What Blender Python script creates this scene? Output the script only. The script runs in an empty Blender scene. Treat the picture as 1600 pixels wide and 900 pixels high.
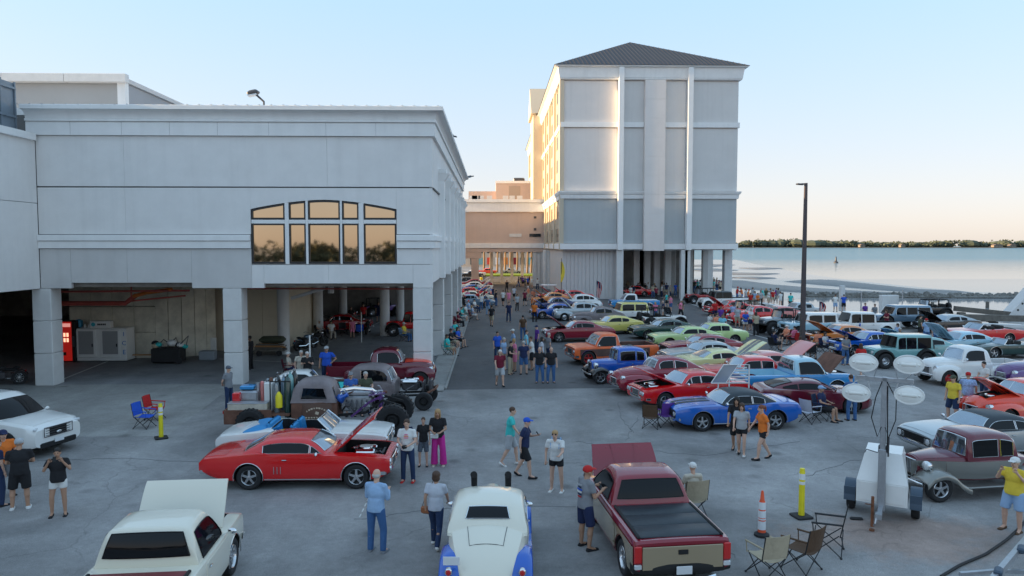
import bpy, math, random
from mathutils import Vector, Matrix, noise as mnoise
random.seed(7)
R = math.radians
C = bpy.context.scene.collection
SC = bpy.context.scene

# ------------------------------------------------------------ camera, sky, sun, exposure
F_PX, CAM_H = 1150.0, 6.7
PITCH, YAW = math.atan(67.0 / F_PX), math.atan(30.0 / F_PX)
cam = bpy.data.cameras.new('camera')
cam.sensor_width = 36.0
cam.lens = F_PX / 1600.0 * 36.0
cam.clip_start, cam.clip_end = 0.1, 12000.0
camo = bpy.data.objects.new('camera', cam)
camo.location = (0, 0, CAM_H)
camo.rotation_euler = (math.pi / 2 - PITCH, 0, -YAW)
C.objects.link(camo)
SC.camera = camo

SUN_EL, SUN_AZ = R(10.0), R(-1.5)          # low sun from the left, grazing the facades
SUNV = Vector((-math.cos(SUN_EL) * math.cos(SUN_AZ), math.cos(SUN_EL) * math.sin(SUN_AZ), math.sin(SUN_EL)))
world = bpy.data.worlds.new('World')
SC.world = world
world.use_nodes = True
wn = world.node_tree
bgn = wn.nodes['Background']
sky = wn.nodes.new('ShaderNodeTexSky')
sky.sky_type = 'NISHITA'
sky.sun_disc = False
sky.sun_elevation = SUN_EL
sky.sun_rotation = math.atan2(SUNV.x, SUNV.y)
sky.altitude = 0
sky.air_density = 0.9
sky.dust_density = 1.2
sky.ozone_density = 3.0
hsv = wn.nodes.new('ShaderNodeHueSaturation')
hsv.inputs['Saturation'].default_value = 1.15
wn.links.new(sky.outputs[0], hsv.inputs['Color'])
gmm = wn.nodes.new('ShaderNodeGamma')          # evens out the range between the bright horizon and the zenith
gmm.inputs[1].default_value = 0.2
wn.links.new(hsv.outputs[0], gmm.inputs[0])
stc = wn.nodes.new('ShaderNodeTexCoord'); ssp = wn.nodes.new('ShaderNodeSeparateXYZ')
wn.links.new(stc.outputs['Generated'], ssp.inputs[0])
smr = wn.nodes.new('ShaderNodeMapRange'); wn.links.new(ssp.outputs[2], smr.inputs[0])
smr.inputs[1].default_value = 0.0; smr.inputs[2].default_value = 0.30
smx = wn.nodes.new('ShaderNodeMix'); smx.data_type = 'RGBA'; wn.links.new(smr.outputs[0], smx.inputs[0])
smx.inputs[6].default_value = (.90, 0.79, 0.745, 1); smx.inputs[7].default_value = (0.68, 0.81, 0.94, 1)   # rosy low down, all the way round
sml = wn.nodes.new('ShaderNodeMix'); sml.data_type = 'RGBA'; sml.blend_type = 'MULTIPLY'; sml.inputs[0].default_value = 1.0
wn.links.new(gmm.outputs[0], sml.inputs[6]); wn.links.new(smx.outputs[2], sml.inputs[7])
wn.links.new(sml.outputs[2], bgn.inputs[0])
bgn.inputs[1].default_value = 0.15
sl = bpy.data.lights.new('sun', 'SUN')
sl.energy = 2.0
sl.angle = R(0.5)
sl.color = (1.0, 0.70, 0.38)
slo = bpy.data.objects.new('sun', sl)
slo.rotation_euler = SUNV.to_track_quat('Z', 'Y').to_euler()
slo.location = (-60, 30, 60)
C.objects.link(slo)
SC.view_settings.view_transform = 'Standard'
SC.view_settings.look = 'None'
SC.view_settings.gamma = 1.0
SC.view_settings.exposure = 2.66
try:
    SC.cycles.max_bounces = 6
    SC.cycles.glossy_bounces = 3
    SC.cycles.transmission_bounces = 3
    SC.cycles.caustics_reflective = False
    SC.cycles.caustics_refractive = False
except Exception:
    pass

# ------------------------------------------------------------ photo measurements -> world metres
_cy, _sy, _ct, _st = math.cos(YAW), math.sin(YAW), math.cos(PITCH), math.sin(PITCH)
RIGHT = Vector((_cy, -_sy, 0)); FWD = Vector((_sy * _ct, _cy * _ct, -_st)); UP = Vector((_sy * _st, _cy * _st, _ct))
def ray(px, py):
    return RIGHT * ((px - 800) / F_PX) + UP * ((450 - py) / F_PX) + FWD
def G(px, py, z=0.0):
    d = ray(px, py); t = (z - CAM_H) / d.z
    return Vector((d.x * t, d.y * t, z))
def PY(px, py, Y):
    d = ray(px, py); t = Y / d.y
    return Vector((d.x * t, Y, CAM_H + d.z * t))
def proj(p):
    v = Vector(p) - Vector((0, 0, CAM_H)); w = v.dot(FWD)
    return (800 + F_PX * v.dot(RIGHT) / w, 450 - F_PX * v.dot(UP) / w)

# ------------------------------------------------------------ materials
MATS = {}
def _n(nt, t, x=0, **k):
    n = nt.nodes.new(t)
    for a, v in k.items(): setattr(n, a, v)
    return n
def mat(name, col, rough=0.5, metal=0.0, coat=0.0, var=None, bump=None, ior=1.5, emit=None, spec=None, streak=0):
    """Principled material; var=(scale, amount[, detail]) mottles the colour, bump=(scale, strength)."""
    if name in MATS: return MATS[name]
    m = bpy.data.materials.new(name); m.use_nodes = True
    nt = m.node_tree; b = nt.nodes['Principled BSDF']
    b.inputs['Base Color'].default_value = (*col, 1)
    b.inputs['Roughness'].default_value = rough
    b.inputs['Metallic'].default_value = metal
    b.inputs['Coat Weight'].default_value = coat
    b.inputs['Coat Roughness'].default_value = 0.04
    b.inputs['IOR'].default_value = ior
    if spec is not None: b.inputs['Specular IOR Level'].default_value = spec
    tc = nt.nodes.new('ShaderNodeTexCoord')
    if var:
        nz = nt.nodes.new('ShaderNodeTexNoise'); nz.inputs['Scale'].default_value = var[0]
        nz.inputs['Detail'].default_value = 6; nz.inputs['Roughness'].default_value = 0.65
        nt.links.new(tc.outputs['Object'], nz.inputs['Vector'])
        mr = nt.nodes.new('ShaderNodeMapRange')
        mr.inputs[1].default_value = .25; mr.inputs[2].default_value = .75
        mr.inputs[3].default_value = 1 - var[1]; mr.inputs[4].default_value = 1 + var[1]
        nt.links.new(nz.outputs[0], mr.inputs[0])
        vm = nt.nodes.new('ShaderNodeVectorMath'); vm.operation = 'SCALE'
        vm.inputs[0].default_value = col
        nt.links.new(mr.outputs[0], vm.inputs['Scale'])
        if streak:      # rain streaks down the face
            mp = nt.nodes.new('ShaderNodeMapping'); mp.inputs['Scale'].default_value = (2.2, 2.2, .13); nt.links.new(tc.outputs['Object'], mp.inputs[0])
            ns = nt.nodes.new('ShaderNodeTexNoise'); ns.inputs['Scale'].default_value = 1.0; ns.inputs['Detail'].default_value = 5; nt.links.new(mp.outputs[0], ns.inputs['Vector'])
            m2 = nt.nodes.new('ShaderNodeMapRange'); nt.links.new(ns.outputs[0], m2.inputs[0])
            for i, v in zip((1, 2, 3, 4), (.5, .75, 1.0, 1 - streak)): m2.inputs[i].default_value = v
            mm = nt.nodes.new('ShaderNodeMath'); mm.operation = 'MULTIPLY'; nt.links.new(mr.outputs[0], mm.inputs[0]); nt.links.new(m2.outputs[0], mm.inputs[1]); nt.links.new(mm.outputs[0], vm.inputs['Scale'])
        nt.links.new(vm.outputs[0], b.inputs['Base Color'])
    if bump:
        n2 = nt.nodes.new('ShaderNodeTexNoise'); n2.inputs['Scale'].default_value = bump[0]
        n2.inputs['Detail'].default_value = 5
        nt.links.new(tc.outputs['Object'], n2.inputs['Vector'])
        bp = nt.nodes.new('ShaderNodeBump'); bp.inputs['Strength'].default_value = bump[1]
        bp.inputs['Distance'].default_value = 0.02
        nt.links.new(n2.outputs[0], bp.inputs['Height'])
        nt.links.new(bp.outputs[0], b.inputs['Normal'])
    if emit:
        b.inputs['Emission Color'].default_value = (*emit[0], 1)
        b.inputs['Emission Strength'].default_value = emit[1]
    MATS[name] = m
    return m
def rgb(h):
    h = h.lstrip('#'); v = [int(h[i:i + 2], 16) / 255 for i in (0, 2, 4)]
    return tuple(((c + .055) / 1.055) ** 2.4 if c > .04045 else c / 12.92 for c in v)

# ------------------------------------------------------------ mesh builder
class MB:
    def __init__(s): s.v = []; s.f = []; s.m = []
    def add(s, vs, fs, mi=0):
        o = len(s.v); s.v += [tuple(p) for p in vs]
        s.f += [tuple(i + o for i in f) for f in fs]; s.m += [mi] * len(fs)
        return s
    def box(s, c, d, mi=0, rz=0, ry=0, bev=0, rx=0):
        x, y, z = d[0] / 2, d[1] / 2, d[2] / 2
        M_ = Matrix.Translation(c) @ Matrix.Rotation(rz, 4, 'Z') @ Matrix.Rotation(ry, 4, 'Y') @ Matrix.Rotation(rx, 4, 'X')
        if bev <= 0:
            vs = [(sx * x, sy * y, sz * z) for sz in (-1, 1) for sx, sy in ((-1, -1), (1, -1), (1, 1), (-1, 1))]
            fs = [(3, 2, 1, 0), (4, 5, 6, 7), (0, 1, 5, 4), (1, 2, 6, 5), (2, 3, 7, 6), (3, 0, 4, 7)]
        else:
            b = min(bev, x * .9, y * .9, z * .9); vs = []; fs = []
            rings = [(-z, b), (-z + b, 0), (z - b, 0), (z, b)]
            for zz, i in rings:
                a, c2 = x - i, y - i
                vs += [(-a + b * .8, -c2, zz), (a - b * .8, -c2, zz), (a, -c2 + b * .8, zz), (a, c2 - b * .8, zz),
                       (a - b * .8, c2, zz), (-a + b * .8, c2, zz), (-a, c2 - b * .8, zz), (-a, -c2 + b * .8, zz)]
            for r in range(3):
                for i in range(8):
                    j = (i + 1) % 8; fs.append((r * 8 + i, r * 8 + j, r * 8 + 8 + j, r * 8 + 8 + i))
            fs.append(tuple(range(7, -1, -1))); fs.append(tuple(range(24, 32)))
        return s.add([M_ @ Vector(p) for p in vs], fs, mi)
    def bx(s, x0, x1, y0, y1, z0, z1, mi=0, bev=0):
        return s.box(((x0 + x1) / 2, (y0 + y1) / 2, (z0 + z1) / 2), (x1 - x0, y1 - y0, z1 - z0), mi, bev=bev)
    def cyl(s, p0, p1, r0, r1=None, n=12, mi=0, cap=True):
        r1 = r0 if r1 is None else r1
        p0, p1 = Vector(p0), Vector(p1); d = (p1 - p0)
        if d.length < 1e-6: return s
        d.normalize(); a = d.orthogonal().normalized(); b = d.cross(a)
        vs = []
        for p, r in ((p0, r0), (p1, r1)):
            for i in range(n):
                t = 2 * math.pi * i / n; vs.append(p + (a * math.cos(t) + b * math.sin(t)) * r)
        fs = [(i, (i + 1) % n, n + (i + 1) % n, n + i) for i in range(n)]
        if cap: fs += [tuple(range(n - 1, -1, -1)), tuple(range(n, 2 * n))]
        return s.add(vs, fs, mi)
    def tube(s, pts, r, n=8, mi=0):
        pts = [Vector(p) for p in pts]; rs = r if isinstance(r, (list, tuple)) else [r] * len(pts)
        t0 = (pts[1] - pts[0]).normalized(); a = t0.orthogonal().normalized(); vs = []
        for i, p in enumerate(pts):
            t = (pts[min(i + 1, len(pts) - 1)] - pts[max(i - 1, 0)])
            if t.length < 1e-6: t = t0
            t.normalize(); a = (a - t * a.dot(t)).normalized(); b = t.cross(a)
            for k in range(n):
                w = 2 * math.pi * k / n; vs.append(p + (a * math.cos(w) + b * math.sin(w)) * rs[i])
        fs = [(i * n + k, i * n + (k + 1) % n, (i + 1) * n + (k + 1) % n, (i + 1) * n + k) for i in range(len(pts) - 1) for k in range(n)]
        fs += [tuple(range(n - 1, -1, -1)), tuple(range((len(pts) - 1) * n, len(pts) * n))]
        return s.add(vs, fs, mi)
    def sph(s, c, r, n=12, m=8, mi=0, sc=(1, 1, 1), half=False):
        vs = []; c = Vector(c)
        for j in range(m + 1):
            ph = math.pi * j / m * (0.5 if half else 1)
            for i in range(n):
                th = 2 * math.pi * i / n
                vs.append((c.x + r * sc[0] * math.sin(ph) * math.cos(th), c.y + r * sc[1] * math.sin(ph) * math.sin(th), c.z + r * sc[2] * math.cos(ph)))
        fs = [(j * n + i, (j + 1) * n + i, (j + 1) * n + (i + 1) % n, j * n + (i + 1) % n) for j in range(m) for i in range(n)]
        return s.add(vs, fs, mi)
    def lathe(s, prof, o=(0, 0, 0), ax='Z', n=20, mi=0, mis=None):
        """prof = [(radius, height)...] turned about an axis through o"""
        vs = []
        for r, h in prof:
            for i in range(n):
                t = 2 * math.pi * i / n; a, b = r * math.cos(t), r * math.sin(t)
                p = {'Z': (a, b, h), 'Y': (a, h, b), 'X': (h, a, b)}[ax]
                vs.append((p[0] + o[0], p[1] + o[1], p[2] + o[2]))
        for j in range(len(prof) - 1):
            fs = [(j * n + i, j * n + (i + 1) % n, (j + 1) * n + (i + 1) % n, (j + 1) * n + i) for i in range(n)]
            if ax == 'Y': fs = [f[::-1] for f in fs]
            off = len(s.v) if j == 0 else off
            if j == 0: s.v += vs
            s.f += [tuple(k + off for k in f) for f in fs]; s.m += [mis[j] if mis else mi] * n
        return s
    def loft(s, rings, mi=0, caps=True, close=True):
        n = len(rings[0]); vs = [p for r in rings for p in r]
        k = n if close else n - 1
        fs = [(j * n + i, j * n + (i + 1) % n, (j + 1) * n + (i + 1) % n, (j + 1) * n + i) for j in range(len(rings) - 1) for i in range(k)]
        if caps: fs += [tuple(range(n - 1, -1, -1)), tuple(range((len(rings) - 1) * n, len(rings) * n))]
        return s.add(vs, fs, mi)
    def prism(s, poly, a, b, ax='Y', mi=0):
        """poly = 2D outline (u,v); extruded from a to b along ax"""
        def P(u, v, w): return {'Y': (u, w, v), 'X': (w, u, v), 'Z': (u, v, w)}[ax]
        n = len(poly); vs = [P(u, v, a) for u, v in poly] + [P(u, v, b) for u, v in poly]
        fs = [(i, (i + 1) % n, n + (i + 1) % n, n + i) for i in range(n)] + [tuple(range(n - 1, -1, -1)), tuple(range(n, 2 * n))]
        return s.add(vs, fs, mi)
    def sheet(s, f, nu, nv, mi=0, th=0.0, nrm=None):
        """grid f(u,v) u,v in 0..1, optional thickness along nrm(u,v)"""
        vs = [f(i / nu, j / nv) for j in range(nv + 1) for i in range(nu + 1)]
        W = nu + 1
        fs = [(j * W + i, j * W + i + 1, (j + 1) * W + i + 1, (j + 1) * W + i) for j in range(nv) for i in range(nu)]
        if th:
            o = len(vs)
            vs += [tuple(Vector(p) - Vector(nrm) * th) for p in vs]
            fs += [tuple(o + k for k in q[::-1]) for q in list(fs)]
            bd = [i for i in range(W)] + [j * W + nu for j in range(1, nv + 1)] + [nv * W + i for i in range(nu - 1, -1, -1)] + [j * W for j in range(nv - 1, 0, -1)]
            for a, b in zip(bd, bd[1:] + bd[:1]): fs.append((b, a, a + o, b + o))
        return s.add(vs, fs, mi)
    def xform(s, M_):
        s.v = [tuple(M_ @ Vector(p)) for p in s.v]; return s

def mesh(name, mb, mats, smooth=35, fix=True):
    me = bpy.data.meshes.new(name)
    me.from_pydata(mb.v, [], mb.f)
    mats = mats if isinstance(mats, (list, tuple)) else [mats]
    for m in mats: me.materials.append(m)
    me.polygons.foreach_set('material_index', mb.m)
    if fix:
        import bmesh
        bm = bmesh.new(); bm.from_mesh(me); bmesh.ops.recalc_face_normals(bm, faces=bm.faces); bm.to_mesh(me); bm.free()
    if smooth:
        me.shade_smooth(); me.set_sharp_from_angle(angle=R(smooth))
    me.update()
    return me
def obj(name, mb, mats, parent=None, smooth=35, loc=None, fix=True, label=None):
    me = mb if isinstance(mb, bpy.types.Mesh) else mesh(name, mb, mats, smooth, fix)
    o = bpy.data.objects.new(name, me); C.objects.link(o)
    if parent: o.parent = parent
    if loc is not None: o.location = loc
    if label: o['label'] = label
    return o
def thing(name, label, cat, loc=(0, 0, 0), rz=0.0, group=None):
    o = bpy.data.objects.new(name, None); C.objects.link(o)
    o.empty_display_size = .3
    o.location = loc; o.rotation_euler = (0, 0, rz); o['label'] = label; o['category'] = cat
    if group: o['group'] = group
    return o
def tag(o, label, cat, group=None):
    o['label'] = label; o['category'] = cat
    if group: o['group'] = group
    return o
def struct(name, mb, mats, smooth=35, parent=None):
    o = obj(name, mb, mats, parent, smooth)
    if not parent: o['kind'] = 'structure'
    return o
def copy_tree(o, parent=None):
    c = o.copy(); C.objects.link(c); c.parent = parent
    for ch in list(o.children): copy_tree(ch, c)
    return c
def interp(t, x):
    if x <= t[0][0]: return t[0][1]
    for (a, b), (c, d) in zip(t, t[1:]):
        if x <= c: return b + (d - b) * (x - a) / (c - a) if c > a else d
    return t[-1][1]
def sinterp(t, x):
    """monotone smooth interpolation through a table"""
    n = len(t)
    if x <= t[0][0]: return t[0][1]
    if x >= t[-1][0]: return t[-1][1]
    sec = [(t[i + 1][1] - t[i][1]) / max(t[i + 1][0] - t[i][0], 1e-6) for i in range(n - 1)]
    def tan(i):
        if i == 0: return sec[0]
        if i == n - 1: return sec[-1]
        a, b = sec[i - 1], sec[i]
        return 0 if a * b <= 0 else 2 * a * b / (a + b)
    for i in range(n - 1):
        if x <= t[i + 1][0]:
            h = t[i + 1][0] - t[i][0]; u = (x - t[i][0]) / h
            return (2 * u**3 - 3 * u**2 + 1) * t[i][1] + (u**3 - 2 * u**2 + u) * h * tan(i) + (-2 * u**3 + 3 * u**2) * t[i + 1][1] + (u**3 - u**2) * h * tan(i + 1)
# ============================================================ the setting
def ground_mat(name, base, tint, crack=True, rough=.85, stain=.42, spot=None):
    m = bpy.data.materials.new(name); m.use_nodes = True
    nt = m.node_tree; b = nt.nodes['Principled BSDF']; L = nt.links.new
    tc = nt.nodes.new('ShaderNodeTexCoord'); P = tc.outputs['Object']
    def nz(scale, det=6, r=.6, dist=0):
        n = nt.nodes.new('ShaderNodeTexNoise'); n.inputs['Scale'].default_value = scale
        n.inputs['Detail'].default_value = det; n.inputs['Roughness'].default_value = r; n.inputs['Distortion'].default_value = dist
        L(P, n.inputs['Vector']); return n.outputs[0]
    def mr(x, a, b_, c, d):
        q = nt.nodes.new('ShaderNodeMapRange'); L(x, q.inputs[0])
        for i, v in zip((1, 2, 3, 4), (a, b_, c, d)): q.inputs[i].default_value = v
        return q.outputs[0]
    def mul(x, y):
        q = nt.nodes.new('ShaderNodeMath'); q.operation = 'MULTIPLY'; L(x, q.inputs[0])
        if isinstance(y, float): q.inputs[1].default_value = y
        else: L(y, q.inputs[1])
        return q.outputs[0]
    big = mr(nz(.16, 5, .62, .6), .3, .7, 1 - stain, 1 + stain * .8)
    mid = mr(nz(1.1, 6, .7), .25, .75, .84, 1.16)
    fine = mul(mr(nz(42, 3, .7), .3, .7, .66, 1.32), mr(nz(7, 5, .7), .3, .7, .88, 1.12))
    v = mul(mul(big, mid), fine)
    # tyre-worn streaks running with the lane
    mp = nt.nodes.new('ShaderNodeMapping'); mp.inputs['Scale'].default_value = (.9, .07, 1); L(P, mp.inputs[0])
    ns = nt.nodes.new('ShaderNodeTexNoise'); ns.inputs['Scale'].default_value = 1.0; ns.inputs['Detail'].default_value = 4; L(mp.outputs[0], ns.inputs['Vector'])
    v = mul(v, mr(ns.outputs[0], .3, .7, .9, 1.1))
    # oil spots
    vo = nt.nodes.new('ShaderNodeTexVoronoi'); vo.inputs['Scale'].default_value = .55; L(P, vo.inputs['Vector'])
    v = mul(v, mr(vo.outputs['Distance'], .05, .16, .62, 1.0))
    if crack:
        nn = nt.nodes.new('ShaderNodeTexNoise'); nn.inputs['Scale'].default_value = .8; nn.inputs['Detail'].default_value = 5; L(P, nn.inputs['Vector'])
        mx = nt.nodes.new('ShaderNodeMix'); mx.data_type = 'RGBA'; mx.blend_type = 'LINEAR_LIGHT'; mx.inputs[0].default_value = .55
        L(P, mx.inputs[6]); L(nn.outputs['Color'], mx.inputs[7])
        vc = nt.nodes.new('ShaderNodeTexVoronoi'); vc.feature = 'DISTANCE_TO_EDGE'; vc.inputs['Scale'].default_value = .17
        L(mx.outputs[2], vc.inputs['Vector'])
        ck = mr(vc.outputs['Distance'], 0.0, .0045, .74, 1.0)
        gate = mr(nz(.12, 2), .42, .5, 0, 1)
        g = nt.nodes.new('ShaderNodeMix'); g.data_type = 'FLOAT'; L(gate, g.inputs[0]); g.inputs[2].default_value = 1; L(ck, g.inputs[3])
        v = mul(v, g.outputs[0])
    patch = None
    if spot:
        vs_ = nt.nodes.new('ShaderNodeVectorMath'); vs_.operation = 'SUBTRACT'; L(P, vs_.inputs[0]); vs_.inputs[1].default_value = (spot[0], spot[1], 0)
        vm_ = nt.nodes.new('ShaderNodeVectorMath'); vm_.operation = 'MULTIPLY'; L(vs_.outputs[0], vm_.inputs[0]); vm_.inputs[1].default_value = (1 / spot[2], 1 / spot[3], 0)
        ln_ = nt.nodes.new('ShaderNodeVectorMath'); ln_.operation = 'LENGTH'; L(vm_.outputs[0], ln_.inputs[0])
        ad = nt.nodes.new('ShaderNodeMath'); ad.operation = 'ADD'; L(ln_.outputs['Value'], ad.inputs[0]); L(mr(nz(.7, 6, .7), .3, .7, -.5, .5), ad.inputs[1])
        patch = mr(ad.outputs[0], .55, 1.15, .8, 0)
    cr = nt.nodes.new('ShaderNodeMix'); cr.data_type = 'RGBA'; cr.inputs[6].default_value = (*base, 1); cr.inputs[7].default_value = (*tint, 1)
    L(mr(nz(.22, 4, .6, .4), .45, .72, 0, 1), cr.inputs[0])
    src = cr.outputs[2]
    if patch is not None:
        px_ = nt.nodes.new('ShaderNodeMix'); px_.data_type = 'RGBA'; L(patch, px_.inputs[0]); L(src, px_.inputs[6]); px_.inputs[7].default_value = (.33, .24, .20, 1); src = px_.outputs[2]
    vm = nt.nodes.new('ShaderNodeVectorMath'); vm.operation = 'SCALE'; L(src, vm.inputs[0]); L(v, vm.inputs['Scale'])
    L(vm.outputs[0], b.inputs['Base Color'])
    b.inputs['Roughness'].default_value = rough
    bp = nt.nodes.new('ShaderNodeBump'); bp.inputs['Strength'].default_value = .35; bp.inputs['Distance'].default_value = .01
    L(nz(55, 3, .7), bp.inputs['Height']); L(bp.outputs[0], b.inputs['Normal'])
    MATS[name] = m
    return m
M_ASPH = ground_mat('asphalt', (.262, .255, .252), (.32, .308, .298), spot=(G(1410, 835).x, G(1410, 835).y, 2.6, 1.5))
M_LANE = ground_mat('fresh_asphalt', (.105, .103, .106), (.135, .130, .130), crack=False, stain=.2)
M_CONC = ground_mat('apron_concrete', (.34, .335, .32), (.27, .26, .245), crack=False, stain=.22)
M_DUST = ground_mat('rusty_ground', (.21, .175, .15), (.16, .15, .145), crack=True, stain=.3)
M_PAINT = mat('road_paint', (.62, .62, .60), .7, var=(9, .3))
M_WHITE = mat('white_stucco', (.86, .86, .85), .75, var=(1.3, .045), bump=(60, .15), streak=.055)
M_WALL = mat('pale_wall', (.80, .79, .775), .8, var=(1.1, .05), bump=(70, .2), streak=.055)
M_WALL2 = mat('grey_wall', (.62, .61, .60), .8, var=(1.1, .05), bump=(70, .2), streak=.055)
M_JOINT = mat('joint_dark', (.12, .12, .12), .8)
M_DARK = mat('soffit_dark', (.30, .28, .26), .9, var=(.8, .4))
M_CONCW = mat('stained_concrete', (.68, .64, .53), .9, var=(.9, .35), bump=(20, .3))
M_BEIGE = mat('beige_panel', (.74, .65, .50), .8, var=(1.0, .08))
M_COL = mat('column_concrete', (.70, .70, .69), .8, var=(2.0, .07), bump=(50, .2), streak=.055)
M_TWARM = mat('tower_siding', (.80, .74, .70), .8, var=(.5, .04), streak=.055)
M_TGREY = mat('tower_lower_siding', (.47, .50, .51), .8, var=(.5, .04), streak=.055)
M_ROOF = mat('standing_seam_roof', (.030, .033, .045), .6, .0, var=(1, .1))
M_TAN = mat('tan_stucco', (.60, .47, .40), .85, var=(.6, .05), bump=(50, .15), streak=.055)
M_BLACKFR = mat('window_frame_black', (.02, .022, .025), .35)
M_BRONZE = mat('bronze_mirror_glass', (.50, .40, .29), .03, 1.0, var=(.3, .04), bump=(.6, .012))
M_GLASSD = mat('dark_glass', (.03, .04, .05), .05, .35)
M_GALV = mat('galvanised', (.45, .47, .5), .4, .8, var=(8, .15))
M_METALB = mat('blue_grey_screen', (.22, .27, .32), .5, .3, var=(2, .1))
M_RED = mat('red_paint_pipe', (.45, .09, .07), .5, var=(3, .2))
M_STEEL = mat('dark_steel', (.10, .10, .11), .45, .6)

# ---- ground sheets
def poly_sheet(name, pts, z, m, kind='structure'):
    mb = MB(); n = len(pts)
    mb.add([(p[0], p[1], z) for p in pts], [tuple(range(n))])
    o = obj(name, mb, m, smooth=0)
    for p in o.data.polygons: pass
    if o.data.polygons[0].normal.z < 0: o.data.flip_normals()
    o['kind'] = kind
    return o
def arc(c, r, a0, a1, n): return [(c[0] + r * math.cos(R(a0 + (a1 - a0) * i / n)), c[1] + r * math.sin(R(a0 + (a1 - a0) * i / n))) for i in range(n + 1)]

EDGE = [G(1600, 512), G(1420, 505), G(1330, 497), G(1245, 486), G(1165, 472)]       # sea wall line, right to left
ex = [(e.x, e.y) for e in EDGE]
ex = [(150, -30), (150, ex[0][1] - 6)] + ex + [(34, 122), (34, 210)]
land = [(-400, -1800), (150, -1800)] + ex + [(40, 900), (-400, 900)]
poly_sheet('ground', land, 0.0, M_ASPH)
# sea wall cap and face
mb = MB()
for (a, b) in zip(ex, ex[1:]):
    a, b = Vector((*a, 0)), Vector((*b, 0)); d = (b - a).normalized(); n = Vector((d.y, -d.x, 0))
    if n.x < 0 and n.y < 0: n = -n
    for z0, z1, w0, w1, mi in ((-2.6, 0.0, 0.0, .35, 0), (0.0, .22, -.25, .45, 0)):
        vs = [a + n * w0, b + n * w0, b + n * w1, a + n * w1]
        mb.add([(p.x, p.y, z0) for p in vs] + [(p.x, p.y, z1) for p in vs], [(3, 2, 1, 0), (4, 5, 6, 7), (0, 1, 5, 4), (1, 2, 6, 5), (2, 3, 7, 6), (3, 0, 4, 7)])
sw = obj('sea_wall', mb, M_COL, smooth=0); tag(sw, 'low pale concrete sea wall along the water side of the lot', 'wall')

# water, wet flats, sandbars
def water_mat():
    m = bpy.data.materials.new('water'); m.use_nodes = True; nt = m.node_tree; b = nt.nodes['Principled BSDF']; L = nt.links.new
    tc = nt.nodes.new('ShaderNodeTexCoord')
    sep = nt.nodes.new('ShaderNodeSeparateXYZ'); L(tc.outputs['Object'], sep.inputs[0])
    mr = nt.nodes.new('ShaderNodeMapRange'); L(sep.outputs[1], mr.inputs[0]); mr.inputs[1].default_value = 150; mr.inputs[2].default_value = 420
    mx = nt.nodes.new('ShaderNodeMix'); mx.data_type = 'RGBA'; L(mr.outputs[0], mx.inputs[0])
    mx.inputs[6].default_value = (.30, .31, .32, 1); mx.inputs[7].default_value = (.17, .30, .38, 1)
    sl_ = nt.nodes.new('ShaderNodeMapRange'); L(mr.outputs[0], sl_.inputs[0]); sl_.inputs[3].default_value = .5; sl_.inputs[4].default_value = .02; L(sl_.outputs[0], b.inputs['Specular IOR Level'])
    L(mx.outputs[2], b.inputs['Base Color'])
    b.inputs['Roughness'].default_value = .08; b.inputs['IOR'].default_value = 1.33
    df = nt.nodes.new('ShaderNodeBsdfDiffuse'); L(mx.outputs[2], df.inputs[0]); ms = nt.nodes.new('ShaderNodeMixShader')
    mf = nt.nodes.new('ShaderNodeMapRange'); L(mr.outputs[0], mf.inputs[0]); mf.inputs[3].default_value = .18; mf.inputs[4].default_value = .72
    L(mf.outputs[0], ms.inputs[0]); L(b.outputs[0], ms.inputs[1]); L(df.outputs[0], ms.inputs[2]); L(ms.outputs[0], nt.nodes['Material Output'].inputs[0])
    mp = nt.nodes.new('ShaderNodeMapping'); mp.inputs['Scale'].default_value = (.16, .5, 1); L(tc.outputs['Object'], mp.inputs[0])
    nz = nt.nodes.new('ShaderNodeTexNoise'); nz.inputs['Scale'].default_value = 1.0; nz.inputs['Detail'].default_value = 6; L(mp.outputs[0], nz.inputs['Vector'])
    m2 = nt.nodes.new('ShaderNodeMapRange'); L(sep.outputs[1], m2.inputs[0]); m2.inputs[1].default_value = 200; m2.inputs[2].default_value = 500
    m2.inputs[3].default_value = .03; m2.inputs[4].default_value = .9
    bp = nt.nodes.new('ShaderNodeBump'); bp.inputs['Distance'].default_value = .25; L(m2.outputs[0], bp.inputs['Strength'])
    L(nz.outputs[0], bp.inputs['Height']); L(bp.outputs[0], b.inputs['Normal'])
    return m
WZ = -1.3
poly_sheet('water', [(-3000, 60), (6000, -200), (6000, 6500), (-3000, 6500)], WZ, water_mat())
M_FLAT = mat('wet_sand_film', (.30, .275, .25), .22, spec=.9, var=(.05, .12), bump=(.8, .05))
M_SAND = mat('wet_sandbar', (.17, .165, .16), .5, var=(.15, .18), bump=(2, .2))
def blob_px(pts, z): return [tuple(G(x, y, z))[:2] for x, y in pts]
poly_sheet('tidal_flat', blob_px([(850, 404), (1150, 406), (1200, 417), (1260, 428), (1330, 438), (1440, 449), (1520, 456), (1600, 459), (1900, 461), (1900, 466), (1260, 466), (1150, 475), (850, 475)], WZ + .01), WZ + .01, M_FLAT)
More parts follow.
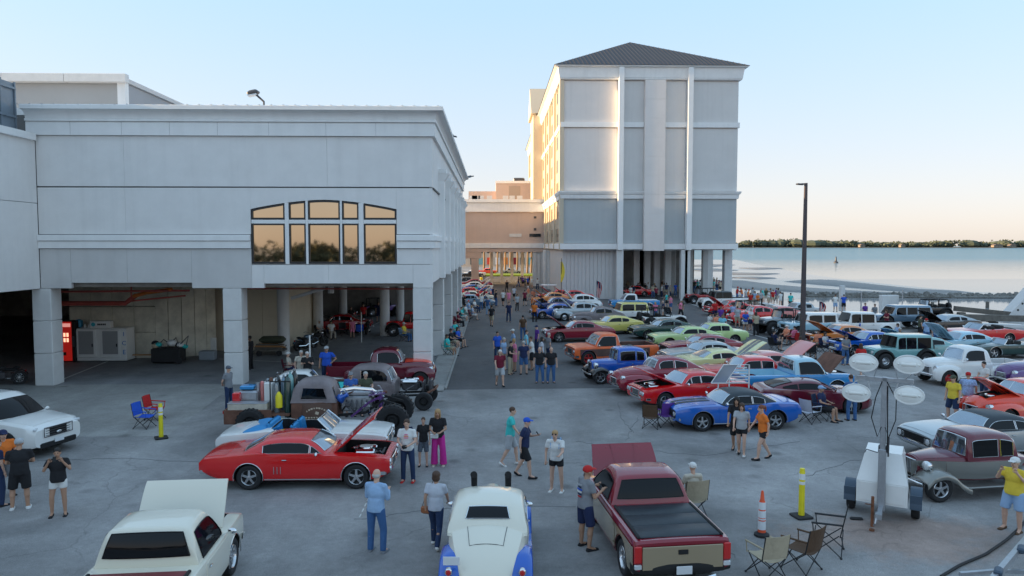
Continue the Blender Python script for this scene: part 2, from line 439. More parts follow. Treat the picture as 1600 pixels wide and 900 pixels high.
def bar(pts, name='sandbar'):
    mb = MB(); z = WZ + .03
    P = [Vector(G(x, y, z)) for x, y in pts]; c = sum(P, Vector()) / len(P)
    Q = []
    for i in range(len(P)):
        a, b = P[i], P[(i + 1) % len(P)]
        for k in range(4):
            p = a.lerp(b, k / 4); q = mnoise.noise(p * .11) * 1.6; Q.append(p + (p - c).normalized() * q)
    n = len(Q)
    mb.add([(p.x, p.y, WZ + .0) for p in Q] + [tuple(c.lerp(Vector((p.x, p.y, 0)), .88))[:2] + (WZ + .22,) for p in Q], [(i, (i + 1) % n, n + (i + 1) % n, n + i) for i in range(n)] + [tuple(range(n, 2 * n))])
    o = obj(name, mb, M_SAND, smooth=60); o['kind'] = 'structure'
for pts in ([(1224, 440), (1240, 438), (1275, 437), (1300, 438), (1330, 441), (1380, 447), (1450, 454), (1530, 458), (1440, 457.5), (1370, 453), (1310, 448), (1260, 443.5)],
            [(1060, 437), (1150, 438), (1200, 445), (1270, 451), (1330, 455), (1400, 459), (1560, 462.5), (1440, 463), (1330, 461), (1250, 457), (1170, 452), (1090, 446)],
            [(1130, 426), (1180, 427), (1219, 428), (1190, 430), (1140, 429.5)], [(1140, 434), (1180, 433), (1214, 435), (1180, 436.5)],
            [(1050, 416), (1110, 413), (1150, 414), (1108, 418)], [(1050, 421), (1120, 420), (1158, 423), (1100, 424.5)], [(1150, 419), (1200, 418.5), (1225, 420), (1180, 421.5)]):
    bar(pts)

# breakwater of separate stones along the outer edge of the boat basin
M_ROCK = mat('breakwater_stone', (.20, .195, .18), .9, var=(.7, .35), bump=(6, .5))
def rock_mesh(seed, n=9, m=6):
    r = random.Random(seed); mb = MB(); mb.sph((0, 0, 0), 1, n, m)
    ofs = Vector((seed * 7.1, seed * 3.3, 0))
    mb.v = [tuple(Vector(p) * (1 + .45 * mnoise.noise(Vector(p) * 1.3 + ofs))) for p in mb.v]
    return mesh('rock', mb, M_ROCK, 25)
ROCKS = [rock_mesh(i) for i in range(6)]
bwt = thing('breakwater', 'long low breakwater of grey stones beyond the parked cars', 'breakwater')
a, b = G(1262, 463.5, WZ), G(1760, 466.5, WZ)
rr = random.Random(3)
cnt = 0
core = MB()
for i in range(60):
    t0, t1 = i / 60, (i + 1) / 60
    p, q = a.lerp(b, t0), a.lerp(b, t1)
    core.box(((p.x + q.x) / 2, (p.y + q.y) / 2, WZ + .1), ((q - p).length + .3, 2.4, .6), 0, rz=math.atan2(q.y - p.y, q.x - p.x), bev=.3)
obj('core', core, M_ROCK, bwt)
L_ = (b - a).length
for i in range(280):
    t = (i + rr.random()) / 280
    p = a.lerp(b, t)
    o = obj('stone', ROCKS[i % 6], None, bwt)
    s = rr.uniform(.28, .50)
    o.location = (p.x + rr.uniform(-.3, .3), p.y + rr.choice((-1, -.5, .2, .7)) * rr.uniform(.4, 1.0), WZ + .1 + rr.uniform(-.05, .30))
    o.scale = (s * 1.2, s, s * .75); o.rotation_euler = (rr.random() * 6, rr.random() * 6, rr.random() * 6)

# far shore: low land, wood line as leaf clumps, houses
M_SHORE = mat('far_beach', (.24, .20, .16), .9, var=(.02, .2))
far = MB()
far.box((1500, 2330, -.4), (5200, 560, 2.4))
o = struct('far_shore', far, M_SHORE, 0)
M_FARTREE = mat('far_wood', (.075, .092, .062), .9, var=(.02, .45), bump=(.3, .8))
def leafmass(rg, mb, c, r, n, s, mi=0, flat=.8):
    """many small leaf-clump faces spread through a crown's volume"""
    for _ in range(n):
        d = Vector((rg.gauss(0, 1), rg.gauss(0, 1), rg.gauss(0, 1))).normalized() * (rg.random() ** .45)
        p = Vector(c) + Vector((d.x * r[0], d.y * r[1], d.z * r[2]))
        a_ = Vector((rg.gauss(0, 1), rg.gauss(0, 1), rg.gauss(0, .7))).normalized() * s * rg.uniform(.6, 1.4)
        b_ = a_.orthogonal().normalized() * s * rg.uniform(.5, 1.1)
        if rg.random() < .5: b_ = b_.cross(a_).normalized() * b_.length
        mb.add([p - a_, p - b_, p + a_, p + b_], [(0, 1, 2, 3)], mi)
wood = MB(); rg = random.Random(5)
x = -150
while x < 3300:
    h = 17 + 8 * mnoise.noise(Vector((x * .004, 0, 0))) + rg.uniform(-3, 6); w = rg.uniform(14, 30)
    wood.sph((x, 2120 + rg.uniform(-25, 60), h * .42), 1, 8, 5, 0, (w, w, h * .5))
    leafmass(rg, wood, (x, 2110 + rg.uniform(-20, 60), h * .55), (w, w * .8, h * .5), 46, 3.4)
    x += rg.uniform(9, 20)
o = obj('far_wood', wood, M_FARTREE, smooth=0, fix=False); tag(o, 'long dark green wood line on the far shore beyond the bay', 'woodland'); o['kind'] = 'stuff'
for i, (px, w, lab) in enumerate(((1348, 14, 'small pale house left of the others on the far shore'), (1411, 12, 'tiny tan house on the far beach right of the lamp post'), (1560, 26, 'wide cream house among the far trees near the right edge'), (1583, 18, 'low white house at the right end of the far shore'))):
    p = PY(px, 385, 2035); t = thing('far_house', lab, 'house', (p.x, 2035, .8))
    mb = MB(); mb.bx(-w / 2, w / 2, 0, 12, 0, 5.5); obj('wall', mb, mat('far_house_wall', (.24, .19, .15), .9), t, 0)
    mb = MB(); mb.prism([(-w / 2 - 1, 5.5), (w / 2 + 1, 5.5), (w / 4, 9), (-w / 4, 9)], -1, 13); obj('roof', mb, mat('far_house_roof', (.16, .12, .10), .9), t, 0)
    mb = MB()
    for k in (-1, 0, 1): mb.bx(k * w * .3 - 1, k * w * .3 + 1, -.15, 0, 2, 4)
    obj('window', mb, M_GLASSD, t, 0)
p = G(1306, 411, WZ); mb = MB(); mb.lathe([(.05, -.3), (1.0, -.2), (1.0, .5), (.45, .9), (.3, 2.6), (.05, 3.0)], n=10)
o = obj('channel_buoy', mb, M_STEEL, loc=p); tag(o, 'tiny dark channel buoy standing alone in the open water', 'buoy')

# trees and ground behind the viewpoint (seen only as reflections in the big window)
for k in range(3):
    rg = random.Random(40 + k); X = -45 + k * 26 + rg.uniform(-5, 5); Y = -108 - rg.uniform(0, 10); h = rg.uniform(7, 12)
    t = thing('shade_tree', 'broad dark tree behind the viewpoint, %s of three mirrored in the arched window' % ('left', 'middle', 'right')[k], 'tree', (X, Y, 0), group='trees behind the viewpoint')
    mb = MB(); mb.tube([(0, 0, 0), (.2, 0, h * .4), (0, .2, h * .75)], [.35, .25, .1]); obj('trunk', mb, M_STEEL, t)
    mb = MB(); leafmass(rg, mb, (0, 0, h * .62), (7, 5, h * .36), 420, .8); obj('crown', mb, M_FARTREE, t, 0, fix=False)

wood2 = MB(); rg = random.Random(9)
for i in range(38):
    X = -120 + i * 5; leafmass(rg, wood2, (X, -100 + rg.uniform(-4, 4), 3.4), (5, 3, rg.uniform(3.4, 5.0)), 170, .6)
o = obj('back_wood', wood2, M_FARTREE, smooth=0, fix=False); tag(o, 'dark tree belt behind the viewpoint, mirrored in the arched window', 'woodland'); o['kind'] = 'stuff'
# ---- lane, apron, markings
def q(px, py, z=0): p = G(px, py, z); return (p.x, p.y)
LX = -2.15                                         # left kerb line of the lane along the casino
lane_y0 = G(697, 609).y
poly_sheet('lane', [(LX, lane_y0), (q(985, 609)[0], lane_y0 + .2), (27, 56), (30, 92), (12, 175), (LX, 175)], .004, M_LANE)
ap = [(-120, 35.3), (-120, 29), q(0, 683), q(200, 682), q(262, 681), q(352, 612), q(352, 598)]
poly_sheet('apron', [(-120, 35.6)] + [(-120, q(0, 683)[1])] + ap[2:6] + [(q(352, 600)[0], 35.6)], .004, M_CONC)
poly_sheet('garage_floor', [(-120, 35.6), (LX - .9, 35.6), (LX - .9, 71), (-120, 71)], .005, ground_mat('garage_slab', (.26, .26, .27), (.20, .20, .20), crack=False, stain=.3))
mb = MB(); mb.bx(LX - 1.15, LX - .12, 33.4, 71, 0.0, .09, bev=.02); struct('pavement', mb, M_CONC)
mb = MB(); mb.bx(LX - .12, LX, lane_y0, 175, 0.0, .12, bev=.02); struct('kerb', mb, M_CONC)
0 and poly_sheet('rusty_patch', [q(1265, 812), q(1350, 780), q(1440, 788), q(1530, 805), q(1560, 835), q(1530, 862), q(1460, 885), q(1330, 878), q(1262, 850)], .004, M_DUST)
ln = MB()
def V_j(a_, k): return Vector((mnoise.noise(a_ + Vector((k * .9, 0, 0))), mnoise.noise(a_ + Vector((0, k * .9, 3))), 0)) * .16
def line(p0, p1, w=.1, z=.009):
    a, b = Vector((*p0, 0)), Vector((*p1, 0)); d = (b - a).normalized(); n = Vector((-d.y, d.x, 0)) * w / 2
    ln.add([(v.x, v.y, z) for v in (a - n, b - n, b + n, a + n)], [(0, 1, 2, 3)])
for p0, p1 in (((1040, 576), (957, 577)), ((960, 600), (1010, 601)), ((1070, 472), (1190, 510)), ((1165, 520), (1340, 568)), ((560, 520), (600, 500)), ((85, 598), (180, 560)), ((930, 545), (880, 545)), ((1330, 560), (1400, 575))):
    line(q(*p0), q(*p1), .11)
for i in range(9):
    y = 42 + i * 3.0; line((LX - 9, y), (LX - 14, y + 1.5))
for k in range(14):
    a0 = k / 14; p0_ = (618 - 58 * a0, 692 + 120 * a0); line(q(*p0_), q(618 - 58 * (a0 + .045), 692 + 120 * (a0 + .045)), .03)
tar = MB()
for pts in (((1000, 650), (985, 668), (978, 690)), ((965, 628), (972, 655), (990, 676)), ((560, 812), (640, 800), (760, 790), (900, 792)), ((900, 690), (960, 700), (1100, 712), (1250, 690)), ((1150, 870), (1110, 850), (1080, 905)), ((60, 720), (200, 716), (330, 724)), ((1255, 745), (1330, 720), (1400, 716))):
    P_ = [G(*p_) for p_ in pts]; out_ = []
    for a_, b_ in zip(P_, P_[1:]): out_ += [a_.lerp(b_, k / 8) + V_j(a_, k) for k in range(8)]
    out_.append(P_[-1]); tar.tube([(p_.x, p_.y, .0) for p_ in out_], .010, 4)
struct('tar_seam', tar, mat('tar', (.13, .13, .135), .7))
o = obj('parking_line', ln, M_PAINT, smooth=0); o['kind'] = 'structure'
# ============================================================ buildings
Y0 = 35.3
def fx(px, Y=Y0): return PY(px, 400, Y).x
def fz(py, Y=Y0): return PY(400, py, Y).z
XL, XR, YB = fx(62), fx(676), 71.0
ZB = 4.65
ztc = PY(400, 164, Y0 - .55).z                       # top of the cornice cap
def sweep(mb, prof, path, mi=0):
    """cornice: prof = closed outline (out, z); path = plan points, outward = right-hand side of travel; mitred"""
    rings = []
    P = [Vector(p) for p in path]
    for i, p in enumerate(P):
        d0 = (p - P[i - 1]).normalized() if i else None
        d1 = (P[i + 1] - p).normalized() if i < len(P) - 1 else None
        n0 = Vector((d0.y, -d0.x)) if d0 else None; n1 = Vector((d1.y, -d1.x)) if d1 else None
        if n0 is None: n = n1
        elif n1 is None: n = n0
        else:
            n = (n0 + n1).normalized(); n = n / max(n.dot(n0), .3)
        rings.append([(p.x + n.x * o, p.y + n.y * o, z) for o, z in prof])
    mb.loft(rings, mi)
    return mb
cas = thing('casino_building', 'long white raised casino wing with arched window, standing on square columns at left', 'building', (XL, Y0, 0))
def cpart(name, mb, m, smooth=35, label=None):
    o = obj(name, mb, m, cas, smooth, label=label); o.location = (-XL, -Y0, 0); return o
# core masses
mb = MB(); mb.bx(XL - 60, XR - .16, Y0 + .22, YB, ZB + .5, 12.75); cpart('core_wall', mb, M_JOINT, 0)
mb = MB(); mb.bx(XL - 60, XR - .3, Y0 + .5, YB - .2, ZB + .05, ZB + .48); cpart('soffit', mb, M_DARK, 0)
mb = MB(); mb.bx(XL - 60, XR, Y0 + .3, YB, 12.8, ztc - .03); cpart('roof_deck', mb, M_COL, 0)
# facade panels, each its own piece with recessed joints
wx0, wx1 = fx(393), fx(620)
zt1, zt0 = fz(213), fz(291.5)
zm1, zm0 = fz(293.5), fz(366)
zl1, zl0 = fz(389), fz(450)
seams = [XL, fx(198), fx(513), XR]
g = .004
def panel(x0, x1, z0, z1, m=M_WALL, d=.2, y=Y0):
    b = MB(); b.bx(x0 + g, x1 - g, y, y + d, z0, z1, bev=.004); return cpart('wall_panel', b, m)
for a, b in zip(seams, seams[1:]): panel(a, b, zt0, zt1)
panel(seams[0], seams[1], zm0, zm1); panel(seams[1], wx0, zm0, zm1)
panel(wx1, XR, zm0, zm1)
zl0a = fz(441.5)                                    # raised underside between the columns
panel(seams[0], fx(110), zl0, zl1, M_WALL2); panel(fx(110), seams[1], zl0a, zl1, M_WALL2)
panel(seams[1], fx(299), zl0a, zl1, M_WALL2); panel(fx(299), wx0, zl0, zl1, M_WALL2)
zwb = fz(413)                                      # window sill
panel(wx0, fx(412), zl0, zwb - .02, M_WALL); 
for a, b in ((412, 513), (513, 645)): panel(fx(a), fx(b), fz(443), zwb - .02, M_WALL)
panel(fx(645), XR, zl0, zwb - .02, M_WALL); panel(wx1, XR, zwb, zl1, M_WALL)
# wall above the arch, following the arch curve
def archz(px):
    u = (px - 506.5) / 113.5
    return fz(314 + 14.5 * abs(u) ** 1.7)
mb = MB(); N = 24
for i in range(N):
    a, b = 393 + (620 - 393) * i / N, 393 + (620 - 393) * (i + 1) / N
    mb.prism([(fx(a), archz(a) + .06), (fx(b), archz(b) + .06), (fx(b), zm1), (fx(a), zm1)], Y0, Y0 + .2)
cpart('arch_wall', mb, M_WALL, 35)
# bands and cornice
side_end = YB
def ring_path(off=0): return [(XL - .35, Y0), (XR, Y0), (XR, side_end)]
# a band profile standing proud of the wall
def bandp(z0, z1, o, inn=-.05): return [(inn, z0), (o, z0), (o, z1 - .03), (o - .03, z1), (inn, z1)]
mb = MB(); sweep(mb, bandp(fz(388), fz(376.5), .10), [(XL, Y0), (wx0 - .01, Y0)]); sweep(mb, bandp(fz(376), fz(367), .16), [(XL, Y0), (wx0 - .01, Y0)])
sweep(mb, bandp(fz(388), fz(376.5), .10), [(wx1 + .01, Y0), (XR, Y0), (XR, side_end)]); sweep(mb, bandp(fz(376), fz(367), .16), [(wx1 + .01, Y0), (XR, Y0), (XR, side_end)])
cpart('string_band', mb, M_WHITE)
mb = MB()
zc = [fz(212.5), fz(191.5), fz(190), fz(187.2), fz(186.5)]
sweep(mb, bandp(zc[0], zc[1], .14), ring_path()); cpart('frieze', mb, M_WHITE)
mb = MB(); sweep(mb, bandp(zc[1] + .01, zc[3], .22), ring_path()); cpart('frieze_moulding', mb, M_WHITE)
mb = MB(); zt, zb_ = fz(171.5, Y0 - .5), zc[3] + .01
cove = [(-.05, zb_)] + [(.16 + .34 * (1 - math.cos(R(9 * i))), zb_ + (zt - zb_) * math.sin(R(9 * i))) for i in range(11)] + [(-.05, zt)]
sweep(mb, cove, ring_path()); cpart('cornice', mb, M_WHITE, 50)
mb = MB(); sweep(mb, bandp(zt + .005, ztc, .56), ring_path()); cpart('cornice_cap', mb, M_WHITE)
mb = MB()
x = XL - 1
while x < XR + .5: mb.bx(x, x + .04, Y0 - .56, Y0 - .3, ztc, ztc + .03); x += .55
cpart('cap_clip', mb, M_GALV, 0)
# thin dark joint in the big panels: vertical cornice joints
mb = MB()
for px in (119, 198, 272, 346, 425, 513, 590):
    X = fx(px); mb.bx(X - .003, X + .003, Y0 - .145, Y0 - .12, zc[0] + .02, zc[1] - .02)
cpart('joint', mb, M_JOINT, 0)
# arched window: ten panes, black frames, white mullions
win = obj('arched_window', MB().bx(wx0, wx1, Y0 + .1, Y0 + .13, zwb, fz(345.5)), M_WHITE, cas, 0); win.location = (-XL, -Y0, 0)
cols = [(394, 446), (452.5, 478.5), (482.5, 532), (535.5, 561), (569, 619.5)]
def clipz(px): return archz(px) + .02
for (a, b) in cols:
    for top in (0, 1):
        z0 = fz(412) if not top else fz(343)
        n = 6 if top else 1
        def zt_(px): return clipz(px) if top else fz(349.5)
        if top and a in (394, 569):
            ends = (zt_(a + .5), zt_(b - .5))
        xs = [a + (b - a) * i / n for i in range(n + 1)]
        out = [(fx(a), z0), (fx(b), z0)] + [(fx(p), zt_(p)) for p in reversed(xs)]
        cx_ = sum(p[0] for p in out) / len(out); w = .07
        def inset(P):
            X = min(max(P[0], fx(a) + w), fx(b) - w); Z = z0 + w if P[1] <= z0 + .001 else P[1] - w
            return (X, max(Z, z0 + w + .02))
        inn = [inset(p) for p in out]
        fb = MB(); k = len(out)
        vs = [(p[0], Y0 - .02, p[1]) for p in out] + [(p[0], Y0 - .02, p[1]) for p in inn] + [(p[0], Y0 + .12, p[1]) for p in out] + [(p[0], Y0 + .12, p[1]) for p in inn]
        fs = []
        for i in range(k):
            j = (i + 1) % k; fs += [(i, j, k + j, k + i), (k + i, k + j, 3 * k + j, 3 * k + i), (j, i, 2 * k + i, 2 * k + j)]
        fb.add(vs, fs); obj('window_frame', fb, M_BLACKFR, win, 0)
        pn = MB(); pn.add([(p[0], Y0 + .05, p[1]) for p in inn], [tuple(range(k))])
        obj('pane', pn, M_BRONZE, win, 0)
for a, b in ((446.3, 452.2), (478.8, 482.2), (532.3, 535.2), (561.3, 568.7)):
    pass
fm = MB()
for a, b in ((446.2, 452.3), (478.7, 482.3), (532.2, 535.3), (561.2, 568.8)): fm.bx(fx(a), fx(b), Y0 - .03, Y0 + .12, zwb + .003, archz((a + b) / 2) + .05)
for (a, b) in cols: fm.bx(fx(a) + .003, fx(b) - .003, Y0 - .028, Y0 + .12, fz(349.2), fz(343.3))
obj('mullion', fm, M_WHITE, win, 0)
# columns
def sq_col(px, Yc, w=.88, h=ZB):
    X = fx(px, Yc) if Yc == Y0 else px
    mb = MB()
    for i in range(3):
        z0, z1 = h * i / 3, h * (i + 1) / 3
        mb.bx(X - w / 2, X + w / 2, Yc, Yc + w, z0 + (.01 if i else 0), z1, bev=.03)
    return cpart('column', mb, M_COL)
for px in (62, 361, 659): sq_col(px, Y0)
for Y in (44.3, 53.3, 62.3, 70): sq_col(XR - .5, Y, .8)
for j, Y in enumerate((45.5, 54.5, 63.5)):
    for X in (-12.9, -22.3, -8 if j else -6.5):
        if Y < 47 and X > -10: continue
        mb = MB(); mb.lathe([(.36, 0), (.36, ZB), (.5, ZB + .05), (.5, ZB + .1)], (X, Y, 0), n=20); cpart('round_column', mb, M_COL)
# right hand side: wall, pilasters, arched windows
mb = MB(); mb.bx(XR - .15, XR, Y0 + .2, YB, ZB + .25, zc[0]); cpart('side_wall', mb, M_WALL, 0)
mb = MB(); mb.bx(XR - .14, XR + .06, Y0 + .2, YB, zm1 - .04, zm1 + .04); cpart('joint', mb, M_JOINT, 0)
for Y in (39.8, 44.7, 49.6, 54.5, 59.4, 64.3, 69.2):
    mb = MB(); mb.bx(XR - .02, XR + .3, Y - .4, Y + .4, ZB + .3, 10.5); mb.bx(XR - .02, XR + .42, Y - .5, Y + .5, 10.5, 10.72)
    mb.loft([[(XR - .02, Y + s * .4, 10.1 + .1 * 0) for s in (-1, 1)] + [(XR + .3, Y + s * .4, 10.1) for s in (1, -1)], [(XR - .02, Y + s * .48, 10.5) for s in (-1, 1)] + [(XR + .55, Y + s * .48, 10.5) for s in (1, -1)]])
    cpart('pilaster', mb, M_WHITE, 0)
for Y in (42.2, 47.1, 52.0, 56.9, 61.8):
    t = obj('arched_side_window', MB().bx(XR - .02, XR + .012, Y - 1.2, Y + 1.2, 5.9, 8.9), M_BLACKFR, cas, 0); t.location = (-XL, -Y0, 0)
    arcp = [(Y - 1.2, 7.9)] + [(Y + 1.2 * math.cos(R(180 - 15 * i)), 7.9 + 1.25 * math.sin(R(15 * i))) for i in range(13)]
    mb = MB(); mb.prism([(Y - 1.2, 5.9), (Y + 1.2, 5.9)] + arcp[::-1], XR + .013, XR + .05, 'X'); obj('window_frame', mb, M_BLACKFR, t, 0)
    mb = MB()
    for a, b, c, d in ((-1.1, -.45, 6.0, 7.75), (-.37, .37, 6.0, 7.75), (.45, 1.1, 6.0, 7.75), (-1.0, -.45, 7.95, 8.5), (-.37, .37, 7.95, 9.0), (.45, 1.0, 7.95, 8.5)):
        mb.bx(XR + .045, XR + .065, Y + a, Y + b, c, d)
    obj('pane', mb, M_BRONZE, t, 0)
    mb = MB(); mb.bx(XR + .045, XR + .08, Y - 1.2, Y + 1.2, 7.77, 7.92); obj('transom', mb, M_WHITE, t, 0)

# rooms and walls under the floor
mb = MB(); zz = ZB + .1
cw = thing('garage_wall', 'stained concrete wall behind the ice freezer under the raised building', 'wall', (fx(165, 44), 44, 0))
for i in range(4):
    for j in range(3):
        x0, x1 = fx(105, 44), fx(240, 44.0); xa = x0 + (x1 - x0) * i / 4; xb = x0 + (x1 - x0) * (i + 1) / 4
        b = MB(); b.bx(xa + .01, xb - .01, 44, 44.25, 0 + 1.55 * j, 1.53 * (j + 1), bev=.015); o = obj('panel', b, M_CONCW, cw, 0); o.location = (-fx(165, 44), -44, 0)
b = MB(); b.loft([[(x, 44.3, 0), (x, 44.3, zz), (x + .01, 44.7, zz), (x + .01, 44.7, 0)] for x in (fx(105, 44), fx(238, 44))]); 
x0 = fx(240, 44.0)
for i in range(5):
    a0, a1 = R(-90 + 14 * i), R(-90 + 14 * (i + 1) - .6); c = (x0, 47.0)
    b2 = MB(); b2.loft([[(c[0] + r * math.cos(a), c[1] + r * math.sin(a), z) for r, z in ((3.0, 0), (3.0, zz), (2.75, zz), (2.75, 0))] for a in (a0, (a0 + a1) / 2, a1)])
    o = obj('panel', b2, M_CONCW, cw, 40); o.location = (-fx(165, 44), -44, 0)
bw = thing('panel_wall', 'beige ribbed panel wall under the building between the two left columns and the round one', 'wall', (fx(350, 47), 47, 0))
x0, x1 = fx(268, 47), fx(436, 47)
for i in range(6):
    b = MB(); b.bx(x0 + (x1 - x0) * i / 6 + .008, x0 + (x1 - x0) * (i + 1) / 6 - .008, 47, 47.15, 0, zz, bev=.01); o = obj('panel', b, M_BEIGE, bw, 0); o.location = (-fx(350, 47), -47, 0)
xs = x1 + .05
for i in range(10):
    b = MB(); b.bx(xs, xs + .15, 47.2 + i * .95, 47.2 + i * .95 + .93, 0, zz, bev=.01); o = obj('panel', b, M_BEIGE, bw, 0); o.location = (-fx(350, 47), -47, 0)
b = MB(); b.bx(x0 + .6, x0 + 1.6, 46.93, 46.99, 0, 2.3); b.bx(x0 + .5, x0 + .58, 46.9, 46.98, 0, 2.5)
o = obj('door', b, mat('lilac_door', (.30, .28, .33), .6), bw, 0); o.location = (-fx(350, 47), -47, 0)
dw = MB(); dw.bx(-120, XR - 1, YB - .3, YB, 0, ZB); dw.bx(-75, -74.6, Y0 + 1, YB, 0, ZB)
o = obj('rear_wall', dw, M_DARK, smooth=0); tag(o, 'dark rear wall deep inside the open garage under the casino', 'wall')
# pipes hung below the floor
pt = thing('sprinkler_pipe', 'rusty red sprinkler main hanging below the raised floor above the ice freezer', 'pipe', (fx(150, 41), 41, 0))
b = MB(); A = PY(82, 474, 41); B = PY(196, 474, 41)
o_ = Vector((-fx(150, 41), -41, 0))
b.tube([A + o_, B + o_, B + o_ + Vector((.25, 0, .2)), B + o_ + Vector((.6, 0, .45))], .13, 10); obj('main', b, M_RED, pt)
b = MB(); b.tube([B + o_ + Vector((.5, -.1, .4)), B + o_ + Vector((1.3, -.3, .6)), PY(268, 452, 40) + o_], .1, 8); obj('orange_branch', b, mat('orange_pipe', (.7, .2, .04), .5, var=(4, .3)), pt)
b = MB()
for X, Z in ((82, 460), (110, 466)):
    pass
b.tube([PY(82, 456, 40) + o_, PY(196, 455, 40) + o_, PY(296, 454, 40) + o_], .06, 6); b.tube([B + o_ + Vector((.1, .3, .1)), PY(290, 462, 43) + o_], .05, 6)
b.tube([PY(205, 444, 40.5) + o_, PY(205, 468, 40.5) + o_], .04, 6); obj('branch', b, M_RED, pt)
pt = thing('conduit_run', 'long thin red pipe and grey struts below the floor at the parking bays', 'pipe', (fx(520, 41), 41, 0)); o_ = Vector((-fx(520, 41), -41, 0))
b = MB(); b.tube([PY(380, 451, 41) + o_, PY(645, 451.5, 41) + o_], .045, 6); obj('pipe', b, M_RED, pt)
b = MB(); b.tube([PY(455, 466, 42) + o_, PY(508, 450, 42) + o_], .1, 6); b.tube([PY(517, 448, 44) + o_, PY(517, 458, 44) + o_], .18, 8); b.tube([PY(459, 444, 44) + o_, PY(459, 449, 44) + o_], .15, 8)
obj('strut', b, M_COL, pt)

# left wing that comes forward, with roof screen
WX = XL - .012
wg = thing('casino_left_wing', 'plain pale wing at the far left edge coming forward of the casino facade', 'building', (WX, 30, 0))
def wpart(name, mb, m, s=0):
    o = obj(name, mb, m, wg, s); o.location = (-WX, -30, 0); return o
ztop = 11.55
for i in range(4):
    y1 = Y0 - .02 - i * 6.2; y0 = y1 - 6.18
    b = MB(); b.bx(WX - .25, WX, y0, y1, ZB, 8.65, bev=.01); wpart('wall_panel', b, M_WALL)
    b = MB(); b.bx(WX - .25, WX, y0, y1, 8.67, ztop, bev=.01); wpart('wall_panel', b, M_WALL)
b = MB(); b.bx(-60, WX - .26, 10.6, Y0, ZB + .1, ztop - .1); wpart('core_wall', b, M_WALL)
b = MB(); b.bx(WX - .6, WX + .18, 10.5, Y0 - .2, ztop, ztop + .32); wpart('coping', b, M_WHITE)
b = MB(); b.bx(-60, -45, 10.6, Y0, 0, ZB + .1); wpart('ground_floor_wall', b, M_WALL2)
b = MB()
for y in (11, 19, 27): b.bx(WX - 1, WX, y, y + 1, 0, ZB, bev=.03)
wpart('column', b, M_COL)
sc = thing('roof_screen', 'blue grey metal louvre screen standing on the roof at the far left edge', 'screen', (WX - .7, 30, ztop))
for i in range(9):
    y = 35.0 - i * 1.0
    b = MB(); b.bx(-.06, .0, y - 30 - .98, y - 30, 0, 2.6, bev=.01); obj('panel', b, M_METALB, sc, 0)
    b = MB(); b.bx(.0, .07, y - 30 - .05, y - 30 + .03, 0, 2.65); obj('post', b, M_METALB, sc, 0)
b = MB(); b.bx(.0, .1, -3.2, 5, 1.0, 1.1); b.bx(.0, .1, -3.2, 5, 2.3, 2.4); obj('rail', b, M_METALB, sc, 0)
b = MB(); b.box((.3, .2, 1.5), (.35, .8, .5)); b.box((.3, .2, 2.0), (.15, .4, .5)); obj('floodlight', b, M_STEEL, sc, 0)
wd = thing('west_sun_block', 'tall added block west of the lot, out of view, shading the foreground cars', 'building', (-75, 0, 0))  # unseen block added to keep the low sun off the foreground
for k in range(6):
    b = MB(); b.bx(-13, 13, -75, 36, k * 3.5, k * 3.5 + 1.3); obj('block_band', b, M_WALL2, wd, 0)
    b = MB(); b.bx(-12, 12, -74, 35, k * 3.5 + 1.31, k * 3.5 + 3.49); obj('block_wall', b, M_DARK, wd, 0)
# upper hall behind
XU = fx(205, 60)
up = thing('upper_hall', 'grey flat-topped hall rising behind the white cornice at left', 'building', (XU, 60, 0))
def upart(name, mb, m, s=0):
    o = obj(name, mb, m, up, s); o.location = (-XU, -60, 0); return o
zu = fz(123, 60)
b = MB(); b.bx(-95, XU - .6, 60, 95, 12, zu - .4); upart('wall', b, mat('hall_grey', (.42, .42, .415), .8, var=(.4, .06)))
b = MB(); b.bx(XU - .6, XU, 59.8, 60.4, 12, zu - .2); upart('corner_trim', b, M_WHITE)
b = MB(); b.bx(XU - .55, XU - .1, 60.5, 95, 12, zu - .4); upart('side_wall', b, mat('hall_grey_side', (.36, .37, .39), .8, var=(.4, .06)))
for i in range(14):
    b = MB(); x1 = XU + .3 - i * 4.8; b.bx(x1 - 4.77, x1, 59.3, 59.9, zu - .45, zu + .2, bev=.03); upart('fascia_panel', b, M_COL)
b = MB(); b.bx(-95, XU + .1, 59.91, 95, zu - .35, zu - .02); upart('roof', b, M_WALL2)

# floodlights on the casino roof
def flood(px, py, Y, lab, s=1.0, two=False):
    p = PY(px, py, Y); t = thing('floodlight', lab, 'floodlight', (p.x, p.y, 13.05))
    h = p.z - 13.05
    b = MB(); b.tube([(0, 0, 0), (0, 0, h * .45), (-.5 * s, 0, h * .8)], .05, 6); obj('pole', b, M_STEEL, t)
    b = MB(); b.box((-.7 * s, 0, h * .9), (.75 * s, .45, .32 * s), bev=.08, ry=R(-12)); obj('lamp_housing', b, M_STEEL, t)
    b = MB(); b.box((-.72 * s, -.02, h * .9 - .17 * s), (.6 * s, .36, .05), ry=R(-12)); obj('lens', b, mat('lamp_lens', (.7, .75, .8), .15), t)
flood(412, 142, 35.5, 'grey floodlight on a bent arm on the casino roof edge', .7)
flood(713, 212, 44, 'small dark twin floodlight on the side cornice, nearest the corner', .45)
flood(740, 276, 68, 'tiny dark floodlight at the far end of the side cornice', .5)

b = MB(); b.bx(-90, XR - 4, YB + .05, 124, 0, 12.8); cpart('rear_shade_block', b, M_WALL, 0)  # hidden mass added to shade the lower tower side and far lane
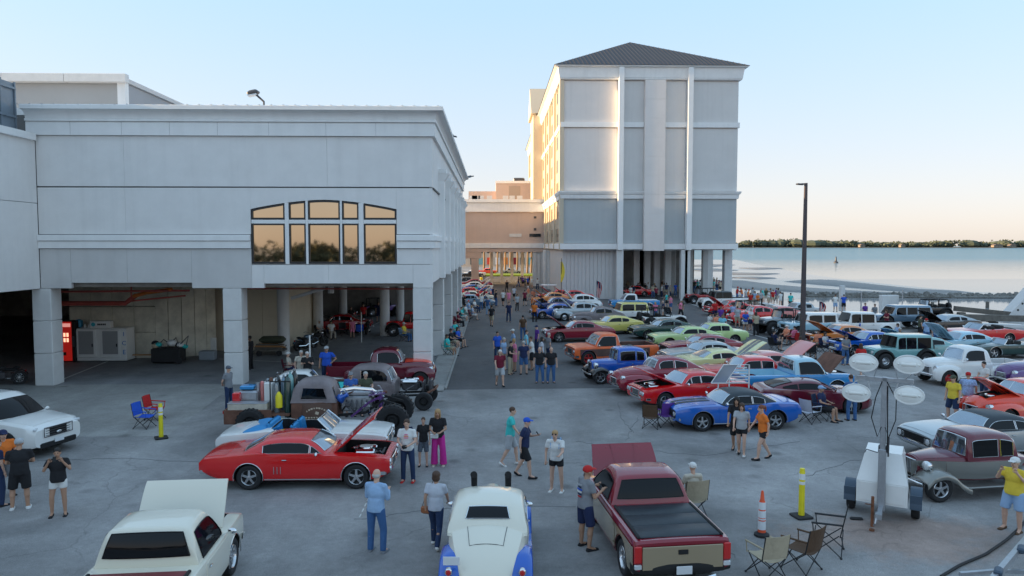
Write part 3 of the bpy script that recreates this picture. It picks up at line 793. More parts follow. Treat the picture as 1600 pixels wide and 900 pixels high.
# ---- bridge block across the lane
YBR = 120.0
br = thing('bridge_block', 'tan block spanning the lane between the casino and the tower', 'building', (fx(790, YBR), YBR, 0))
def bpart(name, mb, m, s=0):
    o = obj(name, mb, m, br, s); o.location = (-fx(790, YBR), -YBR, 0); return o
bx0, bx1 = fx(700, YBR), fx(851, YBR)
zz = lambda y, Y=YBR: fz(y, Y)
b = MB(); b.bx(bx0, bx1, YBR, YBR + 14, zz(384), zz(331)); bpart('wall', b, M_TAN)
b = MB(); b.bx(bx0, bx1 + .2, YBR - .35, YBR + .3, zz(330.5), zz(316)); b.bx(bx0, bx1 + .3, YBR - .6, YBR + .3, zz(315.8), zz(311)); bpart('cornice', b, M_WHITE)
b = MB(); b.bx(bx0, bx1, YBR - .25, YBR + .2, zz(387.5), zz(380)); bpart('string_band', b, M_WHITE)
b = MB(); b.bx(bx0, bx1, YBR - .1, YBR + 14, zz(394), zz(387.8)); bpart('soffit_beam', b, M_TAN)
b = MB(); b.bx(bx0, fx(752, YBR), YBR - .05, YBR + 1.5, zz(404), zz(394.3)); bpart('lintel', b, M_TAN)
for px, w in ((742, 1.2),):
    b = MB(); b.bx(fx(px, YBR) - w / 2, fx(px, YBR) + w / 2, YBR, YBR + 1.2, 0, zz(404.3)); bpart('pier', b, M_TAN)
for px, w in ((768, .5), (784, .5), (800, .5), (816, .5)):
    b = MB(); b.bx(fx(px, 132) - w / 2, fx(px, 132) + w / 2, 132, 132.6, 0, zz(394) - .01); bpart('pier', b, M_COL)
b = MB()
for px in (836, 842, 848): b.bx(fx(px, YBR) - .35, fx(px, YBR) + .35, YBR + .1, YBR + .9, 0, zz(394) - .01)
bpart('pier', b, M_COL)
for px, w, c in ((806, 6, M_TAN), (833, 8, M_GLASSD), (836, 1.2, M_STEEL), (836, 1.1, M_STEEL)):
    pass
def brw(px0, px1, py0, py1, m):
    b = MB(); b.bx(fx(px0, YBR), fx(px1, YBR), YBR - .06, YBR + .02, zz(py1), zz(py0)); o = bpart('louvre', b, m)
brw(796, 815, 365, 370, M_COL); brw(827, 845, 365, 370, M_GLASSD); brw(834, 838, 337.5, 341, M_TAN if 0 else M_STEEL); brw(834, 838, 356, 360, M_STEEL)
b = MB()
for px in (738, 742, 746, 752, 765, 790, 800, 812): b.box((fx(px, YBR + 4), YBR + 4, zz(310, YBR + 4) - .2), (.9, .8, 1.4))
bpart('roof_unit', b, M_COL)
# roof-top hall behind the bridge (lit by the low sun)
rt = thing('rooftop_hall', 'sunlit tan plant room rising behind the bridge block', 'building', (fx(800, 140), 140, 0))
b = MB(); b.bx(0, fx(832, 140) - fx(775, 140), 0, 14, 8, fz(283, 140)); b.bx(fx(732, 140) - fx(775, 140), 0, 2, 14, 8, fz(297, 140)); o = obj('wall', b, M_TAN, rt, 0); o.location = (fx(775, 140) - fx(800, 140), 0, 0)
b = MB(); b.bx(fx(795, 140) - fx(800, 140), fx(813, 140) - fx(800, 140), -.06, 0, 12, fz(290, 140)); obj('louvre', b, mat('tan_louvre', (.42, .34, .28), .8), rt, 0)
b = MB(); b.box((fx(811, 140) - fx(800, 140), 1.5, fz(283, 140) + .4), (2.2, 2, .8), bev=.2); obj('roof_fan', b, M_STEEL, rt)
b = MB(); b.bx(fx(775, 140) - fx(800, 140) - .1, fx(832, 140) - fx(800, 140) + .1, -.15, 0, fz(283, 140) - .3, fz(283, 140) + .15); obj('coping', b, M_WHITE, rt, 0)

# ---- hotel tower
YT = 90.0
tx0, tx1 = fx(877, YT), fx(1150, YT)
tz = lambda y: fz(y, YT)
YTE = 168.0
tw = thing('hotel_tower', 'tall grey hotel tower with dark hipped roof standing on columns by the bay', 'building', (tx0, YT, 0))
def tpart(name, mb, m, s=0, label=None):
    o = obj(name, mb, m, tw, s, label=label); o.location = (-tx0, -YT, 0); return o
zU0 = tz(390.5)
b = MB(); b.bx(tx0 + .25, tx1 - .05, YT + .25, YTE, zU0 + .3, tz(103)); tpart('core_wall', b, M_TWARM)
b = MB(); b.bx(tx0 + .3, tx1 - .2, YT + .3, YTE - .2, zU0 + .02, zU0 + .28); tpart('soffit', b, M_DARK)
pil = [fx(967.5, YT), fx(1073.5, YT)]
ctr = (fx(1004, YT), fx(1035.5, YT))
M_TL = {0: M_TWARM, 1: mat('tower_right_siding', (.70, .68, .66), .8, var=(.5, .04), streak=.05), 2: M_TGREY}
bays = [(tx0, pil[0] - .35), (pil[0] + .35, ctr[0]), (ctr[1], pil[1] - .35), (pil[1] + .35, tx1)]
tiers = [(188, 123), (297, 198), (380, 310)]
for bi, (xa, xb) in enumerate(bays):
    for ti, (ya, yb) in enumerate(tiers):
        m = M_TL[2] if ti == 2 else (M_TL[0] if bi == 0 else M_TL[1])
        z0, z1 = tz(ya), tz(yb); n = max(3, int((z1 - z0) / 1.25)); 
        for k in range(n):
            za, zb2 = z0 + (z1 - z0) * k / n, z0 + (z1 - z0) * (k + 1) / n
            b = MB(); b.loft([[(x, YT + .1 + 0, za + .01), (x, YT + .10, zb2 - .01), (x, YT + .24, zb2 - .01), (x, YT + .24, za + .01)] if 0 else [(x, YT + .094, za + .001), (x, YT + .10, zb2 - .001), (x, YT + .24, zb2 - .001), (x, YT + .24, za + .001)] for x in (xa + .01, xb - .01)])
            tpart('siding_panel', b, m)
for k in range(9):
    z0, z1 = tz(392), tz(123); za, zb2 = z0 + (z1 - z0) * k / 9, z0 + (z1 - z0) * (k + 1) / 9
    b = MB(); b.bx(ctr[0] + .01, ctr[1] - .01, YT - .75, YT + .24, za + .004, zb2 - .004, bev=.006); tpart('centre_panel', b, M_TWARM)
for X in pil:
    b = MB(); b.bx(X - .30, X + .30, YT - .85, YT + .24, zU0, tz(103)); tpart('pilaster', b, M_WHITE)
def tband(ya, yb, o, name='string_band', full=True):
    segs = [(tx0, ctr[0] - .02), (ctr[1] + .02, tx1)] if not full else [(tx0, tx1)]
    b = MB()
    for i, (xa, xb) in enumerate(segs):
        if full: sweep(b, [(-.1, tz(ya)), (o * .7, tz(ya)), (o, tz(yb) - .1), (o, tz(yb)), (-.1, tz(yb))], [(tx0, YTE), (tx0, YT), (tx1, YT), (tx1, YT + 30)])
        elif i == 0: sweep(b, [(-.1, tz(ya)), (o, tz(ya)), (o, tz(yb)), (-.1, tz(yb))], [(tx0, YTE), (tx0, YT), (xb, YT)])
        else: sweep(b, [(-.1, tz(ya)), (o, tz(ya)), (o, tz(yb)), (-.1, tz(yb))], [(xa, YT), (tx1, YT), (tx1, YT + 30)])
    tpart(name, b, M_WHITE)
tband(121.5, 119, .32, 'cornice'); tband(118.7, 103, .5, 'cornice'); tband(102.7, 100.5, .9, 'cornice')
tband(196.5, 188.5, .14, full=False); tband(309.5, 303, .2, 'string_band'); tband(302.7, 298, .42, 'string_band')
tband(389.5, 380.5, .18, full=False)
b = MB(); b.bx(tx0, ctr[0] - .03, YT + .05, YT + .6, zU0 - .05, tz(390)); b.bx(ctr[1] + .03, tx1, YT + .05, YT + .6, zU0 - .05, tz(390)); tpart('edge_beam', b, M_TGREY)
# hipped standing seam roof
ze = tz(100.4); ov = 1.0; xm = fx(990, 100) ; xa, xb = tx0 - ov, tx1 + ov; ya, yb = YT - ov, YTE + 1
hip = (xb - xa) / 2; apex = Vector(((xa + xb) / 2 - .6, ya + hip, 0)); pz = PY(990, 66, apex.y).z
def slope(name, A, B, Cc, D, n):
    b = MB(); b.add([A, B, Cc, D] if D else [A, B, Cc], [(0, 1, 2, 3) if D else (0, 1, 2)]); o = tpart(name, b, M_ROOF)
    r = MB(); A, B, Cc = Vector(A), Vector(B), Vector(Cc); D_ = Vector(D) if D else Cc
    for i in range(1, n):
        t = i / n; p = A.lerp(B, t)
        if D: qd = D_.lerp(Cc, t)
        else:
            u = min(t, 1 - t) * 2; edge = A.lerp(Cc, u) if t < .5 else B.lerp(Cc, u); 
            qd = edge
        nn = (B - A).cross(Cc - A).normalized(); nn = nn if nn.z > 0 else -nn
        r.tube([p + nn * .02, qd + nn * .02], .035, 4)
    return r
r1 = slope('roof', (xa, ya, ze), (xb, ya, ze), (apex.x, apex.y, pz), None, 46)
tpart('roof_seam', r1, mat('roof_seam', (.040, .043, .055), .6))
slope('roof', (xb, ya, ze), (xb, yb, ze), (apex.x, yb - hip, pz), (apex.x, apex.y, pz), 2); slope('roof', (xa, ya, ze), (xa, yb, ze), (apex.x, yb - hip, pz), (apex.x, apex.y, pz), 2)
slope('roof', (xa, yb, ze), (xb, yb, ze), (apex.x, yb - hip, pz), None, 2)
# left side of the tower: piers, recessed balconies, windows
nb = 9; zf = [tz(390) + i * 3.05 for i in range(8)]
for i in range(nb + 1):
    Y = YT + .4 + (YTE - YT - 1) * i / nb
    b = MB(); b.bx(tx0 - .25, tx0 + .26, Y - .5, Y + .5, zU0, tz(121.5)); tpart('side_pier', b, mat('side_cream', (.60, .52, .40), .85))
for i in range(nb):
    Ya = YT + .9 + (YTE - YT - 1) * i / nb; Yb = YT - .1 + (YTE - YT - 1) * (i + 1) / nb
    b = MB(); b.bx(tx0, tx0 + .25, Ya, Yb, zU0, tz(121.5)); tpart('side_wall', b, mat('side_tan', (.50, .41, .30), .85))
    for k in range(7):
        z0 = tz(388) + .8 + k * 2.95
        for (u, v) in ((.2, .42), (.58, .8)):
            w = MB(); w.bx(tx0 - .03, tx0 + .02, Ya + (Yb - Ya) * u, Ya + (Yb - Ya) * v, z0, z0 + 1.7); tpart('window', w, M_GLASSD)
# gable turret on the left side
Yg = 128; b = MB(); b.bx(tx0 - 1.6, tx0, Yg - 4, Yg + 4, zU0, 29); tpart('turret', b, mat('side_cream', (.60, .52, .40), .85))
b = MB(); b.prism([(Yg - 5, 28.5), (Yg + 5, 28.5), (Yg, 33.5)], tx0 - 2.0, tx0 + 3, 'X'); tpart('turret_gable', b, mat('side_cream', (.60, .52, .40), .85))
# ground level: grey block, columns
b = MB(); gx0, gx1 = fx(879, YT + 1), fx(964, YT + 1)
n = 14
for i in range(n): 
    b = MB(); b.bx(gx0 + (gx1 - gx0) * i / n + .01, gx0 + (gx1 - gx0) * (i + 1) / n - .01, YT + 1, YT + 1.2, 0, zU0 - .06, bev=.02); tpart('cladding_panel', b, M_WALL2)
b = MB(); b.bx(gx0, gx1, YT + 1.21, YTE - 10, 0, zU0 - .06); tpart('core_wall', b, M_WALL2)
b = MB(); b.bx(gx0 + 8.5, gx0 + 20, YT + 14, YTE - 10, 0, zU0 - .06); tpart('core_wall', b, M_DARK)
def tcol(X, Y, r=.45):
    b = MB(); b.bx(X - r, X + r, Y, Y + 2 * r, 0, zU0 - .02, bev=.06); tpart('column', b, M_COL)
for px in (968.5, 1069, 1073.8): tcol(fx(px, YT), YT - .2, .36 if px > 1070 else .42)
tcol(fx(1138.5, YT + 2), YT + 2, .5)
for px, Y in ((995, 98), (1012, 98), (1027, 98), (1044, 97), (1052, 101), (1078, 99), (1103, 99), (1110, 99.5), (1003, 104), (1020, 106), (1036, 105), (1057, 108)): tcol(fx(px, Y), Y, .4)
for px in (852, 858, 864, 872): 
    b = MB(); X = fx(px, 112); b.cyl((X, 112, 0), (X, 112, 6), .35, n=14); tpart('round_column', b, M_COL, 40)
# ============================================================ vehicles
PAINT1 = bpy.data.materials.new('paint_slot_one'); PAINT2 = bpy.data.materials.new('paint_slot_two'); PAINT3 = bpy.data.materials.new('cloth_slot')
def paint(name, col, rough=.22, coat=.9, metal=.0, var=None):
    return mat('paint_' + name, col, rough, metal, coat, var=var, bump=(1.2, .02))
P = dict(
    red=paint('red', (.72, .008, .010)), darkred=paint('darkred', (.38, .010, .016)), crimson=paint('crimson', (.24, .008, .022)),
    maroon=paint('maroon', (.14, .008, .022)), wine=paint('wine', (.28, .008, .028)), blue=paint('blue', (.006, .12, .50)),
    royal=paint('royal', (.005, .10, .50)), sky=paint('sky', (.03, .28, .62)), pale=paint('pale', (.36, .60, .72)), white=paint('white', (.80, .80, .78)),
    cream=paint('cream', (.72, .66, .52)), ivory=paint('ivory', (.76, .72, .60)), tan=paint('tan', (.42, .33, .21), metal=.3), navy=paint('navy', (.012, .025, .13)),
    orange=paint('orange', (.80, .14, .03), .4, .3, var=(2.5, .25)), coral=paint('coral', (.85, .08, .04)), pink=paint('pink', (.72, .22, .20)),
    yellow=paint('yellow', (.72, .62, .16)), paleyellow=paint('paleyellow', (.74, .72, .34)), lime=paint('lime', (.55, .72, .30)), acid=paint('acid', (.42, .72, .02)),
    green=paint('green', (.012, .05, .045)), black=paint('black', (.012, .012, .014)), silver=paint('silver', (.42, .46, .48), .3, metal=.5), grey=paint('grey', (.24, .28, .31), metal=.4),
    steelblue=paint('steelblue', (.16, .25, .34), metal=.3), teal=paint('teal', (.20, .42, .42)), purple=paint('purple', (.16, .07, .30)), plum=paint('plum', (.13, .05, .20)),
    rust=paint('rust', (.16, .075, .05), .85, 0, var=(3, .45)), rustbrown=paint('rustbrown', (.11, .055, .045), .6, .1, var=(2.2, .4)), greyrust=paint('greyrust', (.20, .165, .17), .5, .2, var=(1.5, .4)),
    taupe=paint('taupe', (.26, .26, .24), .3, metal=.5), vinyl=paint('vinyl', (.03, .04, .05), .6, .1), interior_blue=paint('interior_blue', (.02, .25, .55), .5, 0),
    interior_red=paint('interior_red', (.22, .02, .04), .5, 0), interior_black=paint('interior_black', (.02, .02, .02), .6, 0), brown=paint('brown', (.13, .07, .05), .4), gold=paint('gold', (.5, .3, .1)), orangey=paint('orangey', (.75, .22, .03)))
GL = mat('car_glass', (.34, .40, .46), .04, .85, var=(.8, .25))
GLB = mat('car_glass_dark', (.006, .007, .009), .04, .0, spec=.3)
CHR = mat('chrome', (.78, .79, .80), .09, 1.0)
RUB = mat('tyre_rubber', (.018, .018, .02), .75, var=(9, .2))
ALU = mat('alloy_rim', (.62, .63, .65), .2, .95)
BLK = mat('car_underside', (.012, .012, .013), .8)
ENG = mat('engine_iron', (.10, .10, .11), .45, .6, var=(9, .4))
LENS = mat('headlamp_lens', (.75, .78, .80), .1, .4)
TAILR = mat('tail_lamp_red', (.55, .01, .01), .15, 0, .8)
PLATE = mat('licence_plate', (.70, .72, .74), .4)
TONN = mat('tonneau_cloth', (.022, .03, .038), .5, var=(6, .3))
TONR = mat('maroon_tonneau', (.20, .035, .04), .6, var=(3, .15))
REDL = mat('red_wheel', (.45, .02, .02), .3, 0, .5)
WSW = mat('white_wall', (.6, .6, .58), .7)

def union_x(*ts, n=26):
    a, b = min(t[0][0] for t in ts), max(t[-1][0] for t in ts)
    xs = {round(a + (b - a) * i / n, 3) for i in range(n + 1)} | {round(p[0], 3) for t in ts for p in t}
    xs = sorted(xs); out = [xs[0]]
    for x in xs[1:]:
        if x - out[-1] > .035 or x == xs[-1]: out.append(x)
    return out
class Body:
    """car body surface: top profile, half width and belly line, all against length x"""
    def __init__(s, top, hw, bot, crown=.04, sh=.06, tuck=.90, boxy=0):
        s.top, s.hw, s.bot, s.crown, s.sh, s.tuck, s.boxy = top, hw, bot, crown, sh, tuck, boxy
    def zt(s, x): return sinterp(s.top, x)
    def w(s, x): return sinterp(s.hw, x)
    def zb(s, x): return sinterp(s.bot, x)
    def sec(s, x):
        w, zt, zb = s.w(x), s.zt(x), s.zb(x); h = zt - zb; c = s.crown; k = s.sh
        if s.boxy:
            return [(0, zb), (w * .85, zb), (w * .985, zb + .04), (w, zb + .3 * h), (w, zb + .75 * h), (w - .012, zt - k * .7), (w - k * .45, zt - .012), (w - k * 1.3, zt + c * .2), (w * .5, zt + c * .8), (0, zt + c)]
        return [(0, zb), (w * .8, zb), (w * .93, zb + .05), (w * .985, zb + .22 * h), (w, zb + .52 * h), (w * .99, zb + .78 * h), (w * .965, zt - k * .55), (w * .90, zt - .004), (w * .72, zt + c * .35), (w * .38, zt + c * .85), (0, zt + c)]
    def build(s, mb, mi=0, n=26):
        rings = []
        for x in union_x(s.top, s.hw, s.bot, n=n):
            h = s.sec(x); r = [(x, y, z) for y, z in h] + [(x, -y, z) for y, z in h[::-1][1:-1]]
            rings.append(r)
        mb.loft(rings, mi)
    def ztop(s, x, y):
        h = s.sec(x)[-4:] if not s.boxy else s.sec(x)[-4:]
        t = sorted([(a, b) for a, b in h]); return interp(t, abs(y))
    def yside(s, x, z):
        h = s.sec(x)[2:8]; return interp([(b, a) for a, b in h], z)
    def top_patch(s, x0, x1, fw, off=.012, th=.03, nu=10, nv=10, mi=0, hinge=None, ang=0, tf=1.0):
        """a lid lying on the top surface (bonnet, boot lid); fw = fraction of half width"""
        mb = MB()
        def f(u, v):
            x = x0 + (x1 - x0) * v; wv = s.w(x) * fw * (1 - (1 - tf) * v); y = (u * 2 - 1) * wv
            return (x, y, s.ztop(x, y) + off)
        mb.sheet(f, nu, nv, mi, th, (0, 0, 1))
        if ang:
            hz = s.zt(hinge) + .02; M_ = Matrix.Translation((hinge, 0, hz)) @ Matrix.Rotation(ang, 4, 'Y') @ Matrix.Translation((-hinge, 0, -hz))
            mb.xform(M_)
        return mb
    def side_patch(s, x0, x1, z0f, ztop_off, sd, off=.008, nu=6, nv=7, mi=0):
        mb = MB()
        def f(u, v):
            x = x0 + (x1 - x0) * u; zb, zt = s.zb(x) + z0f, s.zt(x) - ztop_off; z = zb + (zt - zb) * v
            return (x, sd * (s.yside(x, z) + off), z)
        mb.sheet(f, nu, nv, mi, .02, (0, sd, 0)); return mb
def boolean_cut(me, cutters, mats):
    """cut shapes out of a closed body mesh; cutter faces carry material index 1 (dark)"""
    import bmesh
    o = bpy.data.objects.new('tmp', me); C.objects.link(o); tmp = [o]
    for cm in cutters:
        c = bpy.data.objects.new('tmpc', cm); C.objects.link(c); tmp.append(c)
        m = o.modifiers.new('b', 'BOOLEAN'); m.operation = 'DIFFERENCE'; m.object = c; m.solver = 'EXACT'
    bpy.context.view_layer.update()
    dg = bpy.context.evaluated_depsgraph_get()
    new = bpy.data.meshes.new_from_object(o.evaluated_get(dg))
    for t in tmp: bpy.data.objects.remove(t)
    while len(new.materials) < len(mats): new.materials.append(None)
    for i, m in enumerate(mats): new.materials[i] = m
    for p_ in new.polygons:
        if p_.normal.z < -.75 and p_.center.z < .62: p_.material_index = 1  # low undersides turned black to deepen the contact shade beneath
    new.shade_smooth(); new.set_sharp_from_angle(angle=R(32))
    return new

def wheel(root, pos, r, wd, style='five', sd=1, name='wheel', ww=False, detail=True, rimc=None):
    """a tyre with its rim; sd = outward side along y"""
    x, y, z = pos; rr = r * (.64 if style not in ('big', 'steel') else .52)
    prof = [(rr, -wd * .42), (r * .90, -wd * .5), (r * .985, -wd * .40), (r, -wd * .2), (r, wd * .2), (r * .985, wd * .40), (r * .90, wd * .5), (r * (.82 if ww else .8), wd * .5), (rr + .005, wd * .42), (rr - .01, wd * .2)]
    mb = MB(); pr = [(a, b * sd) for a, b in prof]
    mb.lathe(pr, (0, 0, 0), 'Y', 26, mis=[0, 0, 0, 0, 0, 0, 0, 1 if ww else 0, 0])
    if style in ('big',):
        for k in range(22):
            a = 2 * math.pi * k / 22
            for s in (-1, 1): mb.box((r * math.cos(a), s * wd * .28, r * math.sin(a)), (.06, wd * .36, .035), 0, ry=-a + math.pi / 2)
    w = obj(name, mb, [RUB, WSW], root, 40, loc=(x, y, z))
    rm = MB(); o = wd * .3 * sd
    rm.lathe([(rr, wd * .40 * sd), (rr * .96, wd * .44 * sd), (rr * .88, wd * .36 * sd), (rr * .84, o * .4), (.001, o * .4)], (0, 0, 0), 'Y', 24, mis=[0, 0, 0, 1])
    if style == 'steel' or style == 'big':
        rm.lathe([(rr * .8, o * .5), (rr * .55, o * 1.2), (rr * .3, o * .9), (rr * .28, o * 1.3), (.001, o * 1.35)], (0, 0, 0), 'Y', 18)
    elif style == 'disc':
        rm.lathe([(rr * .86, o * .7), (rr * .6, o * 1.25), (rr * .35, o * 1.3), (.001, o * 1.5)], (0, 0, 0), 'Y', 20)
    else:
        n = {'five': 5, 'eight': 8, 'ten': 10}[style]
        for k in range(n):
            a = 2 * math.pi * k / n + .3; ca, sa = math.cos(a), math.sin(a); w0, w1 = rr * (.16 if n == 5 else .08), rr * (.13 if n == 5 else .06)
            def pt(rad, t, h): return (ca * rad - sa * t, h, sa * rad + ca * t)
            vs = [pt(rr * .15, -w0, o * 1.15), pt(rr * .15, w0, o * 1.15), pt(rr * .9, w1, o * 1.05), pt(rr * .9, -w1, o * 1.05),
                  pt(rr * .15, -w0, o * .6), pt(rr * .15, w0, o * .6), pt(rr * .9, w1, o * .6), pt(rr * .9, -w1, o * .6)]
            rm.add(vs, [(0, 1, 2, 3), (0, 4, 5, 1), (1, 5, 6, 2), (3, 2, 6, 7), (0, 3, 7, 4)])
        rm.lathe([(rr * .24, o * .6), (rr * .22, o * 1.3), (.001, o * 1.4)], (0, 0, 0), 'Y', 12)
    obj('rim', rm, [rimc or (ALU if style != 'steel' else REDL), BLK], w, 40)
    return w
def engine(root, x, z, sc=1.0, accent=None, tall=False):
    a = accent or ENG; e = MB()
    e.box((x, 0, z - .12), (.62 * sc, .42, .34), 0, bev=.05); o = obj('engine', e, ENG, root)
    for s in (-1, 1):
        v = MB(); v.box((0, s * .24, .10), (.55 * sc, .15, .12), 0, rx=-s * R(35), bev=.03); v.xform(Matrix.Translation((x, 0, z))); obj('valve_cover', v, a, o)
        h = MB(); h.tube([(x + .2, s * .36, z - .05), (x, s * .46, z - .15), (x - .3, s * .42, z - .35)], .035, 6); obj('exhaust_header', h, ENG, o)
    c = MB(); c.lathe([(.001, .2), (.19, .2), (.2, .18), (.2, .11), (.19, .1), (.05, .08), (.05, 0)], (x, 0, z + (.12 if tall else 0)), 'Z', 18); obj('air_cleaner', c, CHR, o)
    if tall:
        b = MB(); b.box((x, 0, z + .1), (.45, .22, .2), bev=.03); b.cyl((x + .3, 0, z), (x + .3, 0, z + .15), .1); obj('blower', b, CHR, o)
    f = MB(); f.box((x + .5 * sc, 0, z - .12), (.06, .6, .4), 0); f.tube([(x + .3, -.1, z + .02), (x + .42, -.2, z + .1), (x + .5, -.2, z + .02)], .03, 6); obj('radiator', f, ENG, o)
    b = MB(); b.box((x + .25, .5, z - .12), (.26, .18, .2), 0, bev=.01); obj('battery', b, BLK, o)
    b = MB(); b.box((x - .45, .42, z - .02), (.12, .16, .16), bev=.02); b.cyl((x - .45, .42, z + .02), (x - .25, .42, z + .04), .05); obj('brake_booster', b, CHR, o)
    return o
def bumper(root, xs, w, z, h=.12, curve=.12, m=None, name='bumper', d=1, th=.07, wrap=.0):
    mb = MB(); rings = []
    for i in range(13):
        t = i / 6 - 1; y = t * w; x = xs - d * curve * abs(t) ** 2.4; 
        k = .75 if abs(t) > .95 else 1
        rings.append([(x - d * th * .6, y, z - h / 2 * k), (x + d * th * .3, y, z - h * .48 * k), (x + d * th * .55, y, z - h * .1), (x + d * th * .5, y, z + h * .2), (x + d * th * .2, y, z + h * .5 * k), (x - d * th * .6, y, z + h * .5 * k)])
    if wrap:
        for s, idx in ((-1, 0), (1, 12)):
            r = [(p[0] - d * wrap, p[1] + s * .01, p[2]) for p in rings[idx if s < 0 else -1]]
            if s < 0: rings.insert(0, r)
            else: rings.append(r)
    mb.loft(rings); return obj(name, mb, m or CHR, root, 40)
def steering(root, x, y, z, mi=None):
    mb = MB(); pts = [(x + .1 * math.sin(a) * .6, y + .19 * math.cos(a), z + .19 * math.sin(a) * .8) for a in [2 * math.pi * i / 16 for i in range(17)]]
    mb.tube(pts, .014, 5); mb.tube([(x, y, z), (x + .35, y, z - .2)], .02, 5); mb.box((x, y, z), (.02, .34, .03))
    obj('steering_wheel', mb, BLK, root)
def seat_mb(x, y, z, w, m=0, h=.55, L=.5):
    mb = MB(); mb.box((x, y, z), (L, w, .16), m, bev=.05); mb.box((x - L / 2 - .02, y, z + h / 2), (.16, w, h), m, bev=.06, ry=R(-10)); return mb

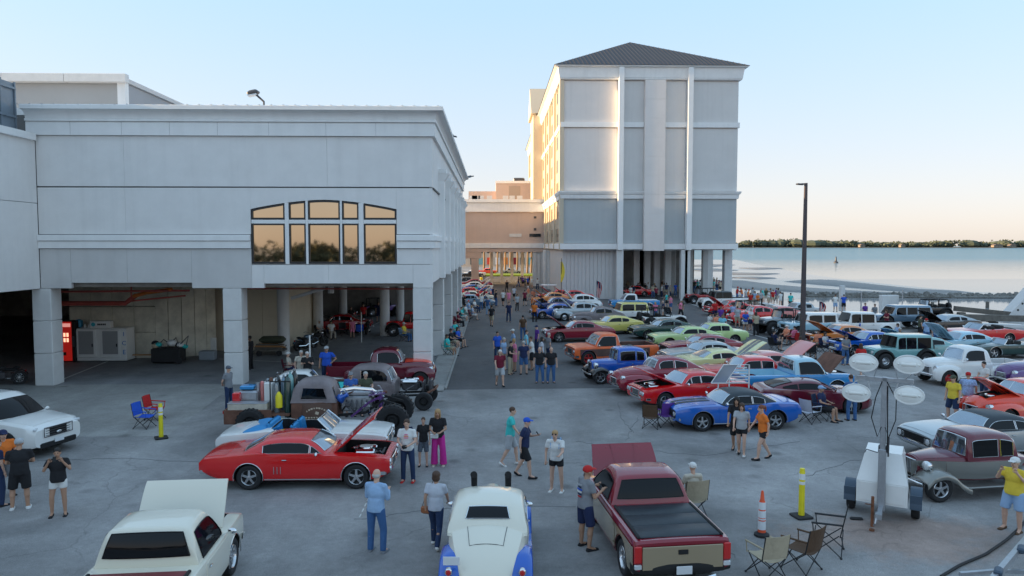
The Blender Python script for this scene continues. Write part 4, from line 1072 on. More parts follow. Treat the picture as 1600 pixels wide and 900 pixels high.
def car_template(sp):
    """one vehicle from its spec: returns the root Empty (origin on the ground under the middle of the wheelbase, facing +X)"""
    B = Body(sp['top'], sp['hw'], sp['bot'], sp.get('crown', .04), sp.get('sh', .07), boxy=sp.get('boxy', 0))
    root = bpy.data.objects.new(sp.get('name', 'parked_car'), None); C.objects.link(root)
    wb = sp['wb'] / 2; r = sp.get('r', .33); tw = sp.get('tw', .21); ty = sp.get('track', B.w(0) - .14)
    rr_ = sp.get('r_rear', r); twr = sp.get('tw_rear', tw)
    f = sp.get('fo', 0)
    # --- body with cut-outs
    bm_ = MB(); B.build(bm_, 0)
    cut = []
    if sp.get('arches', True):
        for xx, rad in ((wb + f, r), (-wb + f, rr_)):
            for s in (-1, 1):
                k = MB(); k.cyl((xx, s * (ty - .26), rad + .015), (xx, s * (B.w(xx) + .3), rad + .015), rad + sp.get('gap', .055), n=28, mi=1)
                cut.append(mesh('c', k, [PAINT1, BLK], 0))
    if sp.get('hood_open'):
        h0, h1 = sp['hood']; k = MB(); k.bx(h0 + .08, h1 - .05, -B.w(h1) * .72, B.w(h1) * .72, sp.get('bayz', .42), 2.5, 1); cut.append(mesh('c', k, [PAINT1, BLK], 0))
    if sp.get('cabin'):
        c0, c1, cz, cwf = sp['cabin']; k = MB(); k.box(((c0 + c1) / 2, 0, cz + 1), (c1 - c0, 2 * B.w(0) * cwf, 2), 1, bev=.16); cut.append(mesh('c', k, [PAINT1, BLK], 0))
    if sp.get('bed'):
        c0, c1, cz, cwf = sp['bed']; k = MB(); k.bx(c0, c1, -B.w(c0) * cwf, B.w(c0) * cwf, cz, cz + 2, 2); cut.append(mesh('c', k, [PAINT1, BLK], 0))
    bmesh_ = mesh('body', bm_, [PAINT1, BLK, PAINT2], 32)
    if cut: bmesh_ = boolean_cut(bmesh_, cut, [PAINT1, BLK, PAINT2])
    body = bpy.data.objects.new('body', bmesh_); C.objects.link(body); body.parent = root
    # two-tone lower panels
    if sp.get('lower'):
        x0, x1, z0, z1 = sp['lower']
        for s in (-1, 1):
            mb = MB()
            segs = []
            a = x0; arcs = sorted([(-wb + f - rr_ - .09, -wb + f + rr_ + .09), (wb + f - r - .09, wb + f + r + .09)])
            for (p, q_) in arcs: segs.append((a, p)); a = q_
            segs.append((a, x1))
            for (p, q_) in segs:
                if q_ - p < .05: continue
                mb.sheet(lambda u, v: (p + (q_ - p) * u, s * (B.yside(p + (q_ - p) * u, z0 + (z1 - z0) * v) + .016), z0 + (z1 - z0) * v), 8, 4)
            for (p, q_) in arcs:
                c = (p + q_) / 2; rad = (q_ - p) / 2 
                mb.sheet(lambda u, v: (lambda x: (x, s * (B.yside(x, z1) + .016), max(min(z1 - .01, r + math.sqrt(max(rad * rad - (x - c) ** 2, 0))), z0) * (1 - v) + z1 * v))(p + (q_ - p) * u), 14, 2)
            obj('lower_panel', mb, PAINT2, root, 40, fix=False)
    # --- doors, lids
    for (x0, x1) in sp.get('doors', []):
        for s in (-1, 1):
            d = obj('door', B.side_patch(x0, x1, .10, .05, s, .009), [sp.get('doorm', PAINT1)], root, 40)
            zc = B.zt(x0) - .14; h = MB(); h.box((x0 + .16, s * (B.yside(x0, zc) + .03), zc), (.13, .025, .03), bev=.01); obj('handle', h, CHR if not sp.get('modern') else BLK, d)
    if 'hood' in sp:
        h0, h1 = sp['hood']; fw = sp.get('hoodw', .86)
        if sp.get('hood_open'):
            ang = -R(sp.get('hood_ang', 52)); hinge = h0
            if sp.get('front_hinge'): ang = R(sp.get('hood_ang', 52)); hinge = h1
            mb = B.top_patch(h0 + .02, h1, fw, .02, .035, hinge=hinge, ang=ang, tf=sp.get('hoodt', 1)); hm = sp.get('hoodm', PAINT1)
            ho = obj('hood', mb, hm, root, 40)
            # frame ribs on the underside
            rb = MB()
            for yy in (-.45, -.1, .1, .45): rb.box(((h0 + h1) / 2, yy * B.w(h1), B.zt((h0 + h1) / 2) - .03), ((h1 - h0) * .8, .06, .03), bev=.01)
            rb.xform(Matrix.Translation((hinge, 0, B.zt(hinge) + .02)) @ Matrix.Rotation(ang, 4, 'Y') @ Matrix.Translation((-hinge, 0, -B.zt(hinge) - .02)))
            obj('hood_brace', rb, hm, ho, 30)
            if sp.get('stripe'):
                st = MB()
                for s in (-1, 1):
                    m_ = B.top_patch(h0 + .04, h1 - .02, .14, .026, .004, 3, 10, hinge=hinge, ang=ang)
                    m_.v = [(p[0], p[1] + s * .17, p[2]) for p in m_.v]; o_ = len(st.v); st.v += m_.v; st.f += [tuple(k + o_ for k in q_) for q_ in m_.f]; st.m += m_.m
                obj('stripe', st, PAINT2, ho)
            engine(root, (h0 + h1) / 2 + .05, sp.get('engz', B.zt(h0) - .2), min(1, (h1 - h0) / 1.2), sp.get('accent'))
        else:
            ho = obj('hood', B.top_patch(h0, h1, fw, .010, .02, tf=sp.get('hoodt', 1)), sp.get('hoodm', PAINT1), root, 40)
            if sp.get('stripe'):
                for s in (-1, 1):
                    m_ = B.top_patch(h0 + .04, h1 - .02, .12, .016, .004, 3, 10); m_.v = [(p[0], p[1] + s * .17, p[2]) for p in m_.v]; obj('stripe', m_, PAINT2, ho)
            if sp.get('scoop'):
                sc_ = MB(); x = (h0 + h1) / 2 - .1; sc_.box((x, 0, B.zt(x) + .07), (.7, .42, .1), bev=.04); obj('hood_scoop', sc_, sp['scoop'], ho)
    if 'trunk' in sp:
        obj('trunk_lid', B.top_patch(*sp['trunk'], sp.get('trunkw', .82), .010, .02), PAINT1, root, 40)
    # --- greenhouse
    if sp.get('roof'):
        RP = sp['roof']; xa, xb = RP[0][0], RP[-1][0]; zr = max(p[1] for p in RP)
        wbt, wrt = sp.get('gw', (B.w(0) * .93, B.w(0) * .70)); z0 = sp.get('belt', B.zt((xa + xb) / 2) - .02); bulge = sp.get('bulge', .14)
        h_ = (lambda x: interp(RP, x)) if sp.get('sharp') else (lambda x: sinterp(RP, x))
        xm = (xa + xb) / 2
        def gy(z): return wbt + (wrt - wbt) * max(0, (z - z0) / (zr - z0))
        def warp(x, y, z):
            t = (x - xm) / (xb - xm) if x > xm else (x - xm) / (xm - xa); t = max(-1, min(1, t))
            return (x - math.copysign(abs(t) ** 2.5, t) * bulge * (abs(y) / wbt) ** 2, y, z)
        xs = union_x(RP, n=30); gm = MB(); rings = []
        for x in xs:
            zt = h_(x); zb = z0 - .06; cr = sp.get('rcrown', .045) * min(1, max(0, (zt - z0) / (zr - z0)))
            cz = min(.11, max(.0, (zt - z0)) * .5)
            half = [(gy(zb), zb), (gy(z0), max(zb + .01, min(z0, zt - .001))), (gy(zt - cz), max(zb + .02, zt - cz)), (gy(zt) - cz * .18, zt - cz * .35), (gy(zt) - cz * .75, zt - .003 + cr * .1), (gy(zt) * .6, zt + cr * .75), (0, zt + cr)]
            rings.append([warp(x, y, z) for y, z in half] + [warp(x, -y, z) for y, z in half[::-1][1:]])
        gm.loft(rings); roof = obj('roof', gm, sp.get('roofm', PAINT1), root, sp.get('rsm', 42))
        # glazing laid into the greenhouse with a trim edge
        gmat = sp.get('glass', GL); trim = sp.get('trim', CHR)
        def side_glass(x0, x1, s, name='side_window'):
            zlo = z0 + .05; N = 10
            rim = []
            for i in range(N + 1):
                x = x0 + (x1 - x0) * i / N; zh = h_(x) - sp.get('sgap', .10); rim.append((x, max(zh, zlo)))
            if max(z for _, z in rim) - zlo < .05: return
            mb = MB(); e = .028
            def P_(x, z, off): p = warp(x, gy(z), z); return (p[0], s * (p[1] + off), p[2])
            lo = [(x, zlo) for x, _ in rim]
            vs = [P_(x, zlo, .006) for x, _ in rim] + [P_(x, z, .006) for x, z in rim]
            mb.add(vs, [(i, i + 1, N + 2 + i, N + 1 + i) for i in range(N)], 0)
            outl = [(x, z) for x, z in lo] + [(x, z) for x, z in rim[::-1]]
            pts = [Vector(P_(x, z, .012)) for x, z in outl]
            clean = [pts[0]]
            for p in pts[1:]:
                if (p - clean[-1]).length > .02: clean.append(p)
            if (clean[0] - clean[-1]).length > .02: clean.append(clean[0])
            w = obj(name, mb, GLB, root, 30, fix=False)
            if sp.get('trimr', .009) and len(clean) > 3:
                fr = MB(); fr.tube(clean, sp.get('trimr', .009), 4); obj('window_frame', fr, trim, w)
        for (x0, x1) in sp.get('side', []):
            for s in (-1, 1): side_glass(x0, x1, s)
        def end_glass(xlo, xhi, name, f0=.06, f1=.90):
            mb = MB(); N = 10
            fwid = sp.get('wsw', .90)
            def fn(u, v):
                t = f0 + (f1 - f0) * v; x = xlo + (xhi - xlo) * t; z = h_(x); cr = sp.get('rcrown', .045) * max(0, (z - z0) / (zr - z0))
                y = (u * 2 - 1) * gy(z) * (fwid - .05 * v); zz = z + cr * (1 - (y / gy(z)) ** 2) + .006
                p = warp(x, y, zz); d = 1 if xlo > xm else -1
                return (p[0] + d * .012, p[1], p[2])
            mb.sheet(fn, N, 5, 0); w = obj(name, mb, gmat, root, 30, fix=False)
            fr = MB(); loop = [fn(i / N, 0) for i in range(N + 1)] + [fn(1, j / 4) for j in range(1, 5)] + [fn(1 - i / N, 1) for i in range(1, N + 1)] + [fn(0, 1 - j / 4) for j in range(1, 5)]
            fr.tube(loop, .011, 4); 
            if sp.get('split') and name == 'windshield': fr.tube([fn(.5, j / 4) for j in range(5)], .018, 4)
            obj('window_frame', fr, trim, w)
        if 'ws' in sp: end_glass(*sp['ws'], 'windshield')
        if 'rw' in sp: end_glass(*sp['rw'], 'rear_window', .10, .88)
    elif sp.get('frame'):
        x, zt, wv, lean = sp['frame']; zc = B.zt(x) - .02
        a = [(x, -wv, zc), (x - lean * .5, -wv * .97, (zc + zt) / 2), (x - lean, -wv * .9, zt), (x - lean + .06, 0, zt + .03), (x - lean, wv * .9, zt), (x - lean * .5, wv * .97, (zc + zt) / 2), (x, wv, zc)]
        mb = MB(); mb.sheet(lambda u, v: (x - lean * v + .08 * (1 - (2 * u - 1) ** 2), (2 * u - 1) * wv * (1 - .1 * v), zc + (zt - zc) * v), 8, 3); g_ = obj('windshield', mb, sp.get('glass', GL), root, 30, fix=False)
        fr = MB(); fr.tube(a, .022, 6); obj('window_frame', fr, sp.get('trim', CHR), g_)
    if sp.get('seats'):
        for (x, y, w, z) in sp['seats']:
            obj('seat', seat_mb(x, y, z, w), PAINT2 if sp.get('seat2', 1) else BLK, root, 40)
        x, y, w, z = sp['seats'][0]; steering(root, x + .45, .36, z + .32)
    if sp.get('boot'):
        x0, x1, z, w = sp['boot']; mb = MB(); mb.sheet(lambda u, v: (x0 + (x1 - x0) * v - .12 * (2 * u - 1) ** 2, (2 * u - 1) * w, z + .12 * math.sin(math.pi * min(1, v * 1.1)) * (1 - abs(2 * u - 1) ** 4) + .03 * math.sin(9 * u)), 16, 8, 0, .04, (0, 0, 1))
        obj('folded_top_boot', mb, PAINT2, root, 50)
    # --- wheels
    for xx, rad, tww in ((wb + f, r, tw), (-wb + f, rr_, twr)):
        for s in (-1, 1):
            st = sp.get('wheel', 'five')
            wheel(root, (xx, s * ty, rad), rad, tww, st, s, ww=sp.get('ww', False), rimc=sp.get('rimc'))
            if sp.get('archtrim'):
                mb = MB(); pts = [(xx + (rad + .06) * math.cos(a), s * (B.w(xx) + .004), rad + .015 + (rad + .06) * math.sin(a)) for a in [R(-12 + 204 * i / 18) for i in range(19)]]
                mb.tube(pts, sp['archtrim'][0], 5); obj('wheel_arch_trim', mb, sp['archtrim'][1], root)
    # --- nose and tail
    xf, xr = sp['top'][-1][0], sp['top'][0][0]
    if 'grille' in sp:
        gw, z0g, z1g, nb, gm_ = sp['grille']; gx = xf - .0
        mb = MB(); rings = []
        mb.sheet(lambda u, v: (gx + .012 - .05 * abs(2 * u - 1) ** 3, (2 * u - 1) * gw, z0g + (z1g - z0g) * v), 10, 2, 0, .03, (1, 0, 0)); g_ = obj('grille', mb, BLK, root)
        bars = MB()
        for k in range(nb):
            z = z0g + (z1g - z0g) * (k + .5) / nb; bars.tube([(gx + .03 - .05 * abs(t) ** 3, t * gw, z) for t in (-1, -.6, -.2, .2, .6, 1)], .011, 4)
        if sp.get('vbars'):
            for k in range(sp['vbars']):
                t = -1 + 2 * (k + .5) / sp['vbars']; bars.tube([(gx + .03, t * gw, z0g), (gx + .03, t * gw, z1g)], .011, 4)
        if bars.v: obj('grille_bar', bars, gm_, g_)
        fr = MB(); fr.tube([(gx + .02, -gw, z0g), (gx + .03, 0, z0g), (gx + .02, gw, z0g), (gx + .02, gw, z1g), (gx + .03, 0, z1g), (gx + .02, -gw, z1g), (gx + .02, -gw, z0g)], .014, 4); obj('grille_surround', fr, gm_, g_)
    for (y, z, rad, dx) in sp.get('heads', []):
        for s in (-1, 1):
            mb = MB(); mb.lathe([(.001, .045), (rad * .6, .04), (rad * .88, .025), (rad, .03), (rad * 1.08, .0), (rad * 1.0, -.12)], (xf + dx, s * y, z), 'X', 16, mis=[1, 1, 0, 0, 0]); obj('headlight', mb, [CHR, LENS], root, 50)
    for (y, z, w, h, dx) in sp.get('rheads', []):
        for s in (-1, 1):
            mb = MB(); mb.box((xf + dx, s * y, z), (.08, w, h), 0, bev=.02, rz=-s * sp.get('rhang', .2)); obj('headlight', mb, LENS, root, 40)
    for (y, z, w, h) in sp.get('tails', []):
        for s in (-1, 1):
            mb = MB(); mb.box((xr + .0, s * y, z), (.06, w, h), 0, bev=.02); obj('tail_light', mb, TAILR, root, 40)
    bf = sp.get('bump', {})
    if bf:
        if bf.get('z'): bumper(root, xf + .02, B.w(xf) * bf.get('wf', 1.04), bf['z'], bf.get('h', .12), bf.get('c', .12), bf.get('m'), 'front_bumper', 1, wrap=.12)
        if bf.get('zr', bf.get('z')): bumper(root, xr - .02, B.w(xr) * bf.get('wr', 1.04), bf.get('zr', bf['z']), bf.get('h', .12), .08, bf.get('m'), 'rear_bumper', -1, wrap=.12)
    if sp.get('plate', 1):
        mb = MB(); mb.box((xr - .1, 0, sp.get('platez', bf.get('zr', .5) if bf else .5)), (.02, .31, .16), bev=.005); obj('licence_plate', mb, PLATE, root, 0)
    if sp.get('mirror'):
        x, z = sp['mirror']
        for s in (-1, 1):
            mb = MB(); y = B.w(x) * .98; mb.tube([(x, s * (y - .06), z - .06), (x, s * (y + .08), z)], .012, 4); mb.sph((x, s * (y + .13), z + .02), 1, 8, 6, 0, (.05, .09, .06)); obj('wing_mirror', mb, sp.get('mirrorm', CHR), root)
    if sp.get('sill'):
        for s in (-1, 1):
            mb = MB(); mb.tube([(x, s * (B.yside(x, B.zb(x) + .08) + .008), B.zb(x) + .08) for x in (-wb + f + rr_ + .08, 0, wb + f - r - .08)], .018, 4); obj('sill_trim', mb, CHR, root)
    # --- pontoon / flared fenders for the older cars
    for fd in sp.get('fenders', []):
        xx, yy, zz, rx, ry_, rz, rad = fd
        for s in (-1, 1):
            mb = MB(); N, M2 = 20, 12; vs = []
            for j in range(M2 + 1):
                ph = math.pi * j / M2
                for i in range(N):
                    th = 2 * math.pi * i / N
                    sx = math.copysign(abs(math.cos(th)) ** .85, math.cos(th)); sy = math.copysign(abs(math.sin(th)) ** .8, math.sin(th)); sp_ = math.sin(ph) ** .8; cz = math.copysign(abs(math.cos(ph)) ** .8, math.cos(ph))
                    vs.append((xx + rx * sx * sp_, s * yy + ry_ * sy * sp_, zz + rz * cz))
            mb.add(vs, [(j * N + i, (j + 1) * N + i, (j + 1) * N + (i + 1) % N, j * N + (i + 1) % N) for j in range(M2) for i in range(N)])
            import bmesh
            me = mesh('fender', mb, [sp.get('fenderm', PAINT1), BLK], 60)
            bm2 = bmesh.new(); bm2.from_mesh(me); bmesh.ops.remove_doubles(bm2, verts=bm2.verts, dist=.002); bm2.to_mesh(me); bm2.free()
            k = MB(); k.cyl((wb + f if xx > 0 else -wb + f, s * (yy - .45), rad), (wb + f if xx > 0 else -wb + f, s * (yy + .8), rad), rad + .06, n=28, mi=1)
            k2 = MB(); k2.bx(xx - 2, xx + 2, -3, 3, -1, sp.get('fclip', .26), 1)
            me = boolean_cut(me, [mesh('c', k, [PAINT1, BLK], 0), mesh('c', k2, [PAINT1, BLK], 0)], [sp.get('fenderm', PAINT1), BLK])
            o = bpy.data.objects.new('fender', me); C.objects.link(o); o.parent = root
    for fd in sp.get('openfenders', []):
        # swept fender of the thirties: strip following an arc, with a rolled skirt
        path, y0, y1, sk = fd
        for s in (-1, 1):
            rings = []
            n = 22; xsn = [path[0][0] + (path[-1][0] - path[0][0]) * i / n for i in range(n + 1)]
            for x in xsn:
                z = sinterp(path, x)
                hh = [(y0, z - .03), (y0 + (y1 - y0) * .3, z + .015), (y0 + (y1 - y0) * .7, z), (y1 - .03, z - .04), (y1, z - .09), (y1, z - .09 - sk)]
                rings.append([(x, s * y, zz) for y, zz in hh] + [(x, s * (y - .02), zz - .02) for y, zz in hh[::-1]])
            mb = MB(); mb.loft(rings); obj('fender', mb, sp.get('fenderm', PAINT1), root, 50)
    for (x0, x1, y0, y1, z) in sp.get('board', []):
        for s in (-1, 1):
            mb = MB(); mb.box(((x0 + x1) / 2, s * (y0 + y1) / 2, z), (x1 - x0, y1 - y0, .05), bev=.02); obj('running_board', mb, sp.get('fenderm', PAINT1), root)
    for fn in sp.get('extra', []): fn(root, sp, B)
    return root

CARS = {}
def recolor(o, p1, p2):
    for sl_ in o.material_slots:
        if sl_.material is PAINT1 or sl_.material is PAINT2:
            m = p1 if sl_.material is PAINT1 else p2
            sl_.link = 'OBJECT'; sl_.material = m
    for ch in o.children: recolor(ch, p1, p2)
GROUP_CARS = 'show cars parked in the lot'
def car(style, px, py, hd, c1, label, c2=None, cat='car', group=GROUP_CARS, name=None, sc=1.0, var=None, at=None, z=0):
    key = (style, repr(sorted((var or {}).items(), key=lambda t: t[0])))
    p1 = P[c1]; p2 = P[c2] if c2 else P['interior_black']
    if key in CARS: root = copy_tree(CARS[key][0])
    else:
        sp = dict(SPECS[style]); sp.update(var or {}); root = car_template(sp)
        # keep an untouched record of slot use: object slots are restored from the mesh for every copy
        CARS[key] = (root,)
    def reset(o):
        for sl_ in o.material_slots:
            if sl_.link == 'OBJECT': sl_.link = 'DATA'
        for ch in o.children: reset(ch)
    reset(root); recolor(root, p1, p2)
    loc = at or G(px, py)
    root.location = (loc[0], loc[1], z); root.rotation_euler = (0, 0, R(hd)); root.scale = (sc, sc, sc)
    root.name = name or {'car': 'parked_car', 'pickup': 'pickup_truck', 'jeep': 'off_road_car', 'suv': 'suv', 'truck': 'rat_rod_truck'}.get(cat, 'parked_car')
    root['label'] = label; root['category'] = {'jeep': 'off-road car', 'suv': 'SUV', 'pickup': 'pickup truck', 'truck': 'pickup truck'}.get(cat, cat)
    if group: root['group'] = group
    return root
# ------------------------------------------------------------ vehicle specs
def extra_tonneau(m, x0, x1, w, z):
    def fn(root, sp, B):
        mb = MB()
        n = 3
        for i in range(n):
            a = x0 + (x1 - x0) * i / n; b = x0 + (x1 - x0) * (i + 1) / n
            mb.bx(a + .008, b - .008, -w, w, z, z + .035, bev=.012)
        obj('tonneau_cover', mb, m, root, 40)
        for s in (-1, 1): fr = MB(); fr.bx(x0, x1, s * (w + .035) - .03, s * (w + .035) + .03, z, z + .05, bev=.012); obj('bed_rail', fr, BLK, root, 40)
    return fn
def extra_spare(x, z, r=.36):
    def fn(root, sp, B):
        w = wheel(root, (0, 0, 0), r, .22, 'steel', 1, 'spare_wheel', rimc=BLK); w.location = (x, 0, z); w.rotation_euler = (0, 0, R(90))
    return fn
def extra_rollbar(xs, w, zt, zb):
    def fn(root, sp, B):
        mb = MB()
        for x in xs: mb.tube([(x, -w, zb), (x, -w * .95, zt - .1), (x, -w * .8, zt), (x, w * .8, zt), (x, w * .95, zt - .1), (x, w, zb)], .035, 6)
        for s in (-1, 1): mb.tube([(xs[0], s * w * .85, zt), (xs[-1], s * w * .85, zt)], .03, 6)
        obj('roll_bar', mb, BLK, root)
    return fn
def extra_flares(w0, m=None, r=.4):
    def fn(root, sp, B):
        wb = sp['wb'] / 2; rr = sp['r']
        for xx in (wb, -wb):
            for s in (-1, 1):
                rings = []
                for i in range(13):
                    a = R(-5 + 190 * i / 12); rad = rr + .10
                    c, d = math.cos(a), math.sin(a); y0 = B.w(xx) - .05; y1 = B.w(xx) + w0
                    rings.append([(xx + rad * c, s * y0, rr + rad * d), (xx + rad * c, s * y1, rr + rad * d), (xx + (rad + .09) * c, s * (y1 - .03), rr + (rad + .09) * d), (xx + (rad + .12) * c, s * y0, rr + (rad + .12) * d)])
                mb = MB(); mb.loft(rings); obj('wheel_arch_flare', mb, m or BLK, root, 50)
    return fn
def extra_louvres(root, sp, B):
    mb = MB()
    for k in range(3): mb.box((-.72 + .07 * k, 0, 0), (.012, .01, .2))
    for s in (-1, 1):
        for k in range(3):
            m_ = MB(); x = -.62 + .09 * k; z = .56; m_.box((x, s * (B.yside(x, z) + .006), z), (.014, .02, .2)); obj('side_louvre', m_, CHR, root, 0)
def extra_badge_black(root, sp, B):
    pass
def extra_flatbed_contents(*a): pass
def extra_spoiler(x, z, w, m=PAINT1):
    def fn(root, sp, B):
        mb = MB(); mb.box((x, 0, z), (.22, w * 2, .04), bev=.015, ry=R(8))
        for s in (-1, 1): mb.box((x, s * w * .8, z - .06), (.12, .04, .1))
        obj('spoiler', mb, m, root)
    return fn
def extra_c88(root, sp, B):
    mb = MB(); mb.box((-2.635, 0, .72), (.03, 1.60, .46), bev=.012); o = obj('tailgate', mb, PAINT2, root)
    h = MB(); h.box((-2.655, 0, .83), (.02, .20, .09), bev=.01); obj('handle', h, BLK, o)
    hz = B.zt(1.30) + .02
    M_ = Matrix.Translation((1.30, 0, hz)) @ Matrix.Rotation(-R(62), 4, 'Y') @ Matrix.Translation((-1.30, 0, -hz))
    for s in (-1, 1):
        r = MB(); r.tube([(1.36, s * .22, B.zt(1.36) + .055), (2.1, s * .30, B.zt(2.1) + .055)], .018, 4); r.xform(M_); obj('hood_ridge', r, PAINT1, root)
    for s in (-1, 1):
        mb = MB(); mb.box((-2.62, s * .885, .56), (.06, .14, .10), bev=.015); obj('reversing_light', mb, LENS, root)
        mb = MB(); mb.tube([(-2.7, s * .62, .36), (-2.86, s * .34, .38), (-2.88, 0, .38)], .035, 6); obj('hitch_bar', mb, CHR, root)
def extra_stacks(root, sp, B):
    for s in (-1, 1):
        mb = MB(); mb.tube([(1.0, s * .40, .9), (1.05, s * .40, 1.3), (1.02, s * .40, 1.58), (.93, s * .40, 1.69), (.84, s * .40, 1.71)], [.06, .07, .075, .08, .08], 10); obj('exhaust_stack', mb, BLK, root)
def extra_bootline(root, sp, B):
    # boot lid outline and fender tail lamps of the tudor-back coupe
    mb = MB(); pts = []
    for (x, y) in ((-1.05, -.42), (-1.05, .42), (-1.62, .34), (-1.62, -.34), (-1.05, -.42)): pts.append((x, y, B.ztop(x, y) + .008))
    fine = []
    for a, b in zip(pts, pts[1:]):
        for k in range(5):
            x = a[0] + (b[0] - a[0]) * k / 5; y = a[1] + (b[1] - a[1]) * k / 5; fine.append((x, y, B.ztop(x, y) + .006))
    mb.tube(fine + [fine[0]], .006, 4); obj('boot_lid_seam', mb, TONN, root)
    for s in (-1, 1):
        mb = MB(); mb.lathe([(.001, -.07), (.05, -.06), (.055, -.03), (.075, -.02), (.075, .05)], (-2.05, s * .72, .70), 'X', 12, mis=[1, 1, 0, 0]); obj('tail_light', mb, [CHR, TAILR], root)
        mb = MB(); mb.cyl((-1.0, s * .66, .95), (-1.0, s * .70, .95), .03); mb.box((-.95, s * .73, .95), (.14, .02, .025)); obj('door_handle', mb, CHR, root)
    mb = MB(); mb.box((-2.02, -0, .0), (.01, .01, .01))
    mb = MB(); mb.box((-2.08, .66, .93), (.02, .32, .17), bev=.006); obj('number_plate', mb, PLATE, root)

M_ = lambda **k: k
SPECS = {}
musc = M_(top=[(-2.52, .78), (-2.40, .90), (-2.0, .95), (-1.5, .985), (-.9, .99), (.6, .965), (.85, .965), (1.5, .93), (2.1, .88), (2.42, .80)],
    hw=[(-2.52, .84), (-2.3, .91), (-1.6, .955), (-.9, .965), (0, .945), (1.2, .955), (2.0, .93), (2.42, .86)],
    bot=[(-2.52, .42), (-2.25, .30), (-1.9, .22), (1.9, .21), (2.2, .25), (2.42, .36)],
    wb=2.92, fo=.04, r=.345, tw=.24, roof=[(-1.75, .99), (-1.35, 1.13), (-.85, 1.33), (-.35, 1.385), (.1, 1.375), (.28, 1.34), (.85, .97)], gw=(.86, .66),
    side=[(-1.02, -.17), (-.14, .30), (.33, .72)], ws=(.84, .28), rw=(-1.72, -.95), doors=[(-.55, .82)], hood=(.92, 2.30), hoodw=.80, trunk=(-2.35, -1.82),
    heads=[(.74, .66, .085, 0), (.55, .66, .08, 0)], grille=(.44, .52, .76, 5, CHR), tails=[(.55, .70, .42, .09)], bump=dict(z=.45, zr=.5, h=.13, c=.16), mirror=(.55, 1.0), sill=1, crown=.035, sh=.05, archtrim=(.009, CHR), bulge=.16)
SPECS['muscle'] = musc
SPECS['gto'] = M_(**{**musc, 'extra': [extra_louvres], 'top': [(-2.70, .76), (-2.60, .86), (-2.1, .93), (-1.5, .99), (-1.05, 1.03), (-.7, .985), (.6, .965), (.85, .965), (1.5, .945), (2.2, .90), (2.52, .84)],
    'hw': [(-2.70, .82), (-2.5, .90), (-1.6, .965), (-.9, .965), (0, .945), (1.2, .955), (2.2, .94), (2.52, .90)], 'bot': [(-2.70, .46), (-2.4, .34), (-1.9, .22), (1.9, .21), (2.2, .25), (2.52, .40)],
    'fo': .14, 'trunk': (-2.55, -1.95), 'rw': (-1.60, -.92), 'side': [(-.98, .34), (.38, .76)], 'roof': [(-1.65, .99), (-1.3, 1.14), (-.9, 1.30), (-.35, 1.345), (.1, 1.335), (.30, 1.295), (.92, .97)], 'gw': (.87, .70), 'sh': .035, 'sgap': .085, 'doors': [(-.5, .85)], 'hood': (.95, 2.42), 'heads': [(.76, .74, .08, 0), (.76, .55, .08, 0)]})
SPECS['camaro'] = M_(**{**musc, 'top': [(-2.35, .80), (-2.25, .93), (-1.9, .98), (-1.2, 1.0), (-.7, .95), (.6, .93), (.8, .945), (1.5, .92), (2.1, .86), (2.36, .76)], 'hw': [(-2.35, .82), (-2.1, .90), (-1.4, .965), (-.6, .92), (.4, .93), (1.2, .965), (2.0, .93), (2.36, .84)],
    'bot': [(-2.35, .42), (-2.1, .30), (-1.8, .22), (1.9, .21), (2.1, .25), (2.36, .36)], 'wb': 2.74, 'fo': .02, 'roof': [(-1.6, .97), (-1.2, 1.13), (-.75, 1.29), (-.3, 1.33), (.05, 1.32), (.22, 1.285), (.78, .94)], 'side': [(-.98, -.52), (-.48, .66)], 'ws': (.77, .22), 'rw': (-1.58, -.85), 'doors': [(-.5, .78)],
    'hood': (.86, 2.24), 'trunk': (-2.22, -1.66), 'heads': [(.66, .62, .10, .0)], 'grille': (.76, .50, .73, 4, BLK), 'tails': [(.52, .72, .5, .12)], 'stripe': 1})
SPECS['fastback'] = M_(**{**SPECS['camaro'], 'roof': [(-2.15, .96), (-1.5, 1.15), (-.8, 1.32), (-.3, 1.35), (.05, 1.33), (.22, 1.29), (.78, .94)], 'side': [(-1.15, -.62), (-.55, .66)], 'rw': (-2.0, -1.0), 'stripe': 0, 'trunk': (-2.3, -2.12)})
SPECS['sedan'] = M_(**{**musc, 'top': [(-2.35, .82), (-2.28, .92), (-1.8, .97), (-1.0, .98), (.6, .98), (.8, .99), (1.5, .97), (2.1, .93), (2.3, .88)], 'hw': [(-2.35, .84), (-2.1, .88), (-1.4, .90), (0, .90), (1.2, .90), (2.0, .88), (2.3, .84)], 'bot': [(-2.35, .42), (-2.1, .32), (-1.8, .24), (1.9, .23), (2.1, .27), (2.3, .38)],
    'wb': 2.77, 'roof': [(-1.45, .98), (-1.2, 1.25), (-.95, 1.40), (-.3, 1.43), (.15, 1.42), (.3, 1.37), (.72, .99)], 'gw': (.82, .66), 'side': [(-1.05, -.45), (-.40, .56)], 'ws': (.71, .30), 'rw': (-1.43, -1.02), 'doors': [(-.42, .72)], 'heads': [(.66, .70, .095, 0)], 'grille': (.50, .58, .80, 6, CHR), 'tails': [(.68, .75, .14, .14)], 'hood': (.84, 2.2), 'trunk': (-2.25, -1.5), 'scoop': None})
SPECS['convertible'] = M_(**{**SPECS['gto'], 'roof': None, 'cabin': (-1.05, .62, .55, .80), 'frame': (.82, 1.33, .76, .42), 'seats': [(-.1, .36, .56, .62), (-.1, -.36, .56, .62), (-.85, 0, 1.1, .66)], 'boot': (-1.75, -.98, .98, .80), 'extra': []})
